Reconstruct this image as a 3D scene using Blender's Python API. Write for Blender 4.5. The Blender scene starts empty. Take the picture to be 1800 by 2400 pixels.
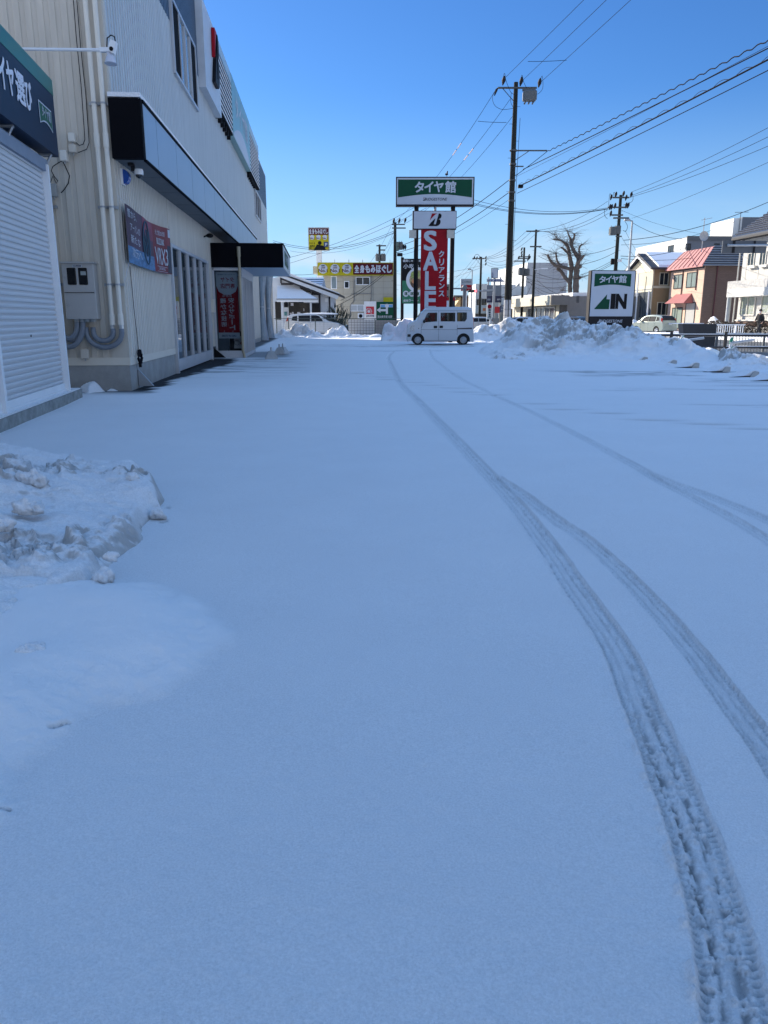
import bpy, math, random
import numpy as np
from mathutils import Vector, Matrix, noise as mnoise
from mathutils.geometry import tessellate_polygon

# ------------------------------------------------------------------ camera, sky, sun, exposure
scene = bpy.context.scene
COL = scene.collection
F = 1800.0
TP = 456 / 1800.0
PITCH = math.atan(TP)
SP, CP = math.sin(PITCH), math.cos(PITCH)
CAMH = 1.38
cam_data = bpy.data.cameras.new('camera')
cam_data.sensor_fit = 'VERTICAL'
cam_data.sensor_height = 36.0
cam_data.lens = 27.0
cam_data.clip_start = 0.05
cam_data.clip_end = 3000.0
cam = bpy.data.objects.new('camera', cam_data)
COL.objects.link(cam)
cam.location = (0, 0, CAMH)
cam.rotation_euler = (math.pi / 2 - PITCH, 0, 0)
scene.camera = cam

SUN_AZ = math.radians(43)      # to the left of straight ahead
SUN_EL = math.radians(22)
w = bpy.data.worlds.new('World')
scene.world = w
w.use_nodes = True
nt = w.node_tree
nt.nodes.clear()
sky = nt.nodes.new('ShaderNodeTexSky')
sky.sky_type = 'NISHITA'
sky.sun_disc = False
sky.sun_elevation = SUN_EL
sky.sun_rotation = -SUN_AZ
sky.altitude = 150
sky.air_density = 1.0
sky.dust_density = 0.2
sky.ozone_density = 2.2
# thin low cloud bank just over the horizon
tc = nt.nodes.new('ShaderNodeTexCoord')
sep = nt.nodes.new('ShaderNodeSeparateXYZ')
nt.links.new(tc.outputs['Generated'], sep.inputs[0])
mp = nt.nodes.new('ShaderNodeMapping')
mp.inputs['Scale'].default_value = (3.0, 3.0, 11.0)
nt.links.new(tc.outputs['Generated'], mp.inputs['Vector'])
ns = nt.nodes.new('ShaderNodeTexNoise')
ns.inputs['Scale'].default_value = 2.3
ns.inputs['Detail'].default_value = 6
ns.inputs['Roughness'].default_value = 0.55
nt.links.new(mp.outputs[0], ns.inputs['Vector'])
cr = nt.nodes.new('ShaderNodeMapRange')
cr.interpolation_type = 'SMOOTHSTEP'
cr.inputs['From Min'].default_value = 0.40
cr.inputs['From Max'].default_value = 0.66
nt.links.new(ns.outputs['Fac'], cr.inputs['Value'])
el = nt.nodes.new('ShaderNodeMapRange')
el.interpolation_type = 'SMOOTHSTEP'
el.inputs['From Min'].default_value = 0.03
el.inputs['From Max'].default_value = 0.145
el.inputs['To Min'].default_value = 0.75
el.inputs['To Max'].default_value = 0.0
nt.links.new(sep.outputs['Z'], el.inputs['Value'])
mul = nt.nodes.new('ShaderNodeMath'); mul.operation = 'MULTIPLY'
nt.links.new(cr.outputs[0], mul.inputs[0]); nt.links.new(el.outputs[0], mul.inputs[1])
hs = nt.nodes.new('ShaderNodeHueSaturation')
hs.inputs['Saturation'].default_value = 1.12
nt.links.new(sky.outputs[0], hs.inputs['Color'])
tn = nt.nodes.new('ShaderNodeVectorMath'); tn.operation = 'MULTIPLY'   # deep clear winter blue low down, unseen sky overhead brightened to light the snow
tn.inputs[1].default_value = (0.157, 0.257, 0.395)
nt.links.new(hs.outputs[0], tn.inputs[0])
hz = nt.nodes.new('ShaderNodeMix'); hz.data_type = 'RGBA'      # pale air low over the town
hz.inputs['B'].default_value = (1.24, 1.9, 2.55, 1)
he = nt.nodes.new('ShaderNodeMapRange'); he.interpolation_type = 'SMOOTHSTEP'
he.inputs['From Min'].default_value = -0.02; he.inputs['From Max'].default_value = 0.26
he.inputs['To Min'].default_value = 0.85; he.inputs['To Max'].default_value = 0.0
nt.links.new(sep.outputs['Z'], he.inputs['Value'])
nt.links.new(he.outputs[0], hz.inputs['Factor']); nt.links.new(tn.outputs[0], hz.inputs['A'])
mx = nt.nodes.new('ShaderNodeMix'); mx.data_type = 'RGBA'
mx.inputs['B'].default_value = (1.9, 2.17, 2.52, 1)
nt.links.new(mul.outputs[0], mx.inputs['Factor'])
nt.links.new(hz.outputs['Result'], mx.inputs['A'])
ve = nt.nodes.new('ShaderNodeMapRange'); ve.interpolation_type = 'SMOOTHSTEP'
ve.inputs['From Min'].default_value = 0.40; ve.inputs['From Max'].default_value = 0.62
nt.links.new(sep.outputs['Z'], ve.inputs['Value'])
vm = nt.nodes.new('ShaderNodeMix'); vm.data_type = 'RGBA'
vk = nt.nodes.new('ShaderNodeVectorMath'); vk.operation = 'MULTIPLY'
vk.inputs[1].default_value = (1.25, 1.15, 1.10)  # boosts the sky above the view as added fill for shaded snow
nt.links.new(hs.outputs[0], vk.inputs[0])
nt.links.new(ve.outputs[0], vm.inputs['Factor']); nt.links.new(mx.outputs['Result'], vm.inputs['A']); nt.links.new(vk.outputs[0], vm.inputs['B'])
bg = nt.nodes.new('ShaderNodeBackground')
bg.inputs['Strength'].default_value = 0.10
rb = nt.nodes.new('ShaderNodeMapRange'); rb.interpolation_type = 'SMOOTHSTEP'   # added bright band, unseen behind the camera, to fill the shaded walls
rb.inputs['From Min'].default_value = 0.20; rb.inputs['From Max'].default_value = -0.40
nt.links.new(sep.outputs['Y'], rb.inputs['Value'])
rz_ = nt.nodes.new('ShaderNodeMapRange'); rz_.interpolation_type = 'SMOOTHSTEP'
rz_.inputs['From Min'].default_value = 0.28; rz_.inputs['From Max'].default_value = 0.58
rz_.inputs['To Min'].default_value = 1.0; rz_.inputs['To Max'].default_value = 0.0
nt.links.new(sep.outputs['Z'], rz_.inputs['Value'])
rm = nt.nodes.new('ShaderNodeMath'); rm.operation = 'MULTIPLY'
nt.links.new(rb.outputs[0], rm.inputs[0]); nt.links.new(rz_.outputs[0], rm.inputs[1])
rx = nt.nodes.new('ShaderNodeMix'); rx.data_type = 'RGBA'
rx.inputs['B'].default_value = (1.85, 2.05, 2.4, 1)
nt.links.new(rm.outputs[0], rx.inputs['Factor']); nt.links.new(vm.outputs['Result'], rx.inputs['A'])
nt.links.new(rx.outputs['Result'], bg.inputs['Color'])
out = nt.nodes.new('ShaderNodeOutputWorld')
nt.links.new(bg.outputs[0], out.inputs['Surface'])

sun_data = bpy.data.lights.new('sun', 'SUN')
sun_data.energy = 2.4
sun_data.angle = math.radians(0.5)
sun_data.color = (1.0, 0.90, 0.76)
sun = bpy.data.objects.new('sun', sun_data)
COL.objects.link(sun)
SV = Vector((-math.sin(SUN_AZ) * math.cos(SUN_EL), math.cos(SUN_AZ) * math.cos(SUN_EL), math.sin(SUN_EL)))
sun.rotation_euler = SV.to_track_quat('Z', 'Y').to_euler()
sun.location = (-40, 40, 40)

vs = scene.view_settings
vs.view_transform = 'Standard'
vs.look = 'None'
vs.gamma = 1.0
vs.use_curve_mapping = False
vs.exposure = 1.97
scene.cycles.use_denoising = True
scene.cycles.max_bounces = 6
scene.cycles.transparent_max_bounces = 12

# ------------------------------------------------------------------ helpers
rnd = random.Random(7)

def ray(x, y):
    u = (x - 900) / F; v = (1200 - y) / F
    yf = CP + v * SP; z = -SP + v * CP
    return u / yf, z / yf
def at(x, y, D):                      # photo pixel + distance ahead -> world point
    a, b = ray(x, y)
    return Vector((a * D, D, CAMH + b * D))
def atz(x, y, z):                     # photo pixel + height -> world point
    a, b = ray(x, y)
    D = (z - CAMH) / b
    return Vector((a * D, D, z))
def gr(x, y, z=0.0):
    return atz(x, y, z)

TH = math.atan(0.0786)                # the street and the buildings run this way

class Frame:
    def __init__(s, loc, rz=0.0):
        s.loc = Vector(loc); s.rz = rz
        s.c, s.s = math.cos(rz), math.sin(rz)
    def w(s, p):
        return Vector((s.loc.x + s.c * p[0] - s.s * p[1], s.loc.y + s.s * p[0] + s.c * p[1], s.loc.z + p[2]))
    def l(s, P):
        dx, dy = P[0] - s.loc.x, P[1] - s.loc.y
        return Vector((s.c * dx + s.s * dy, -s.s * dx + s.c * dy, P[2] - s.loc.z))
    def on_x(s, px, py, xv=0.0):      # pixel on the local plane x = xv -> (y, z)
        a, b = ray(px, py)
        D = (xv + s.c * s.loc.x + s.s * s.loc.y) / (a * s.c + s.s)
        q = s.l((a * D, D, CAMH + b * D)); return q.y, q.z
    def on_y(s, px, py, yv=0.0):      # pixel on the local plane y = yv -> (x, z)
        a, b = ray(px, py)
        D = (yv - s.s * s.loc.x + s.c * s.loc.y) / (-a * s.s + s.c)
        q = s.l((a * D, D, CAMH + b * D)); return q.x, q.z

class MB:                             # collects shapes, builds ONE mesh object
    def __init__(s):
        s.v = []; s.f = []; s.m = []; s.mi = 0
    def add(s, vs, fs):
        n = len(s.v)
        s.v.extend([tuple(p) for p in vs])
        for f in fs:
            s.f.append([i + n for i in f]); s.m.append(s.mi)
    def box(s, a, b):
        x0, y0, z0 = a; x1, y1, z1 = b
        if x0 > x1: x0, x1 = x1, x0
        if y0 > y1: y0, y1 = y1, y0
        if z0 > z1: z0, z1 = z1, z0
        s.add([(x0, y0, z0), (x1, y0, z0), (x1, y1, z0), (x0, y1, z0), (x0, y0, z1), (x1, y0, z1), (x1, y1, z1), (x0, y1, z1)],
              [(0, 3, 2, 1), (4, 5, 6, 7), (0, 1, 5, 4), (1, 2, 6, 5), (2, 3, 7, 6), (3, 0, 4, 7)])
        return s
    def bbox(s, a, b, r=0.01):        # box with chamfered vertical and top edges
        x0, y0, z0 = a; x1, y1, z1 = b
        pts = [(x0 + r, y0), (x1 - r, y0), (x1, y0 + r), (x1, y1 - r), (x1 - r, y1), (x0 + r, y1), (x0, y1 - r), (x0, y0 + r)]
        cx, cy = (x0 + x1) / 2, (y0 + y1) / 2
        n = 8; vs = []
        for z, k in ((z0 + r, 0), (z1 - r, 0), (z1, r), (z0, r)):
            for (x, y) in pts:
                vs.append((x - math.copysign(k, x - cx), y - math.copysign(k, y - cy), z))
        fs = []
        for i in range(n):
            j = (i + 1) % n
            fs += [(i, j, n + j, n + i), (n + i, n + j, 2 * n + j, 2 * n + i), (3 * n + i, 3 * n + j, j, i)]
        fs += [tuple(range(2 * n, 3 * n)), tuple(range(4 * n - 1, 3 * n - 1, -1))]
        s.add(vs, fs); return s
    def poly(s, pts):
        s.add(pts, [tuple(range(len(pts)))]); return s
    def prism(s, pts, axis, t0, t1):
        def mk(p, t):
            if axis == 'x': return (t, p[0], p[1])
            if axis == 'y': return (p[0], t, p[1])
            return (p[0], p[1], t)
        n = len(pts)
        vs = [mk(p, t0) for p in pts] + [mk(p, t1) for p in pts]
        fs = [(i, (i + 1) % n, n + (i + 1) % n, n + i) for i in range(n)]
        s.add(vs, fs)
        tri = tessellate_polygon([[Vector((p[0], p[1], 0)) for p in pts]])
        s.add(vs, [tuple(t) for t in tri] + [tuple(n + i for i in reversed(t)) for t in tri])
        return s
    def holed(s, outer, holes, fn):   # flat polygon with holes; fn maps (a, b) to a point
        allp = [list(outer)] + [list(h) for h in holes]
        tri = tessellate_polygon([[Vector((p[0], p[1], 0)) for p in q] for q in allp])
        flat = [p for q in allp for p in q]
        s.add([fn(*p) for p in flat], [tuple(t) for t in tri]); return s
    def tube(s, path, r, n=6, cap=True):
        path = [Vector(p) for p in path]
        rs = r if isinstance(r, (list, tuple)) else [r] * len(path)
        k = len(path); vs = []; prev = None
        for i, p in enumerate(path):
            d = (path[min(i + 1, k - 1)] - path[max(i - 1, 0)])
            if d.length < 1e-9: d = Vector((0, 0, 1))
            d.normalize()
            if prev is None:
                up = Vector((0, 0, 1)) if abs(d.z) < 0.9 else Vector((0, 1, 0))
                a = d.cross(up).normalized()
            else:
                a = (prev - d * prev.dot(d))
                a = a.normalized() if a.length > 1e-6 else d.orthogonal().normalized()
            prev = a; b = d.cross(a)
            for j in range(n):
                t = 2 * math.pi * j / n
                vs.append(p + (a * math.cos(t) + b * math.sin(t)) * rs[i])
        fs = []
        for i in range(k - 1):
            for j in range(n):
                jj = (j + 1) % n
                fs.append((i * n + j, i * n + jj, (i + 1) * n + jj, (i + 1) * n + j))
        if cap:
            fs.append(tuple(range(n - 1, -1, -1))); fs.append(tuple((k - 1) * n + j for j in range(n)))
        s.add(vs, fs); return s
    def cyl(s, p0, p1, r0, r1=None, n=12):
        return s.tube([p0, p1], [r0, r0 if r1 is None else r1], n)
    def lathe(s, c, prof, axis='z', n=20):   # prof: list of (r, t) along the axis
        c = Vector(c); vs = []
        for (r, t) in prof:
            for j in range(n):
                q = 2 * math.pi * j / n
                a, b = r * math.cos(q), r * math.sin(q)
                vs.append(c + Vector({'z': (a, b, t), 'y': (a, t, b), 'x': (t, a, b)}[axis]))
        fs = []
        for i in range(len(prof) - 1):
            for j in range(n):
                jj = (j + 1) % n
                fs.append((i * n + j, i * n + jj, (i + 1) * n + jj, (i + 1) * n + j))
        s.add(vs, fs); return s
    def ell(s, c, r, nu=12, nv=8):
        c = Vector(c); vs = []; fs = []
        for i in range(nv + 1):
            a = math.pi * i / nv
            for j in range(nu):
                b = 2 * math.pi * j / nu
                vs.append(c + Vector((r[0] * math.sin(a) * math.cos(b), r[1] * math.sin(a) * math.sin(b), r[2] * math.cos(a))))
        for i in range(nv):
            for j in range(nu):
                jj = (j + 1) % nu
                fs.append((i * nu + j, (i + 1) * nu + j, (i + 1) * nu + jj, i * nu + jj))
        s.add(vs, fs); return s
    def text(s, t, o, w_, h_, ex=(1, 0, 0), ey=(0, 0, 1), bold=0.0, shear=0.0):   # fits the text into w_ x h_ at o
        vs, fs = textdata(t, 0.0)
        ex, ey, o = Vector(ex), Vector(ey), Vector(o)
        nr = ex.cross(ey); k = 0; b = bold * 0.9
        bx = b * h_ if w_ > h_ * 1.2 else b * max(w_, h_)
        sh = [(0, 0)] if not bold else [(-bx, -bx), (bx, -bx), (-bx, bx), (bx, bx), (0, 0)]
        ww, hh2 = w_ - 2 * bx * bool(bold), h_ - 2 * bx * bool(bold)
        for (dx, dy) in sh:       # heavier strokes: shifted layers, each a hair proud of the last
            c = o + nr * (k * 0.0008) + ex * (dx + (bx if bold else 0)) + ey * (dy + (bx if bold else 0)); k += 1
            s.add([c + ex * (p[0] * ww + shear * p[1] * h_) + ey * (p[1] * hh2) for p in vs], fs)
        return s
    def build(s, name, mat, parent=None, smooth=False, loc=None, rz=0.0):
        me = bpy.data.meshes.new(name)
        me.from_pydata(s.v, [], s.f)
        mats = mat if isinstance(mat, (list, tuple)) else [mat]
        for m in mats: me.materials.append(m)
        if len(mats) > 1: me.polygons.foreach_set('material_index', s.m)
        if smooth == 'auto':
            me.polygons.foreach_set('use_smooth', [True] * len(me.polygons))
            try: me.set_sharp_from_angle(angle=math.radians(38))
            except Exception: pass
        elif smooth:
            me.polygons.foreach_set('use_smooth', [True] * len(me.polygons))
        me.update()
        o = bpy.data.objects.new(name, me)
        COL.objects.link(o)
        if parent is not None: o.parent = parent
        if loc is not None: o.location = loc; o.rotation_euler.z = rz
        return o

_tc = {}
def textdata(t, bold):
    key = (t, bold)
    if key in _tc: return _tc[key]
    cu = bpy.data.curves.new('lettering', 'FONT')
    cu.body = t; cu.size = 1.0; cu.resolution_u = 3; cu.offset = bold
    cu.fill_mode = 'FRONT'
    ob = bpy.data.objects.new('lettering_source', cu)
    me = bpy.data.meshes.new_from_object(ob)
    P = [(v.co.x, v.co.y) for v in me.vertices]
    FS = [tuple(p.vertices) for p in me.polygons]
    bpy.data.objects.remove(ob); bpy.data.curves.remove(cu); bpy.data.meshes.remove(me)
    if not P: P = [(0, 0)]; FS = []
    x0 = min(p[0] for p in P); x1 = max(p[0] for p in P); y0 = min(p[1] for p in P); y1 = max(p[1] for p in P)
    sx = 1 / max(x1 - x0, 1e-6); sy = 1 / max(y1 - y0, 1e-6)
    _tc[key] = ([((p[0] - x0) * sx, (p[1] - y0) * sy) for p in P], FS)
    return _tc[key]

def tag(o, label, cat, group=None, kind=None):
    if label: o['label'] = label
    if cat: o['category'] = cat
    if group: o['group'] = group
    if kind: o['kind'] = kind
    return o
def thing(name, label, cat, loc=(0, 0, 0), rz=0.0, group=None):
    o = bpy.data.objects.new(name, None)
    o.empty_display_size = 0.2
    COL.objects.link(o)
    o.location = loc; o.rotation_euler.z = rz
    return tag(o, label, cat, group)
def dup(root, loc, rz=None, label=None):
    r = root.copy(); COL.objects.link(r); r.location = loc
    if rz is not None: r.rotation_euler.z = rz
    if label: r['label'] = label
    for ch in list(root.children):
        c = ch.copy(); COL.objects.link(c); c.parent = r
        for g in list(ch.children):
            d = g.copy(); COL.objects.link(d); d.parent = c
    return r

_mats = {}
def M(name, col, rough=0.6, metal=0.0, var=0.10, scale=3.0, bump=0.0, bscale=40.0, spec=0.5, coat=0.0, emit=0.0, stretch=(1, 1, 1)):
    if name in _mats: return _mats[name]
    m = bpy.data.materials.new(name)
    m.use_nodes = True
    t = m.node_tree; b = t.nodes['Principled BSDF']
    b.inputs['Roughness'].default_value = rough
    b.inputs['Metallic'].default_value = metal
    b.inputs['Specular IOR Level'].default_value = spec
    b.inputs['Coat Weight'].default_value = coat
    co = t.nodes.new('ShaderNodeTexCoord')
    mp = t.nodes.new('ShaderNodeMapping'); mp.inputs['Scale'].default_value = stretch
    t.links.new(co.outputs['Object'], mp.inputs['Vector'])
    n = t.nodes.new('ShaderNodeTexNoise'); n.inputs['Scale'].default_value = scale
    n.inputs['Detail'].default_value = 6; n.inputs['Roughness'].default_value = 0.65
    t.links.new(mp.outputs[0], n.inputs['Vector'])
    r = t.nodes.new('ShaderNodeMapRange')
    r.inputs['From Min'].default_value = 0.25; r.inputs['From Max'].default_value = 0.75
    r.inputs['To Min'].default_value = 1 - var; r.inputs['To Max'].default_value = 1 + var
    t.links.new(n.outputs['Fac'], r.inputs['Value'])
    mm = t.nodes.new('ShaderNodeVectorMath'); mm.operation = 'SCALE'
    mm.inputs[0].default_value = col[:3]
    t.links.new(r.outputs[0], mm.inputs['Scale'])
    t.links.new(mm.outputs[0], b.inputs['Base Color'])
    if bump:
        nb = t.nodes.new('ShaderNodeTexNoise'); nb.inputs['Scale'].default_value = bscale; nb.inputs['Detail'].default_value = 5
        t.links.new(mp.outputs[0], nb.inputs['Vector'])
        bp = t.nodes.new('ShaderNodeBump'); bp.inputs['Strength'].default_value = bump; bp.inputs['Distance'].default_value = 0.02
        t.links.new(nb.outputs['Fac'], bp.inputs['Height']); t.links.new(bp.outputs[0], b.inputs['Normal'])
    if emit:
        b.inputs['Emission Color'].default_value = (*col[:3], 1); b.inputs['Emission Strength'].default_value = emit
    _mats[name] = m
    return m
def S(r, g, b):                        # sRGB 0-255 -> linear
    f = lambda c: (c / 255 / 12.92) if c / 255 <= 0.04045 else ((c / 255 + 0.055) / 1.055) ** 2.4
    return (f(r), f(g), f(b))
def glassmat(name, tint=(0.75, 0.82, 0.85), refl=1.5, rough=0.0, dark=0.0):
    m = bpy.data.materials.new(name); m.use_nodes = True
    t = m.node_tree; t.nodes.clear()
    o = t.nodes.new('ShaderNodeOutputMaterial')
    tr = t.nodes.new('ShaderNodeBsdfTransparent'); tr.inputs[0].default_value = (*tint, 1)
    gl = t.nodes.new('ShaderNodeBsdfGlossy'); gl.inputs['Roughness'].default_value = rough; gl.inputs[0].default_value = (0.9, 0.95, 1, 1)
    fr = t.nodes.new('ShaderNodeFresnel'); fr.inputs['IOR'].default_value = refl
    mi = t.nodes.new('ShaderNodeMixShader')
    t.links.new(fr.outputs[0], mi.inputs[0]); t.links.new(tr.outputs[0], mi.inputs[1]); t.links.new(gl.outputs[0], mi.inputs[2])
    t.links.new(mi.outputs[0], o.inputs[0])
    return m

# palette
WHITE = M('white paint', (0.76, 0.77, 0.78), 0.5, var=0.05)
SIGNWHITE = M('white sign face', (0.50, 0.535, 0.59), 0.5, var=0.05, scale=1.5, spec=.15)
GREEN = M('green sign film', (0.003, 0.062, 0.032), 0.5, var=0.08, spec=.15)
NAVY = M('navy sign film', (0.010, 0.026, 0.055), 0.5, var=0.08, spec=.2)
RED = M('red sign film', (0.30, 0.004, 0.012), 0.5, var=0.07, spec=.15)
BLACK = M('black paint', (0.005, 0.005, 0.007), 0.6, var=0.15, spec=.2)
BLACKS = M('black satin panel', (0.004, 0.004, 0.006), 0.8, var=0.15, spec=0.08)
DARKFRAME = M('dark bronze frame', (0.010, 0.010, 0.014), 0.55, var=0.12, spec=.25)
YELLOW = M('yellow sign film', (0.42, 0.36, 0.012), 0.5, var=0.06, spec=.2)
MAROON = M('maroon sign film', (0.085, 0.006, 0.012), 0.5, var=0.06, spec=.2)
ALU = M('aluminium frame', (0.50, 0.52, 0.55), 0.4, 0.3, var=0.05)
STEEL = M('galvanised steel', (0.36, 0.38, 0.40), 0.45, 0.6, var=0.12)
CONC = M('concrete', (0.30, 0.30, 0.29), 0.85, var=0.22, scale=2.5, bump=0.3)
POLECONC = M('dark weathered pole concrete', (0.030, 0.031, 0.027), 0.9, var=0.40, spec=.15, scale=1.5, stretch=(3, 3, 0.4))
WIREM = M('black cable rubber', (0.010, 0.010, 0.014), 0.8, spec=.1)
INSUL = M('dark insulator', (0.022, 0.022, 0.026), 0.7, spec=.15)
TRANSF = M('grey transformer paint', (0.095, 0.105, 0.11), 0.6, var=0.1)
RUBBER = M('tyre rubber', (0.012, 0.012, 0.013), 0.8)
GLASSD = M('dark window glass', (0.012, 0.016, 0.020), 0.04, var=0.2, scale=0.8, spec=0.6)
CURTAIN = M('window with pale curtain', (0.20, 0.24, 0.22), 0.15, var=0.35, scale=3, stretch=(6, 6, 0.4))
GLASS = glassmat('clear window glass', (0.62, 0.68, 0.70), 1.28)
CARGLASS = glassmat('tinted car glass', (0.42, 0.46, 0.46), 1.25)
SKIN = M('skin', (0.45, 0.27, 0.19), 0.5)

def snowmat(name, dirt=False, ground=False):
    m = bpy.data.materials.new(name); m.use_nodes = True
    t = m.node_tree; b = t.nodes['Principled BSDF']
    b.inputs['Roughness'].default_value = 0.75
    b.inputs['Specular IOR Level'].default_value = 0.25
    co = t.nodes.new('ShaderNodeTexCoord')
    def noise(scale, detail=4, rough=0.6):
        n = t.nodes.new('ShaderNodeTexNoise'); n.inputs['Scale'].default_value = scale
        n.inputs['Detail'].default_value = detail; n.inputs['Roughness'].default_value = rough
        t.links.new(co.outputs['Object'], n.inputs['Vector']); return n
    base = t.nodes.new('ShaderNodeMix'); base.data_type = 'RGBA'
    # thin trampled-looking new snow on the ground lets the asphalt grey it a little; heaped snow is whiter
    base.inputs['A'].default_value = (0.81, 0.815, 0.825, 1) if ground else (0.88, 0.885, 0.90, 1)
    base.inputs['B'].default_value = (0.895, 0.90, 0.905, 1) if ground else (0.94, 0.94, 0.945, 1)
    t.links.new(noise(1.3, 6).outputs['Fac'], base.inputs['Factor'])
    gn = t.nodes.new('ShaderNodeMapRange'); gn.inputs['From Min'].default_value = 0.3; gn.inputs['From Max'].default_value = 0.7
    gn.inputs['To Min'].default_value = 0.86; gn.inputs['To Max'].default_value = 1.10
    t.links.new(noise(150 if ground else 70, 3, 0.8).outputs['Fac'], gn.inputs['Value'])
    gm = t.nodes.new('ShaderNodeVectorMath'); gm.operation = 'SCALE'
    t.links.new(base.outputs['Result'], gm.inputs[0]); t.links.new(gn.outputs[0], gm.inputs['Scale'])
    col = gm.outputs[0]
    if dirt or ground:
        a = t.nodes.new('ShaderNodeAttribute'); a.attribute_name = 'dirt'
        d = t.nodes.new('ShaderNodeMix'); d.data_type = 'RGBA'
        if ground: d.inputs['B'].default_value = (0.020, 0.021, 0.024, 1)
        else:
            dn = t.nodes.new('ShaderNodeMix'); dn.data_type = 'RGBA'
            dn.inputs['A'].default_value = (0.26, 0.25, 0.235, 1); dn.inputs['B'].default_value = (0.62, 0.61, 0.59, 1)
            t.links.new(noise(9, 6, 0.7).outputs['Fac'], dn.inputs['Factor'])
            t.links.new(dn.outputs['Result'], d.inputs['B'])
        if ground:      # negative values: deeper, whiter drifted snow
            ng = t.nodes.new('ShaderNodeMath'); ng.operation = 'MULTIPLY'; ng.inputs[1].default_value = -1.0; ng.use_clamp = True
            t.links.new(a.outputs['Fac'], ng.inputs[0])
            wm = t.nodes.new('ShaderNodeMix'); wm.data_type = 'RGBA'; wm.inputs['B'].default_value = (0.955, 0.957, 0.96, 1)
            t.links.new(ng.outputs[0], wm.inputs['Factor']); t.links.new(col, wm.inputs['A']); col = wm.outputs['Result']
        t.links.new(col, d.inputs['A']); t.links.new(a.outputs['Fac'], d.inputs['Factor'])
        col = d.outputs['Result']
    t.links.new(col, b.inputs['Base Color'])
    n1 = noise(95 if ground else 30, 5, 0.65); n2 = noise(380 if ground else 160, 3)
    ad = t.nodes.new('ShaderNodeMath'); ad.operation = 'MULTIPLY_ADD'; ad.inputs[1].default_value = 0.45
    t.links.new(n2.outputs['Fac'], ad.inputs[0]); t.links.new(n1.outputs['Fac'], ad.inputs[2])
    bp = t.nodes.new('ShaderNodeBump'); bp.inputs['Strength'].default_value = 0.85; bp.inputs['Distance'].default_value = 0.010 if ground else 0.03
    t.links.new(ad.outputs[0], bp.inputs['Height']); t.links.new(bp.outputs[0], b.inputs['Normal'])
    return m
SNOW = snowmat('packed snow')
SNOWD = snowmat('dirty ploughed snow', dirt=True)
SNOWG = snowmat('fresh ground snow', ground=True)
# ------------------------------------------------------------------ ground, road, snow
_rng = np.random.RandomState(3)
_lat = _rng.rand(256, 256)
def vn(x, y, seed=0):
    x = x + seed * 17.31; y = y + seed * 9.77
    xi = np.floor(x).astype(int); yi = np.floor(y).astype(int)
    fx = x - xi; fy = y - yi
    fx = fx * fx * fx * (fx * (fx * 6 - 15) + 10); fy = fy * fy * fy * (fy * (fy * 6 - 15) + 10)
    g = lambda i, j: _lat[i % 256, j % 256]
    a = g(xi, yi) * (1 - fx) + g(xi + 1, yi) * fx
    b = g(xi, yi + 1) * (1 - fx) + g(xi + 1, yi + 1) * fx
    return a * (1 - fy) + b * fy
def fbm(x, y, o=4, seed=0, gain=0.5):
    r = 0; a = 1; t = 0
    for k in range(o):
        r = r + a * vn(x * 2 ** k, y * 2 ** k, seed + k * 3); t += a; a *= gain
    return r / t
def sst(a, b, x):
    t = np.clip((x - a) / (b - a), 0, 1); return t * t * (3 - 2 * t)
def worley(x, y, cell, seed):
    gx = np.floor(x / cell).astype(int); gy = np.floor(y / cell).astype(int)
    best = np.full(x.shape, 1e9); sec = np.full(x.shape, 1e9); val = np.zeros(x.shape)
    for i in (-1, 0, 1):
        for j in (-1, 0, 1):
            cx = gx + i; cy = gy + j
            px = (cx + _lat[(cx * 7 + seed) % 256, (cy * 13 + seed) % 256]) * cell
            py = (cy + _lat[(cx * 11 + 91 + seed) % 256, (cy * 5 + 37) % 256]) * cell
            d = (x - px) ** 2 + (y - py) ** 2
            v = _lat[(cx * 3 + 19 + seed) % 256, (cy * 17 + 5) % 256]
            n = d < best
            sec = np.where(n, best, np.minimum(sec, d)); val = np.where(n, v, val); best = np.where(n, d, best)
    return val, np.sqrt(sec) - np.sqrt(best)
def polydist(X, Y, path):
    best = np.full(X.shape, 1e9); side = np.zeros(X.shape); arc = np.zeros(X.shape); s0 = 0
    for (a, b) in zip(path[:-1], path[1:]):
        dx, dy = b[0] - a[0], b[1] - a[1]; L = math.hypot(dx, dy)
        t = np.clip(((X - a[0]) * dx + (Y - a[1]) * dy) / (L * L), 0, 1)
        qx = X - a[0] - t * dx; qy = Y - a[1] - t * dy
        d = np.hypot(qx, qy); n = d < best
        side = np.where(n, np.sign(dx * qy - dy * qx), side); arc = np.where(n, s0 + t * L, arc)
        best = np.where(n, d, best); s0 += L
    return best * -side, arc       # + is to the right of the travel direction
def inside(X, Y, poly):
    r = np.zeros(X.shape, bool); n = len(poly)
    for i in range(n):
        x0, y0 = poly[i]; x1, y1 = poly[(i + 1) % n]
        c = ((y0 > Y) != (y1 > Y)) & (X < (x1 - x0) * (Y - y0) / (y1 - y0 + 1e-12) + x0)
        r ^= c
    return r
def smooth_path(pts, n=8):
    out = []
    P = [pts[0]] + list(pts) + [pts[-1]]
    for i in range(1, len(P) - 2):
        p0, p1, p2, p3 = [np.array(q) for q in P[i - 1:i + 3]]
        for k in range(n):
            t = k / n
            out.append(tuple(0.5 * ((2 * p1) + (-p0 + p2) * t + (2 * p0 - 5 * p1 + 4 * p2 - p3) * t * t + (-p0 + 3 * p1 - 3 * p2 + p3) * t ** 3)))
    out.append(tuple(pts[-1])); return out
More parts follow.
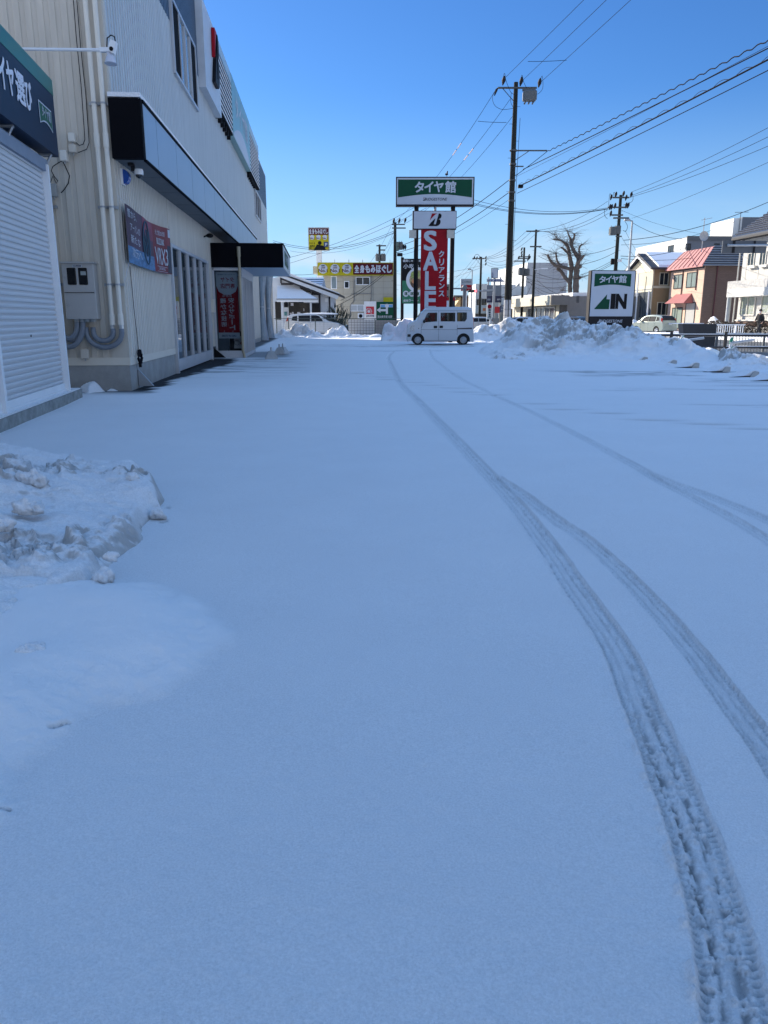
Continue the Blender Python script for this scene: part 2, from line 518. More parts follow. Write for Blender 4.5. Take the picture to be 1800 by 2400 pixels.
def heightmesh(name, X, Y, Z, dirt, mat, keep=None):
    nr, nc = X.shape
    idx = np.arange(nr * nc).reshape(nr, nc)
    q = np.stack([idx[:-1, :-1], idx[:-1, 1:], idx[1:, 1:], idx[1:, :-1]], -1).reshape(-1, 4)
    if keep is not None:
        kf = (keep[:-1, :-1] | keep[:-1, 1:] | keep[1:, 1:] | keep[1:, :-1]).reshape(-1)
        q = q[kf]
        used = np.unique(q); remap = np.full(nr * nc, -1); remap[used] = np.arange(len(used)); q = remap[q]
    else: used = np.arange(nr * nc)
    V = np.stack([X, Y, Z], -1).reshape(-1, 3)[used]
    me = bpy.data.meshes.new(name)
    me.vertices.add(len(V)); me.vertices.foreach_set('co', V.astype(np.float32).ravel())
    me.loops.add(q.size); me.loops.foreach_set('vertex_index', q.astype(np.int32).ravel())
    me.polygons.add(len(q)); me.polygons.foreach_set('loop_start', np.arange(0, q.size, 4, dtype=np.int32))
    me.polygons.foreach_set('use_smooth', np.ones(len(q), bool))
    at_ = me.attributes.new('dirt', 'FLOAT', 'POINT'); at_.data.foreach_set('value', dirt.reshape(-1)[used].astype(np.float32))
    me.materials.append(mat); me.update(); me.validate()
    o = bpy.data.objects.new(name, me); COL.objects.link(o); return o

SHOP = Frame((-5.0, 15.33, 0), TH)
G = lambda pts: smooth_path([tuple(gr(*p)[:2]) for p in pts])
trackA = G([(927, 820), (913, 832), (911, 844), (935, 893), (979, 939), (1054, 1017), (1129, 1095), (1199, 1173), (1257, 1243), (1297, 1295), (1345, 1367), (1438, 1500), (1491, 1622), (1544, 1744), (1593, 1866), (1638, 1988), (1676, 2110), (1705, 2232), (1728, 2400), (1745, 2600)])
trackA2 = G([(1160, 1118), (1210, 1150), (1303, 1220), (1361, 1254), (1432, 1313), (1519, 1400), (1609, 1500), (1686, 1602), (1747, 1683), (1800, 1752), (1870, 1850)])
trackB = G([(1008, 819), (1014, 838), (1060, 875), (1118, 907), (1187, 939), (1274, 980), (1361, 1026), (1442, 1069), (1534, 1118), (1650, 1159), (1800, 1220), (1950, 1290)])
trackB2 = G([(1500, 1102), (1560, 1136), (1650, 1181), (1800, 1263), (1950, 1360)])

lobe = [(-6, 4.2), (-2.6, 4.3), (-1.66, 4.05), (-1.40, 3.86), (-1.24, 3.86), (-1.08, 3.76), (-0.92, 3.62), (-0.72, 3.32), (-0.66, 3.02), (-0.72, 2.80), (-0.84, 2.66), (-0.98, 2.60), (-1.08, 2.46), (-1.12, 2.30), (-1.15, 2.10), (-1.10, 1.92), (-1.12, 1.5), (-6, 1.2)]
def longer(path, n, turn):     # carry a track on past the edge of the photo
    P = list(path); a = math.atan2(P[-1][1] - P[-4][1], P[-1][0] - P[-4][0])
    for i in range(n): a += turn; P.append((P[-1][0] + .35 * math.cos(a), P[-1][1] + .35 * math.sin(a)))
    return P
trackA = longer(trackA, 8, -.02); trackA2 = longer(trackA2, 14, -.02); trackB = longer(trackB, 26, -.01); trackB2 = longer(trackB2, 26, -.012)
def ground_fields(X, Y):
    u = (X + 5.0) * math.cos(TH) + (Y - 15.33) * math.sin(TH)      # metres out from the shop wall
    s = -(X + 5.0) * math.sin(TH) + (Y - 15.33) * math.cos(TH)     # metres along the shop wall
    Z = (fbm(X * 0.35, Y * 0.35, 3, 1) - 0.5) * 0.05 + (fbm(X * 2.2, Y * 1.2, 4, 5) - 0.5) * 0.010
    near = sst(14, 3, Y)
    Z = Z + (fbm(X * 26, Y * 26, 3, 9) - 0.5) * 0.0045 * near
    strk = fbm(X * 0.55, Y * 6.5, 4, 21)                           # wind-drawn streaks across the lot
    bare = np.zeros(X.shape)
    edge = 0.28 + 0.42 * fbm(s * 0.8, u * 0.3, 3, 31) + 0.40 * sst(5, 11, s)
    bare = np.maximum(bare, sst(edge + 0.16, edge - 0.10, u + (strk - 0.5) * 0.5) * sst(-1.4, 0.2, s) * sst(12.6, 11.6, s) * (u > -3))
    smear = sst(0.50, 0.68, strk) * sst(3.9, 1.2, u) * sst(2.0, 6.0, s) * sst(13.5, 10.0, s) * (u > -1)
    bare = np.maximum(bare, smear * 0.85)
    bare = np.maximum(bare, sst(2.75, 2.35, u + (strk - .5) * .5) * (u > 0.9) * sst(12.2, 12.8, s) * sst(17.6, 16.8, s) * 0.55)
    bare = np.maximum(bare, sst(0.9, 0.5, u) * (u > -1) * sst(18, 19, s) * 0.9)
    pa = sst(0.46, 0.66, fbm(X * 0.8, Y * 9, 4, 41))
    def patch(x0, x1, y0, y1, k, soft=0.5):
        return sst(x0 - soft, x0 + soft, X) * sst(x1 + soft, x1 - soft, X) * sst(y0 - .25, y0 + .25, Y) * sst(y1 + .25, y1 - .25, Y) * pa * k
    bare = np.maximum(bare, patch(5.0, 7.6, 19.0, 20.6, 1.0))
    bare = np.maximum(bare, patch(4.2, 9.5, 20.4, 20.9, 0.6))
    bare = np.maximum(bare, patch(4.2, 9.0, 15.2, 15.6, 0.5))
    bare = np.maximum(bare, patch(5.0, 9.0, 12.2, 12.5, 0.55))
    bare = np.maximum(bare, patch(7.0, 12.0, 16.0, 18.2, 0.35))
    bare = np.maximum(bare, patch(-3.5, 2.5, 33.0, 34.2, 0.35))
    bare = np.maximum(bare, patch(-4.5, 6.5, 37.5, 41.5, 0.45))
    # dashes where the wind has cut to the painted stall lines
    for (px, py, l) in [(845, 876, .5), (898, 883, .55), (915, 889, .55), (974, 895, .5), (1000, 902, .6), (1062, 909, .5), (1091, 918, .55), (1149, 924, .5), (1262, 946, .55), (1320, 959, .6), (1430, 969, .6), (1530, 984, .7), (1670, 992, .7), (1780, 1003, .7)]:
        g = gr(px, py)
        q = ((X - g.x) / (l * .5)) ** 2 + ((Y - g.y + 0.12 * (X - g.x)) / 0.07) ** 2
        bare = np.maximum(bare, 0.42 * np.exp(-q)); Z = Z - 0.02 * np.exp(-q)
    for (px, py, l, wd, an, k) in [(395, 1188, .05, .03, -.3, .9), (383, 1222, .06, .03, .5, .9), (140, 1709, .07, .016, .75, .45), (10, 1896, .035, .012, .3, .6)]:
        g = gr(px, py); c_, s_ = math.cos(an), math.sin(an)
        a_ = ((X - g.x) * c_ + (Y - g.y) * s_) / (l * .5); b_ = (-(X - g.x) * s_ + (Y - g.y) * c_) / (wd * .5)
        b_ = b_ + (fbm(X * 30, Y * 30, 3, 15) - .5) * 2.0
        q = np.exp(-(a_ ** 4 + b_ ** 2)); bare = np.maximum(bare, k * sst(.25, .6, q)); Z = Z - .02 * q
    # drift beside the near snow bank
    Z = Z - 0.03 * bare
    # white drift lobe spreading from the near bank
    wht = np.zeros(X.shape); lm = (X < 0.2) & (Y < 5.2)
    xl, yl = X[lm], Y[lm]; wob = (fbm(xl * 4, yl * 4, 3, 12) - .5) * .16
    dl, _ = polydist(xl, yl, lobe + [lobe[0]]); dl = np.abs(dl) * np.where(inside(xl, yl, lobe), 1, -1) + wob + (fbm(xl * 22, yl * 22, 3, 14) - .5) * .05
    wht[lm] = sst(-0.03, 0.10, dl) * (0.75 + 0.25 * sst(-.02, .3, dl))
    Z[lm] += 0.10 * sst(-0.03, 0.36, dl) ** .8 * (0.8 + 0.4 * fbm(xl * 2.5, yl * 2.5, 3, 19))
    # tyre tracks: pressed floor, ribs, lugs, crumbs
    for k, (path, hw) in enumerate([(trackA, 0.070), (trackA2, 0.058), (trackB, 0.062), (trackB2, 0.055)]):
        xs = [p[0] for p in path]; ys = [p[1] for p in path]
        m = (X > min(xs) - .4) & (X < max(xs) + .4) & (Y > min(ys) - .4) & (Y < max(ys) + .4)
        if not m.any(): continue
        x, y = X[m], Y[m]
        d, arc = polydist(x, y, path)
        d = d + (vn(x * 7, y * 7, 60 + k) - .5) * 0.005
        t = d / hw; a = np.abs(t)
        jag = (vn(arc * 55, d * 20, 71 + k) - .5) * 0.10 * sst(7, 3, y)
        floor = sst(1.05, 0.93, a + jag)
        lug = np.sin((arc + 0.45 * np.abs(d)) * 2 * math.pi / 0.024 + 1.5 * vn(arc * 12, d * 9, 3))
        lug = lug * sst(0.60, 0.74, a) * sst(1.10, 0.97, a)
        rib = np.cos(d * 2 * math.pi / 0.040)
        fadeN = sst(8, 3.0, y); nr2 = sst(3.4, 1.9, y) if k == 0 else 0.0 * y
        cv, ce = worley(x, y, 0.013, 5 + k); cv2, ce2 = worley(x, y, 0.021, 45 + k)
        inner = floor * sst(0.90, 0.70, a)
        z = -0.014 * floor + 0.0045 * lug * fadeN + 0.0035 * rib * inner
        z = z + inner * (cv - .5) * 0.0045 * sst(0, .004, ce) * (0.3 + fadeN)
        big = sst(0.66, 0.82, cv2) * sst(0, 0.005, ce2)
        z = z + inner * big * 0.008 * nr2
        lipR = np.exp(-((t - 1.14) / 0.14) ** 2); lipL = np.exp(-((t + 1.07) / 0.06) ** 2)
        chunk = sst(0.45, 0.75, fbm(x * 30, y * 30, 3, 77))
        z = z + lipL * 0.006 + lipR * (0.004 + 0.020 * chunk * sst(3.2, 1.9, y) * (k == 0))
        gro = np.exp(-((t + .40) / .24) ** 2) + np.exp(-((t - .45) / .30) ** 2) * sst(2.7, 2.1, y) + .5 * np.exp(-((t - .45) / .12) ** 2)
        worn = fbm(arc * 20, d * 85, 4, 80 + k, 0.72) + 0.18 * (fbm(arc * 1.3, d * 3, 2, 90 + k) - .4)
        bz = inner * (0.03 + 0.06 * sst(.4, .7, worn)) + inner * gro * sst(0.42, 0.62, worn) * (0.30 * nr2 + (0.14 if k < 2 else 0.08))
        bz = bz + floor * 0.22 * sst(0.2, 1, -lug) * sst(0.6, .75, a) * fadeN + floor * (0.13 if k < 2 else .12) * sst(.2, 1, -rib) 
        bz = bz * (1 - 0.85 * big * nr2)
        z = z - 0.004 * inner * gro * sst(0.40, 0.60, worn) * nr2
        if k >= 2: z = z * 0.8; bz = bz * 0.9
        Z[m] += z; bare[m] = np.maximum(bare[m], bz)
    bare = np.clip(bare, 0, 1)
    return Z, np.where(bare > 0.03, bare, bare - wht)

ys = [0.45]
while ys[-1] < 66:
    D = ys[-1]; ys.append(D + max(0.003, min(0.0011 * D * D + 0.0012, 0.0060 * D)))
Yr = np.array(ys)
t = np.linspace(-1, 1, 1401); eo = np.linspace(0, 6, 40)[1:] ** 1.25
t = np.concatenate([-np.ones(39), t, np.ones(39)]); eo = np.concatenate([-eo[::-1], np.zeros(1401), eo])
X = t[None, :] * (0.64 * Yr[:, None] + 2.6) + eo[None, :]; Y = np.repeat(Yr[:, None], len(t), 1)
Z, bare = ground_fields(X, Y)
Z = np.where(Y > 63, -0.08, Z)
g = heightmesh('snow_ground', X, Y, Z, bare, SNOWG, ((X + 5.0) * math.cos(TH) + (Y - 15.33) * math.sin(TH)) < 20.0); g['kind'] = 'structure'

mb = MB(); mb.poly([(-900, -300, -0.10), (900, -300, -0.10), (900, 1500, -0.10), (-900, 1500, -0.10)])
tag(mb.build('ground', SNOW), None, None, kind='structure')
# road on the right beyond the lot, with its raised far pavement
ROAD = M('wet winter asphalt', (0.085, 0.083, 0.075), 0.55, var=0.35, scale=0.6, bump=0.2, bscale=60)
def strip(name, o0, o1, s0, s1, z, mat, zb=None):
    m = MB(); p = [SHOP.w((o0, s0, z)), SHOP.w((o1, s0, z)), SHOP.w((o1, s1, z)), SHOP.w((o0, s1, z))]
    if zb is None: m.poly(p)
    else:
        b = [Vector((q.x, q.y, zb)) for q in p]
        m.add(p + b, [(0, 1, 2, 3), (0, 4, 5, 1), (1, 5, 6, 2), (2, 6, 7, 3), (3, 7, 4, 0)])
    return tag(m.build(name, mat), None, None, kind='structure')
strip('road', 20.5, 31.0, -40, 400, -0.05, ROAD)
strip('pavement', 31.0, 36.0, -30, 120, 0.16, SNOW, -0.2)
strip('crossroad', -60, 31.0, 82, 96, -0.046, ROAD)
strip('kerb_snow', 30.2, 31.0, -30, 82, 0.09, SNOW, -0.2)
strip('road_line', 25.6, 25.8, -40, 82, -0.046, M('road paint', (.55, .55, .52), .7))

def pile(name, label, poly, bumps, seed, res=0.1, edge=0.35, rough=0.16, chunk=0.12, cell=0.35, dirtk=0.9, base=0.08, cat='snow pile', group=None, under=0.0, broken=()):
    xs = [p[0] for p in poly]; ys_ = [p[1] for p in poly]
    x0, x1, y0, y1 = min(xs), max(xs), min(ys_), max(ys_)
    gx = np.arange(x0 - res, x1 + 2 * res, res); gy = np.arange(y0 - res, y1 + 2 * res, res)
    X, Y = np.meshgrid(gx, gy)
    k = 1.0 / (cell * 2.2)
    Xn = X + (fbm(X * k, Y * k, 3, seed) - .5) * cell * 1.0; Yn = Y + (fbm(X * k, Y * k, 3, seed + 9) - .5) * cell * 1.0
    ins = inside(Xn, Yn, poly)
    d, _ = polydist(Xn, Yn, list(poly) + [poly[0]]); d = np.abs(d) * np.where(ins, 1, -1)
    h = np.full(X.shape, base)
    for (bx, by, bh, br) in bumps:
        r2 = ((Xn - bx) ** 2 + (Yn - by) ** 2) / (br * br)
        h = np.maximum(h, bh * np.exp(-r2 * 0.9)) + 0.08 * bh * np.exp(-r2 * 2)
    ck, ce = worley(Xn, Yn, cell, seed * 3 + 1)
    ck2, ce2 = worley(Xn + 5, Yn, cell * 0.38, seed * 5 + 2)
    msk = sst(0.42, 0.60, fbm(X * k * 0.5, Y * k * 0.5, 3, seed + 20))      # where it is broken up
    if broken: msk = msk * 0.18
    else: msk = np.maximum(msk, .55)
    for (bx, by, br) in broken: msk = np.maximum(msk, sst(1.25, .55, np.hypot(X - bx, Y - by) / br + (fbm(X * 6, Y * 6, 3, 91) - .5) * .9))
    amt = np.clip(h / (h.max() * 0.5), 0.15, 1)
    if broken: amt = np.maximum(amt, .6 * (0.3 + 0.7 * msk))
    h = h + (fbm(X * k * 1.3, Y * k * 1.3, 5, seed + 5, 0.55) - .5) * rough * 2 * amt
    h = h + msk * amt * ((ck - .5) * chunk * sst(0, cell * 0.18, ce) + (ck2 - .5) * chunk * 0.45 * sst(0, cell * .08, ce2))
    fine = np.abs(fbm(X * k * 4, Y * k * 4, 4, seed + 61, .6) - .5)
    h = h - (0.3 + msk) * amt * fine * rough * 0.9 + (fbm(X * k * 9, Y * k * 9, 3, seed + 66) - .5) * rough * .22 * (0.25 + msk)
    e = edge * (0.35 + 1.3 * fbm(X * k, Y * k, 2, seed + 33))
    h = h * sst(-0.02, 1, d / e) ** 0.7 - 0.04
    h = np.where(d < 0, -0.06, h)
    gyy, gxx = np.gradient(h, res)
    slope = np.hypot(gxx, gyy)
    dirt = sst(0.65, 1.5, slope + (fbm(X * 3 / cell, Y * 3 / cell, 3, seed + 44) - .5) * .8) * sst(0.30, 0.62, fbm(X * k * .7, Y * k * .7, 3, seed + 55)) * dirtk
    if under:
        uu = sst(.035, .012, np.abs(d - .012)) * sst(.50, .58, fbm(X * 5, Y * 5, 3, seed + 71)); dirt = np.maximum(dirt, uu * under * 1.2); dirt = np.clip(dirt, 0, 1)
    keep = d > -res * 1.5
    jit = res * 0.35
    X2 = X + (vn(X / res * .7, Y / res * .7, 3) - .5) * jit; Y2 = Y + (vn(X / res * .7, Y / res * .7, 8) - .5) * jit
    cx, cy = (x0 + x1) / 2, (y0 + y1) / 2
    o = heightmesh(name, X2 - cx, Y2 - cy, h, dirt, SNOWD, keep)
    o.location = (cx, cy, 0)
    return tag(o, label, cat, group)
def BUMP(x, y, D, r):          # bump whose top shows at pixel (x, y) at distance D
    p = at(x, y, D); return (p.x, p.y, p.z, r)
gp = lambda *P: [tuple(gr(*p)[:2]) for p in P]

# near bank, left
bank = [(-6.0, 7.3), (-4.6, 7.3), (-3.3, 7.1), (-2.5, 6.95), (-2.05, 6.6), (-1.74, 5.85), (-1.64, 5.50), (-1.64, 5.2), (-1.62, 4.95), (-1.52, 4.6), (-1.54, 4.15), (-1.50, 3.95), (-1.56, 3.6), (-1.60, 3.3), (-1.66, 3.0), (-1.85, 2.7), (-2.2, 2.4), (-6, 1.8)]
pile('snow_bank', 'large broken bank of old snow with grey crusty patches at left of the lot', bank,
     [(-2.35, 6.3, 0.24, 0.8), (-3.4, 6.4, 0.34, 0.9), (-3.0, 5.2, 0.32, 1.3), (-2.1, 5.7, 0.25, 0.8), (-2.05, 4.6, 0.20, .7), (-2.6, 4.2, 0.28, 1.1), (-2.3, 3.5, 0.20, 1.0), (-4.5, 5.0, 0.5, 2.0), (-2.6, 2.8, .18, .9)],
     2, res=0.012, edge=0.13, rough=0.055, chunk=0.17, cell=0.17, dirtk=0.85, base=0.15, cat='snow bank', under=0.8, broken=[tuple(gr(px, py, .2)[:2]) + (r,) for px, py, r in ((60, 1118, .5), (15, 1130, .4), (345, 1195, .26), (372, 1215, .2), (300, 1112, .2), (70, 1275, .30), (150, 1262, .28), (215, 1240, .22), (262, 1285, .20), (225, 1345, .22), (120, 1350, .2), (90, 1480, .24), (130, 1430, .15))])
for i, (px, py, sx, sy, sz, lab) in enumerate([(68, 1182, .105, .075, .06, 'rounded snow lump with grey underside on the left snow bank'), (310, 1114, .055, .045, .04, 'small grey snow lump on the top of the left snow bank'),
      (75, 1118, .12, .08, .08, 'snow block with rough broken right face on the left snow bank'), (368, 1200, .045, .06, .05, 'icy grey block at the right tip of the left snow bank'),
      (240, 1345, .06, .06, .05, 'dark bottomed ice clod on the lower edge of the left snow bank'), (72, 1520, .065, .05, .045, 'grey ice clod low on the left snow bank'), (262, 1300, .04, .04, .035, 'small crusty clod above the dark edge of the left snow bank'), (5, 1225, .06, .06, .05, 'grey snow clod cut by the left edge of the photo')]):
    p = gr(px, py, [.28, .24, .31, .05, .08, .10, .12, .28][i])
    m = MB(); m.ell((0, 0, 0), (sx, sy, sz), 40, 28)
    vv = []
    for (a, b, c) in m.v:
        n = mnoise.fractal(Vector((a * 14 + i * 5, b * 14, c * 14)), 0.6, 2.0, 4)
        k = 1 + 0.30 * n; vd = mnoise.voronoi(Vector((a * 16 + i, b * 16, c * 16)))[0]; k *= 0.80 + 0.45 * min(1.0, (vd[1] - vd[0]) * 1.2); n2 = mnoise.noise(Vector((a * 40, b * 40 + i, c * 40))); k *= 1 + .14 * n2; vv.append((a * k, b * k, c * k if c > -sz * .5 else -sz * .5))
    m.v = vv
    o = m.build('snow_chunk', SNOWD, smooth=True, loc=(p.x, p.y, p.z - sz * 0.42), rz=i * 1.3)
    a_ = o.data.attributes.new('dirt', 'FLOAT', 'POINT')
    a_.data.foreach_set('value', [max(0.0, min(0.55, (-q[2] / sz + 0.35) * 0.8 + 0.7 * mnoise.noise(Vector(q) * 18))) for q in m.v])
    tag(o, lab, 'snow chunk', 'snow chunks on the left bank')

# ploughed ridge along the street side
ridge = [(4.6, 43.0), (4.3, 38.0), (3.7, 34.0), (3.5, 30.5), (4.2, 28.2)] + gp((1247, 842), (1300, 843), (1425, 847), (1470, 848), (1527, 857), (1629, 861), (1668, 862)) + [(12.3, 24.5), (12.8, 29), (12.0, 31.5), (9.8, 35.0), (8.0, 38.0), (6.4, 41.5)]
pile('snow_pile', 'long high ploughed snow ridge with grey cut faces in front of the square entrance sign', ridge,
     [BUMP(1243, 757, 31.5, 1.2), BUMP(1272, 754, 32, 1.4), BUMP(1215, 790, 31, 1.3), BUMP(1180, 806, 31, 1.0), BUMP(1308, 753, 32, 1.5), BUMP(1328, 743, 32, .9), BUMP(1350, 754, 31, 1.4), BUMP(1385, 772, 30.5, 1.3), BUMP(1415, 766, 31, 1.0), BUMP(1447, 774, 30, 1.2), BUMP(1480, 776, 29, 1.3), BUMP(1514, 786, 28.5, 1.4), BUMP(1570, 794, 28, 1.3), BUMP(1610, 806, 27, 1.1), BUMP(1640, 822, 25.5, .8), BUMP(1240, 785, 30, 1.2), BUMP(1330, 800, 29, 1.0)],
     11, res=0.045, edge=0.6, rough=0.20, chunk=0.40, cell=0.5, dirtk=1.0)
pile('snow_pile', 'low lumpy snow pile at far right beside the wheel stops', gp((1660, 862), (1765, 866), (1800, 872), (1860, 885)) + [(13.2, 22), (13.6, 26), (11.2, 26.2)],
     [BUMP(1700, 827, 25, .8), BUMP(1726, 825, 24.5, .8), BUMP(1755, 829, 24, .8), BUMP(1787, 851, 22.5, .5), BUMP(1830, 860, 22, .9)],
     13, res=0.04, edge=0.5, rough=0.14, chunk=0.34, cell=0.5, dirtk=1.0)
pile('snow_pile', 'snow mound at the foot of the tall utility pole behind the white van', gp((1100, 804), (1150, 806), (1232, 802)) + [(10.0, 45.5), (9.6, 48.5), (4.6, 49)],
     [BUMP(1118, 780, 45.8, .9), BUMP(1135, 763, 46.2, 1.0), BUMP(1162, 760, 46.4, 1.1), BUMP(1198, 747, 46.4, 1.2), BUMP(1216, 758, 46.2, 1.2), BUMP(1180, 785, 45.6, 1.0)], 17, res=0.06, edge=0.5, rough=0.16, chunk=0.32, cell=0.6)
pile('snow_pile', 'low crumbled snow heap on the lot in front of the long ridge', gp((1120, 838), (1175, 845), (1245, 846), (1240, 828), (1160, 822)),
     [BUMP(1172, 824, 29.5, .7), BUMP(1200, 829, 28.6, .6), BUMP(1230, 834, 28, .5)], 19, res=0.05, edge=0.5, rough=0.09, chunk=0.22, cell=0.45)
pile('snow_pile', 'sunlit cut snow heap between the green ramen sign and the white van', [(-0.2, 46.5), (2.6, 46.6), (2.4, 50.5), (0.2, 50.5)],
     [BUMP(912, 758, 48, .7), BUMP(940, 760, 48, .9), BUMP(960, 751, 48, 1.0), BUMP(985, 752, 48.3, .9)], 23, res=0.045, edge=0.3, rough=0.20, chunk=0.4, cell=0.5, dirtk=.5)
pile('snow_pile', 'sunlit lumpy snow bank along the mesh fence at far left', [(-8.6, 55.5), (-6.5, 55.0), (-2.5, 55.3), (0.6, 55.5), (0.6, 58.2), (-8.8, 58.4)],
     [BUMP(668, 772, 57, .7), BUMP(700, 762, 57, .6), BUMP(716, 764, 57, .6), BUMP(735, 778, 56.5, .8), BUMP(780, 772, 57, .7), BUMP(800, 770, 57, .7), BUMP(760, 783, 56, .9), BUMP(830, 783, 56, .9), BUMP(880, 784, 56, .8)],
     29, res=0.055, edge=0.35, rough=0.24, chunk=0.45, cell=0.5, dirtk=.5, base=0.12)
# ------------------------------------------------------------------ the shop
CREAM = M('cream corrugated steel', (0.57, 0.535, 0.47), 0.42, 0.0, var=0.13, scale=2.2, stretch=(2, 2, .25))
BEIGE = M('beige corrugated steel', (0.54, 0.485, 0.405), 0.5, 0.0, var=0.14, scale=2.2, stretch=(2, 2, .25))
PALE = M('pale grey corrugated steel', (0.49, 0.52, 0.525), 0.45, 0.0, var=0.12, scale=2.0, stretch=(2, 2, .22))
SLATE = M('slate blue corrugated steel', (0.045, 0.085, 0.14), 0.45, 0.0, var=0.08)
PANEL = M('silver blue composite panel', (0.30, 0.37, 0.45), 0.4, 0.2, var=0.05, scale=.7)
SOFFIT = M('grey soffit board', (0.13, 0.14, 0.15), 0.7)
CREAMTRIM = M('cream trim steel', (0.66, 0.60, 0.50), 0.45, var=0.05)
INTERIOR = M('dim shop interior', (0.05, 0.05, 0.05), 0.8, var=0.4, scale=.8)
L_S = 42.5; RZ = 10.9
shop = thing('shop_building', 'long two storey tyre shop of ribbed pale metal with black canopy', 'building', SHOP.loc, TH)

def corr(mb, s0, s1, z0, z1, o=0.0, per=0.206, dep=0.055, axis='s'):
    prof = []; s = s0
    while s < s1 - 1e-6:
        for a, b in ((0, 0), (0.36, 0), (0.42, 1), (0.94, 1)):
            if s + a * per < s1: prof.append((s + a * per, o + b * dep))
        s += per
    prof.append((s1, o))
    n = len(prof)
    mk = (lambda p, z: (p[1], p[0], z)) if axis == 's' else (lambda p, z: (p[0], -p[1], z))
    mb.add([mk(p, z0) for p in prof] + [mk(p, z1) for p in prof], [(i, i + 1, n + i + 1, n + i) for i in range(n - 1)])

m = MB(); m.box((-14, 0.03, 0.0), (-0.04, L_S, RZ)); m.build('wall_core', SOFFIT, shop)
m = MB(); m.box((-14.05, -0.01, RZ), (0.04, L_S + .05, RZ + 0.10)); m.build('roof', PALE, shop)
m = MB(); corr(m, 0.0, L_S, 5.2, 8.73); m.build('upper_cladding', PALE, shop)
m = MB(); corr(m, 0.0, L_S, 8.73, RZ, 0.004); m.build('blue_band', SLATE, shop)
m = MB()
corr(m, 0.10, 4.85, 0.62, 4.3, 0.0, 0.155, 0.038); corr(m, 4.85, 11.3, 3.18, 4.3, 0.0, 0.155, 0.038); corr(m, 11.3, 12.4, 0.4, 4.3, 0.0, 0.155, 0.038); corr(m, 12.4, 17.0, 3.1, 5.3, 0.0, 0.155, 0.038)
corr(m, 17.0, 33.2, 0.2, 5.3, 0.0, 0.155, 0.038); corr(m, 35.2, 38.0, .2, 5.3, 0.0, 0.155, 0.038); corr(m, 41.2, L_S, .2, 5.3, 0.0, 0.155, 0.038); corr(m, 33.2, 35.2, 4.4, 5.3, 0.0, 0.155, 0.038); corr(m, 38.0, 41.2, 4.4, 5.3, 0.0, 0.155, 0.038)
m.build('lower_cladding', CREAM, shop)
m = MB(); corr(m, -13.9, -0.30, 0.62, RZ, 0.0, 0.205, 0.02, 'x'); m.build('end_cladding', BEIGE, shop)
m = MB(); m.box((-0.30, -0.022, 0.62), (0.0, 0.03, RZ)); m.box((0.0, -0.022, 0.62), (0.024, 0.10, RZ)); m.build('corner_trim', BEIGE, shop)
m = MB(); m.box((-13.9, -0.03, 0.47), (0.03, 0.0, 0.62)); m.box((0.0, 0.0, 0.47), (0.03, 4.85, 0.62)); m.build('base_trim', CREAMTRIM, shop)
m = MB(); m.box((-13.9, -0.012, -0.1), (0.012, 0.02, 0.47)); m.box((-0.04, 0.02, -0.1), (0.012, 4.83, 0.47)); m.box((-.04, 17, -.1), (.03, L_S, .2)); m.build('foundation', CONC, shop)
# canopy fascia
fas = MB(); fas.box((0.03, -0.16, 4.2), (0.60, 0.0, 5.2)); fas.box((0.03, 0.0, 5.16), (0.62, 25.5, 5.22)); fas.box((0.56, 0, 4.18), (0.62, 25.5, 4.21))
fas.build('canopy_frame', BLACKS, shop)
s = 0.0; k = 0
while s < 25.4:
    e = min(s + (1.15 if k == 0 else 2.13), 25.5)
    m = MB(); m.box((0.57, s + 0.016, 4.215), (0.605, e - 0.016, 5.155)); m.build('canopy_panel', PANEL, shop); s = e; k += 1
m = MB(); m.box((0.026, 0.0, 4.21), (0.56, 25.5, 4.235))
for i in range(12): m.box((0.03, 1.9 + i * 2.0, 4.204), (0.56, 1.915 + i * 2.0, 4.209))
m.build('canopy_soffit', SOFFIT, shop)
m = MB(); m.box((0.026, -.16, 5.225), (0.60, 25.5, 5.30))
m.build('canopy_snow', SNOW, shop)

# long shop window
wn = MB(); zb, zt = 0.10, 3.10
wn.box((0.0, 4.85, zt), (0.075, 11.3, zt + 0.08)); wn.box((0.0, 4.85, zb - .08), (0.07, 11.3, zb + 0.22)); wn.box((0, 4.80, -.05), (0.09, 4.93, zt + .08)); wn.box((0, 11.2, -.05), (0.09, 11.36, zt + .08))
npn = 5; pw = (11.2 - 4.93) / npn
for i in range(1, npn):
    c = 4.93 + pw * i; wn.box((0.0, c - .085, zb), (0.07, c - .03, zt)); wn.box((0.0, c + .03, zb), (0.07, c + .085, zt)); wn.box((0.0, c - .03, zb), (0.035, c + .03, zt))
win = wn.build('window', ALU, shop)
m = MB()
for i in range(npn): m.poly([(0.02, 4.93 + pw * i, zb + .2), (0.02, 4.93 + pw * (i + 1), zb + .2), (0.02, 4.93 + pw * (i + 1), zt), (0.02, 4.93 + pw * i, zt)])
m.build('pane', GLASS, win)
m = MB()   # the room seen through the glass
for i in range(npn):
    a, b = 4.93 + pw * i, 4.93 + pw * (i + 1)
m.poly([(-0.9, 4.9, 0), (-0.9, 11.3, 0), (-0.9, 11.3, 3.1), (-0.9, 4.9, 3.1)]); m.poly([(-.9, 4.9, 0.02), (.0, 4.9, .02), (0, 11.3, .02), (-.9, 11.3, .02)]); m.poly([(-.9, 11.29, 0), (0, 11.29, 0), (0, 11.29, 3.1), (-.9, 11.29, 3.1)]); m.poly([(-.9, 4.9, 3.09), (0, 4.9, 3.09), (0, 11.3, 3.09), (-.9, 11.3, 3.09)])
m.build('room', INTERIOR, win)
POSTER = M('poster paper', (0.52, 0.50, 0.50), .6, var=.15, scale=6)
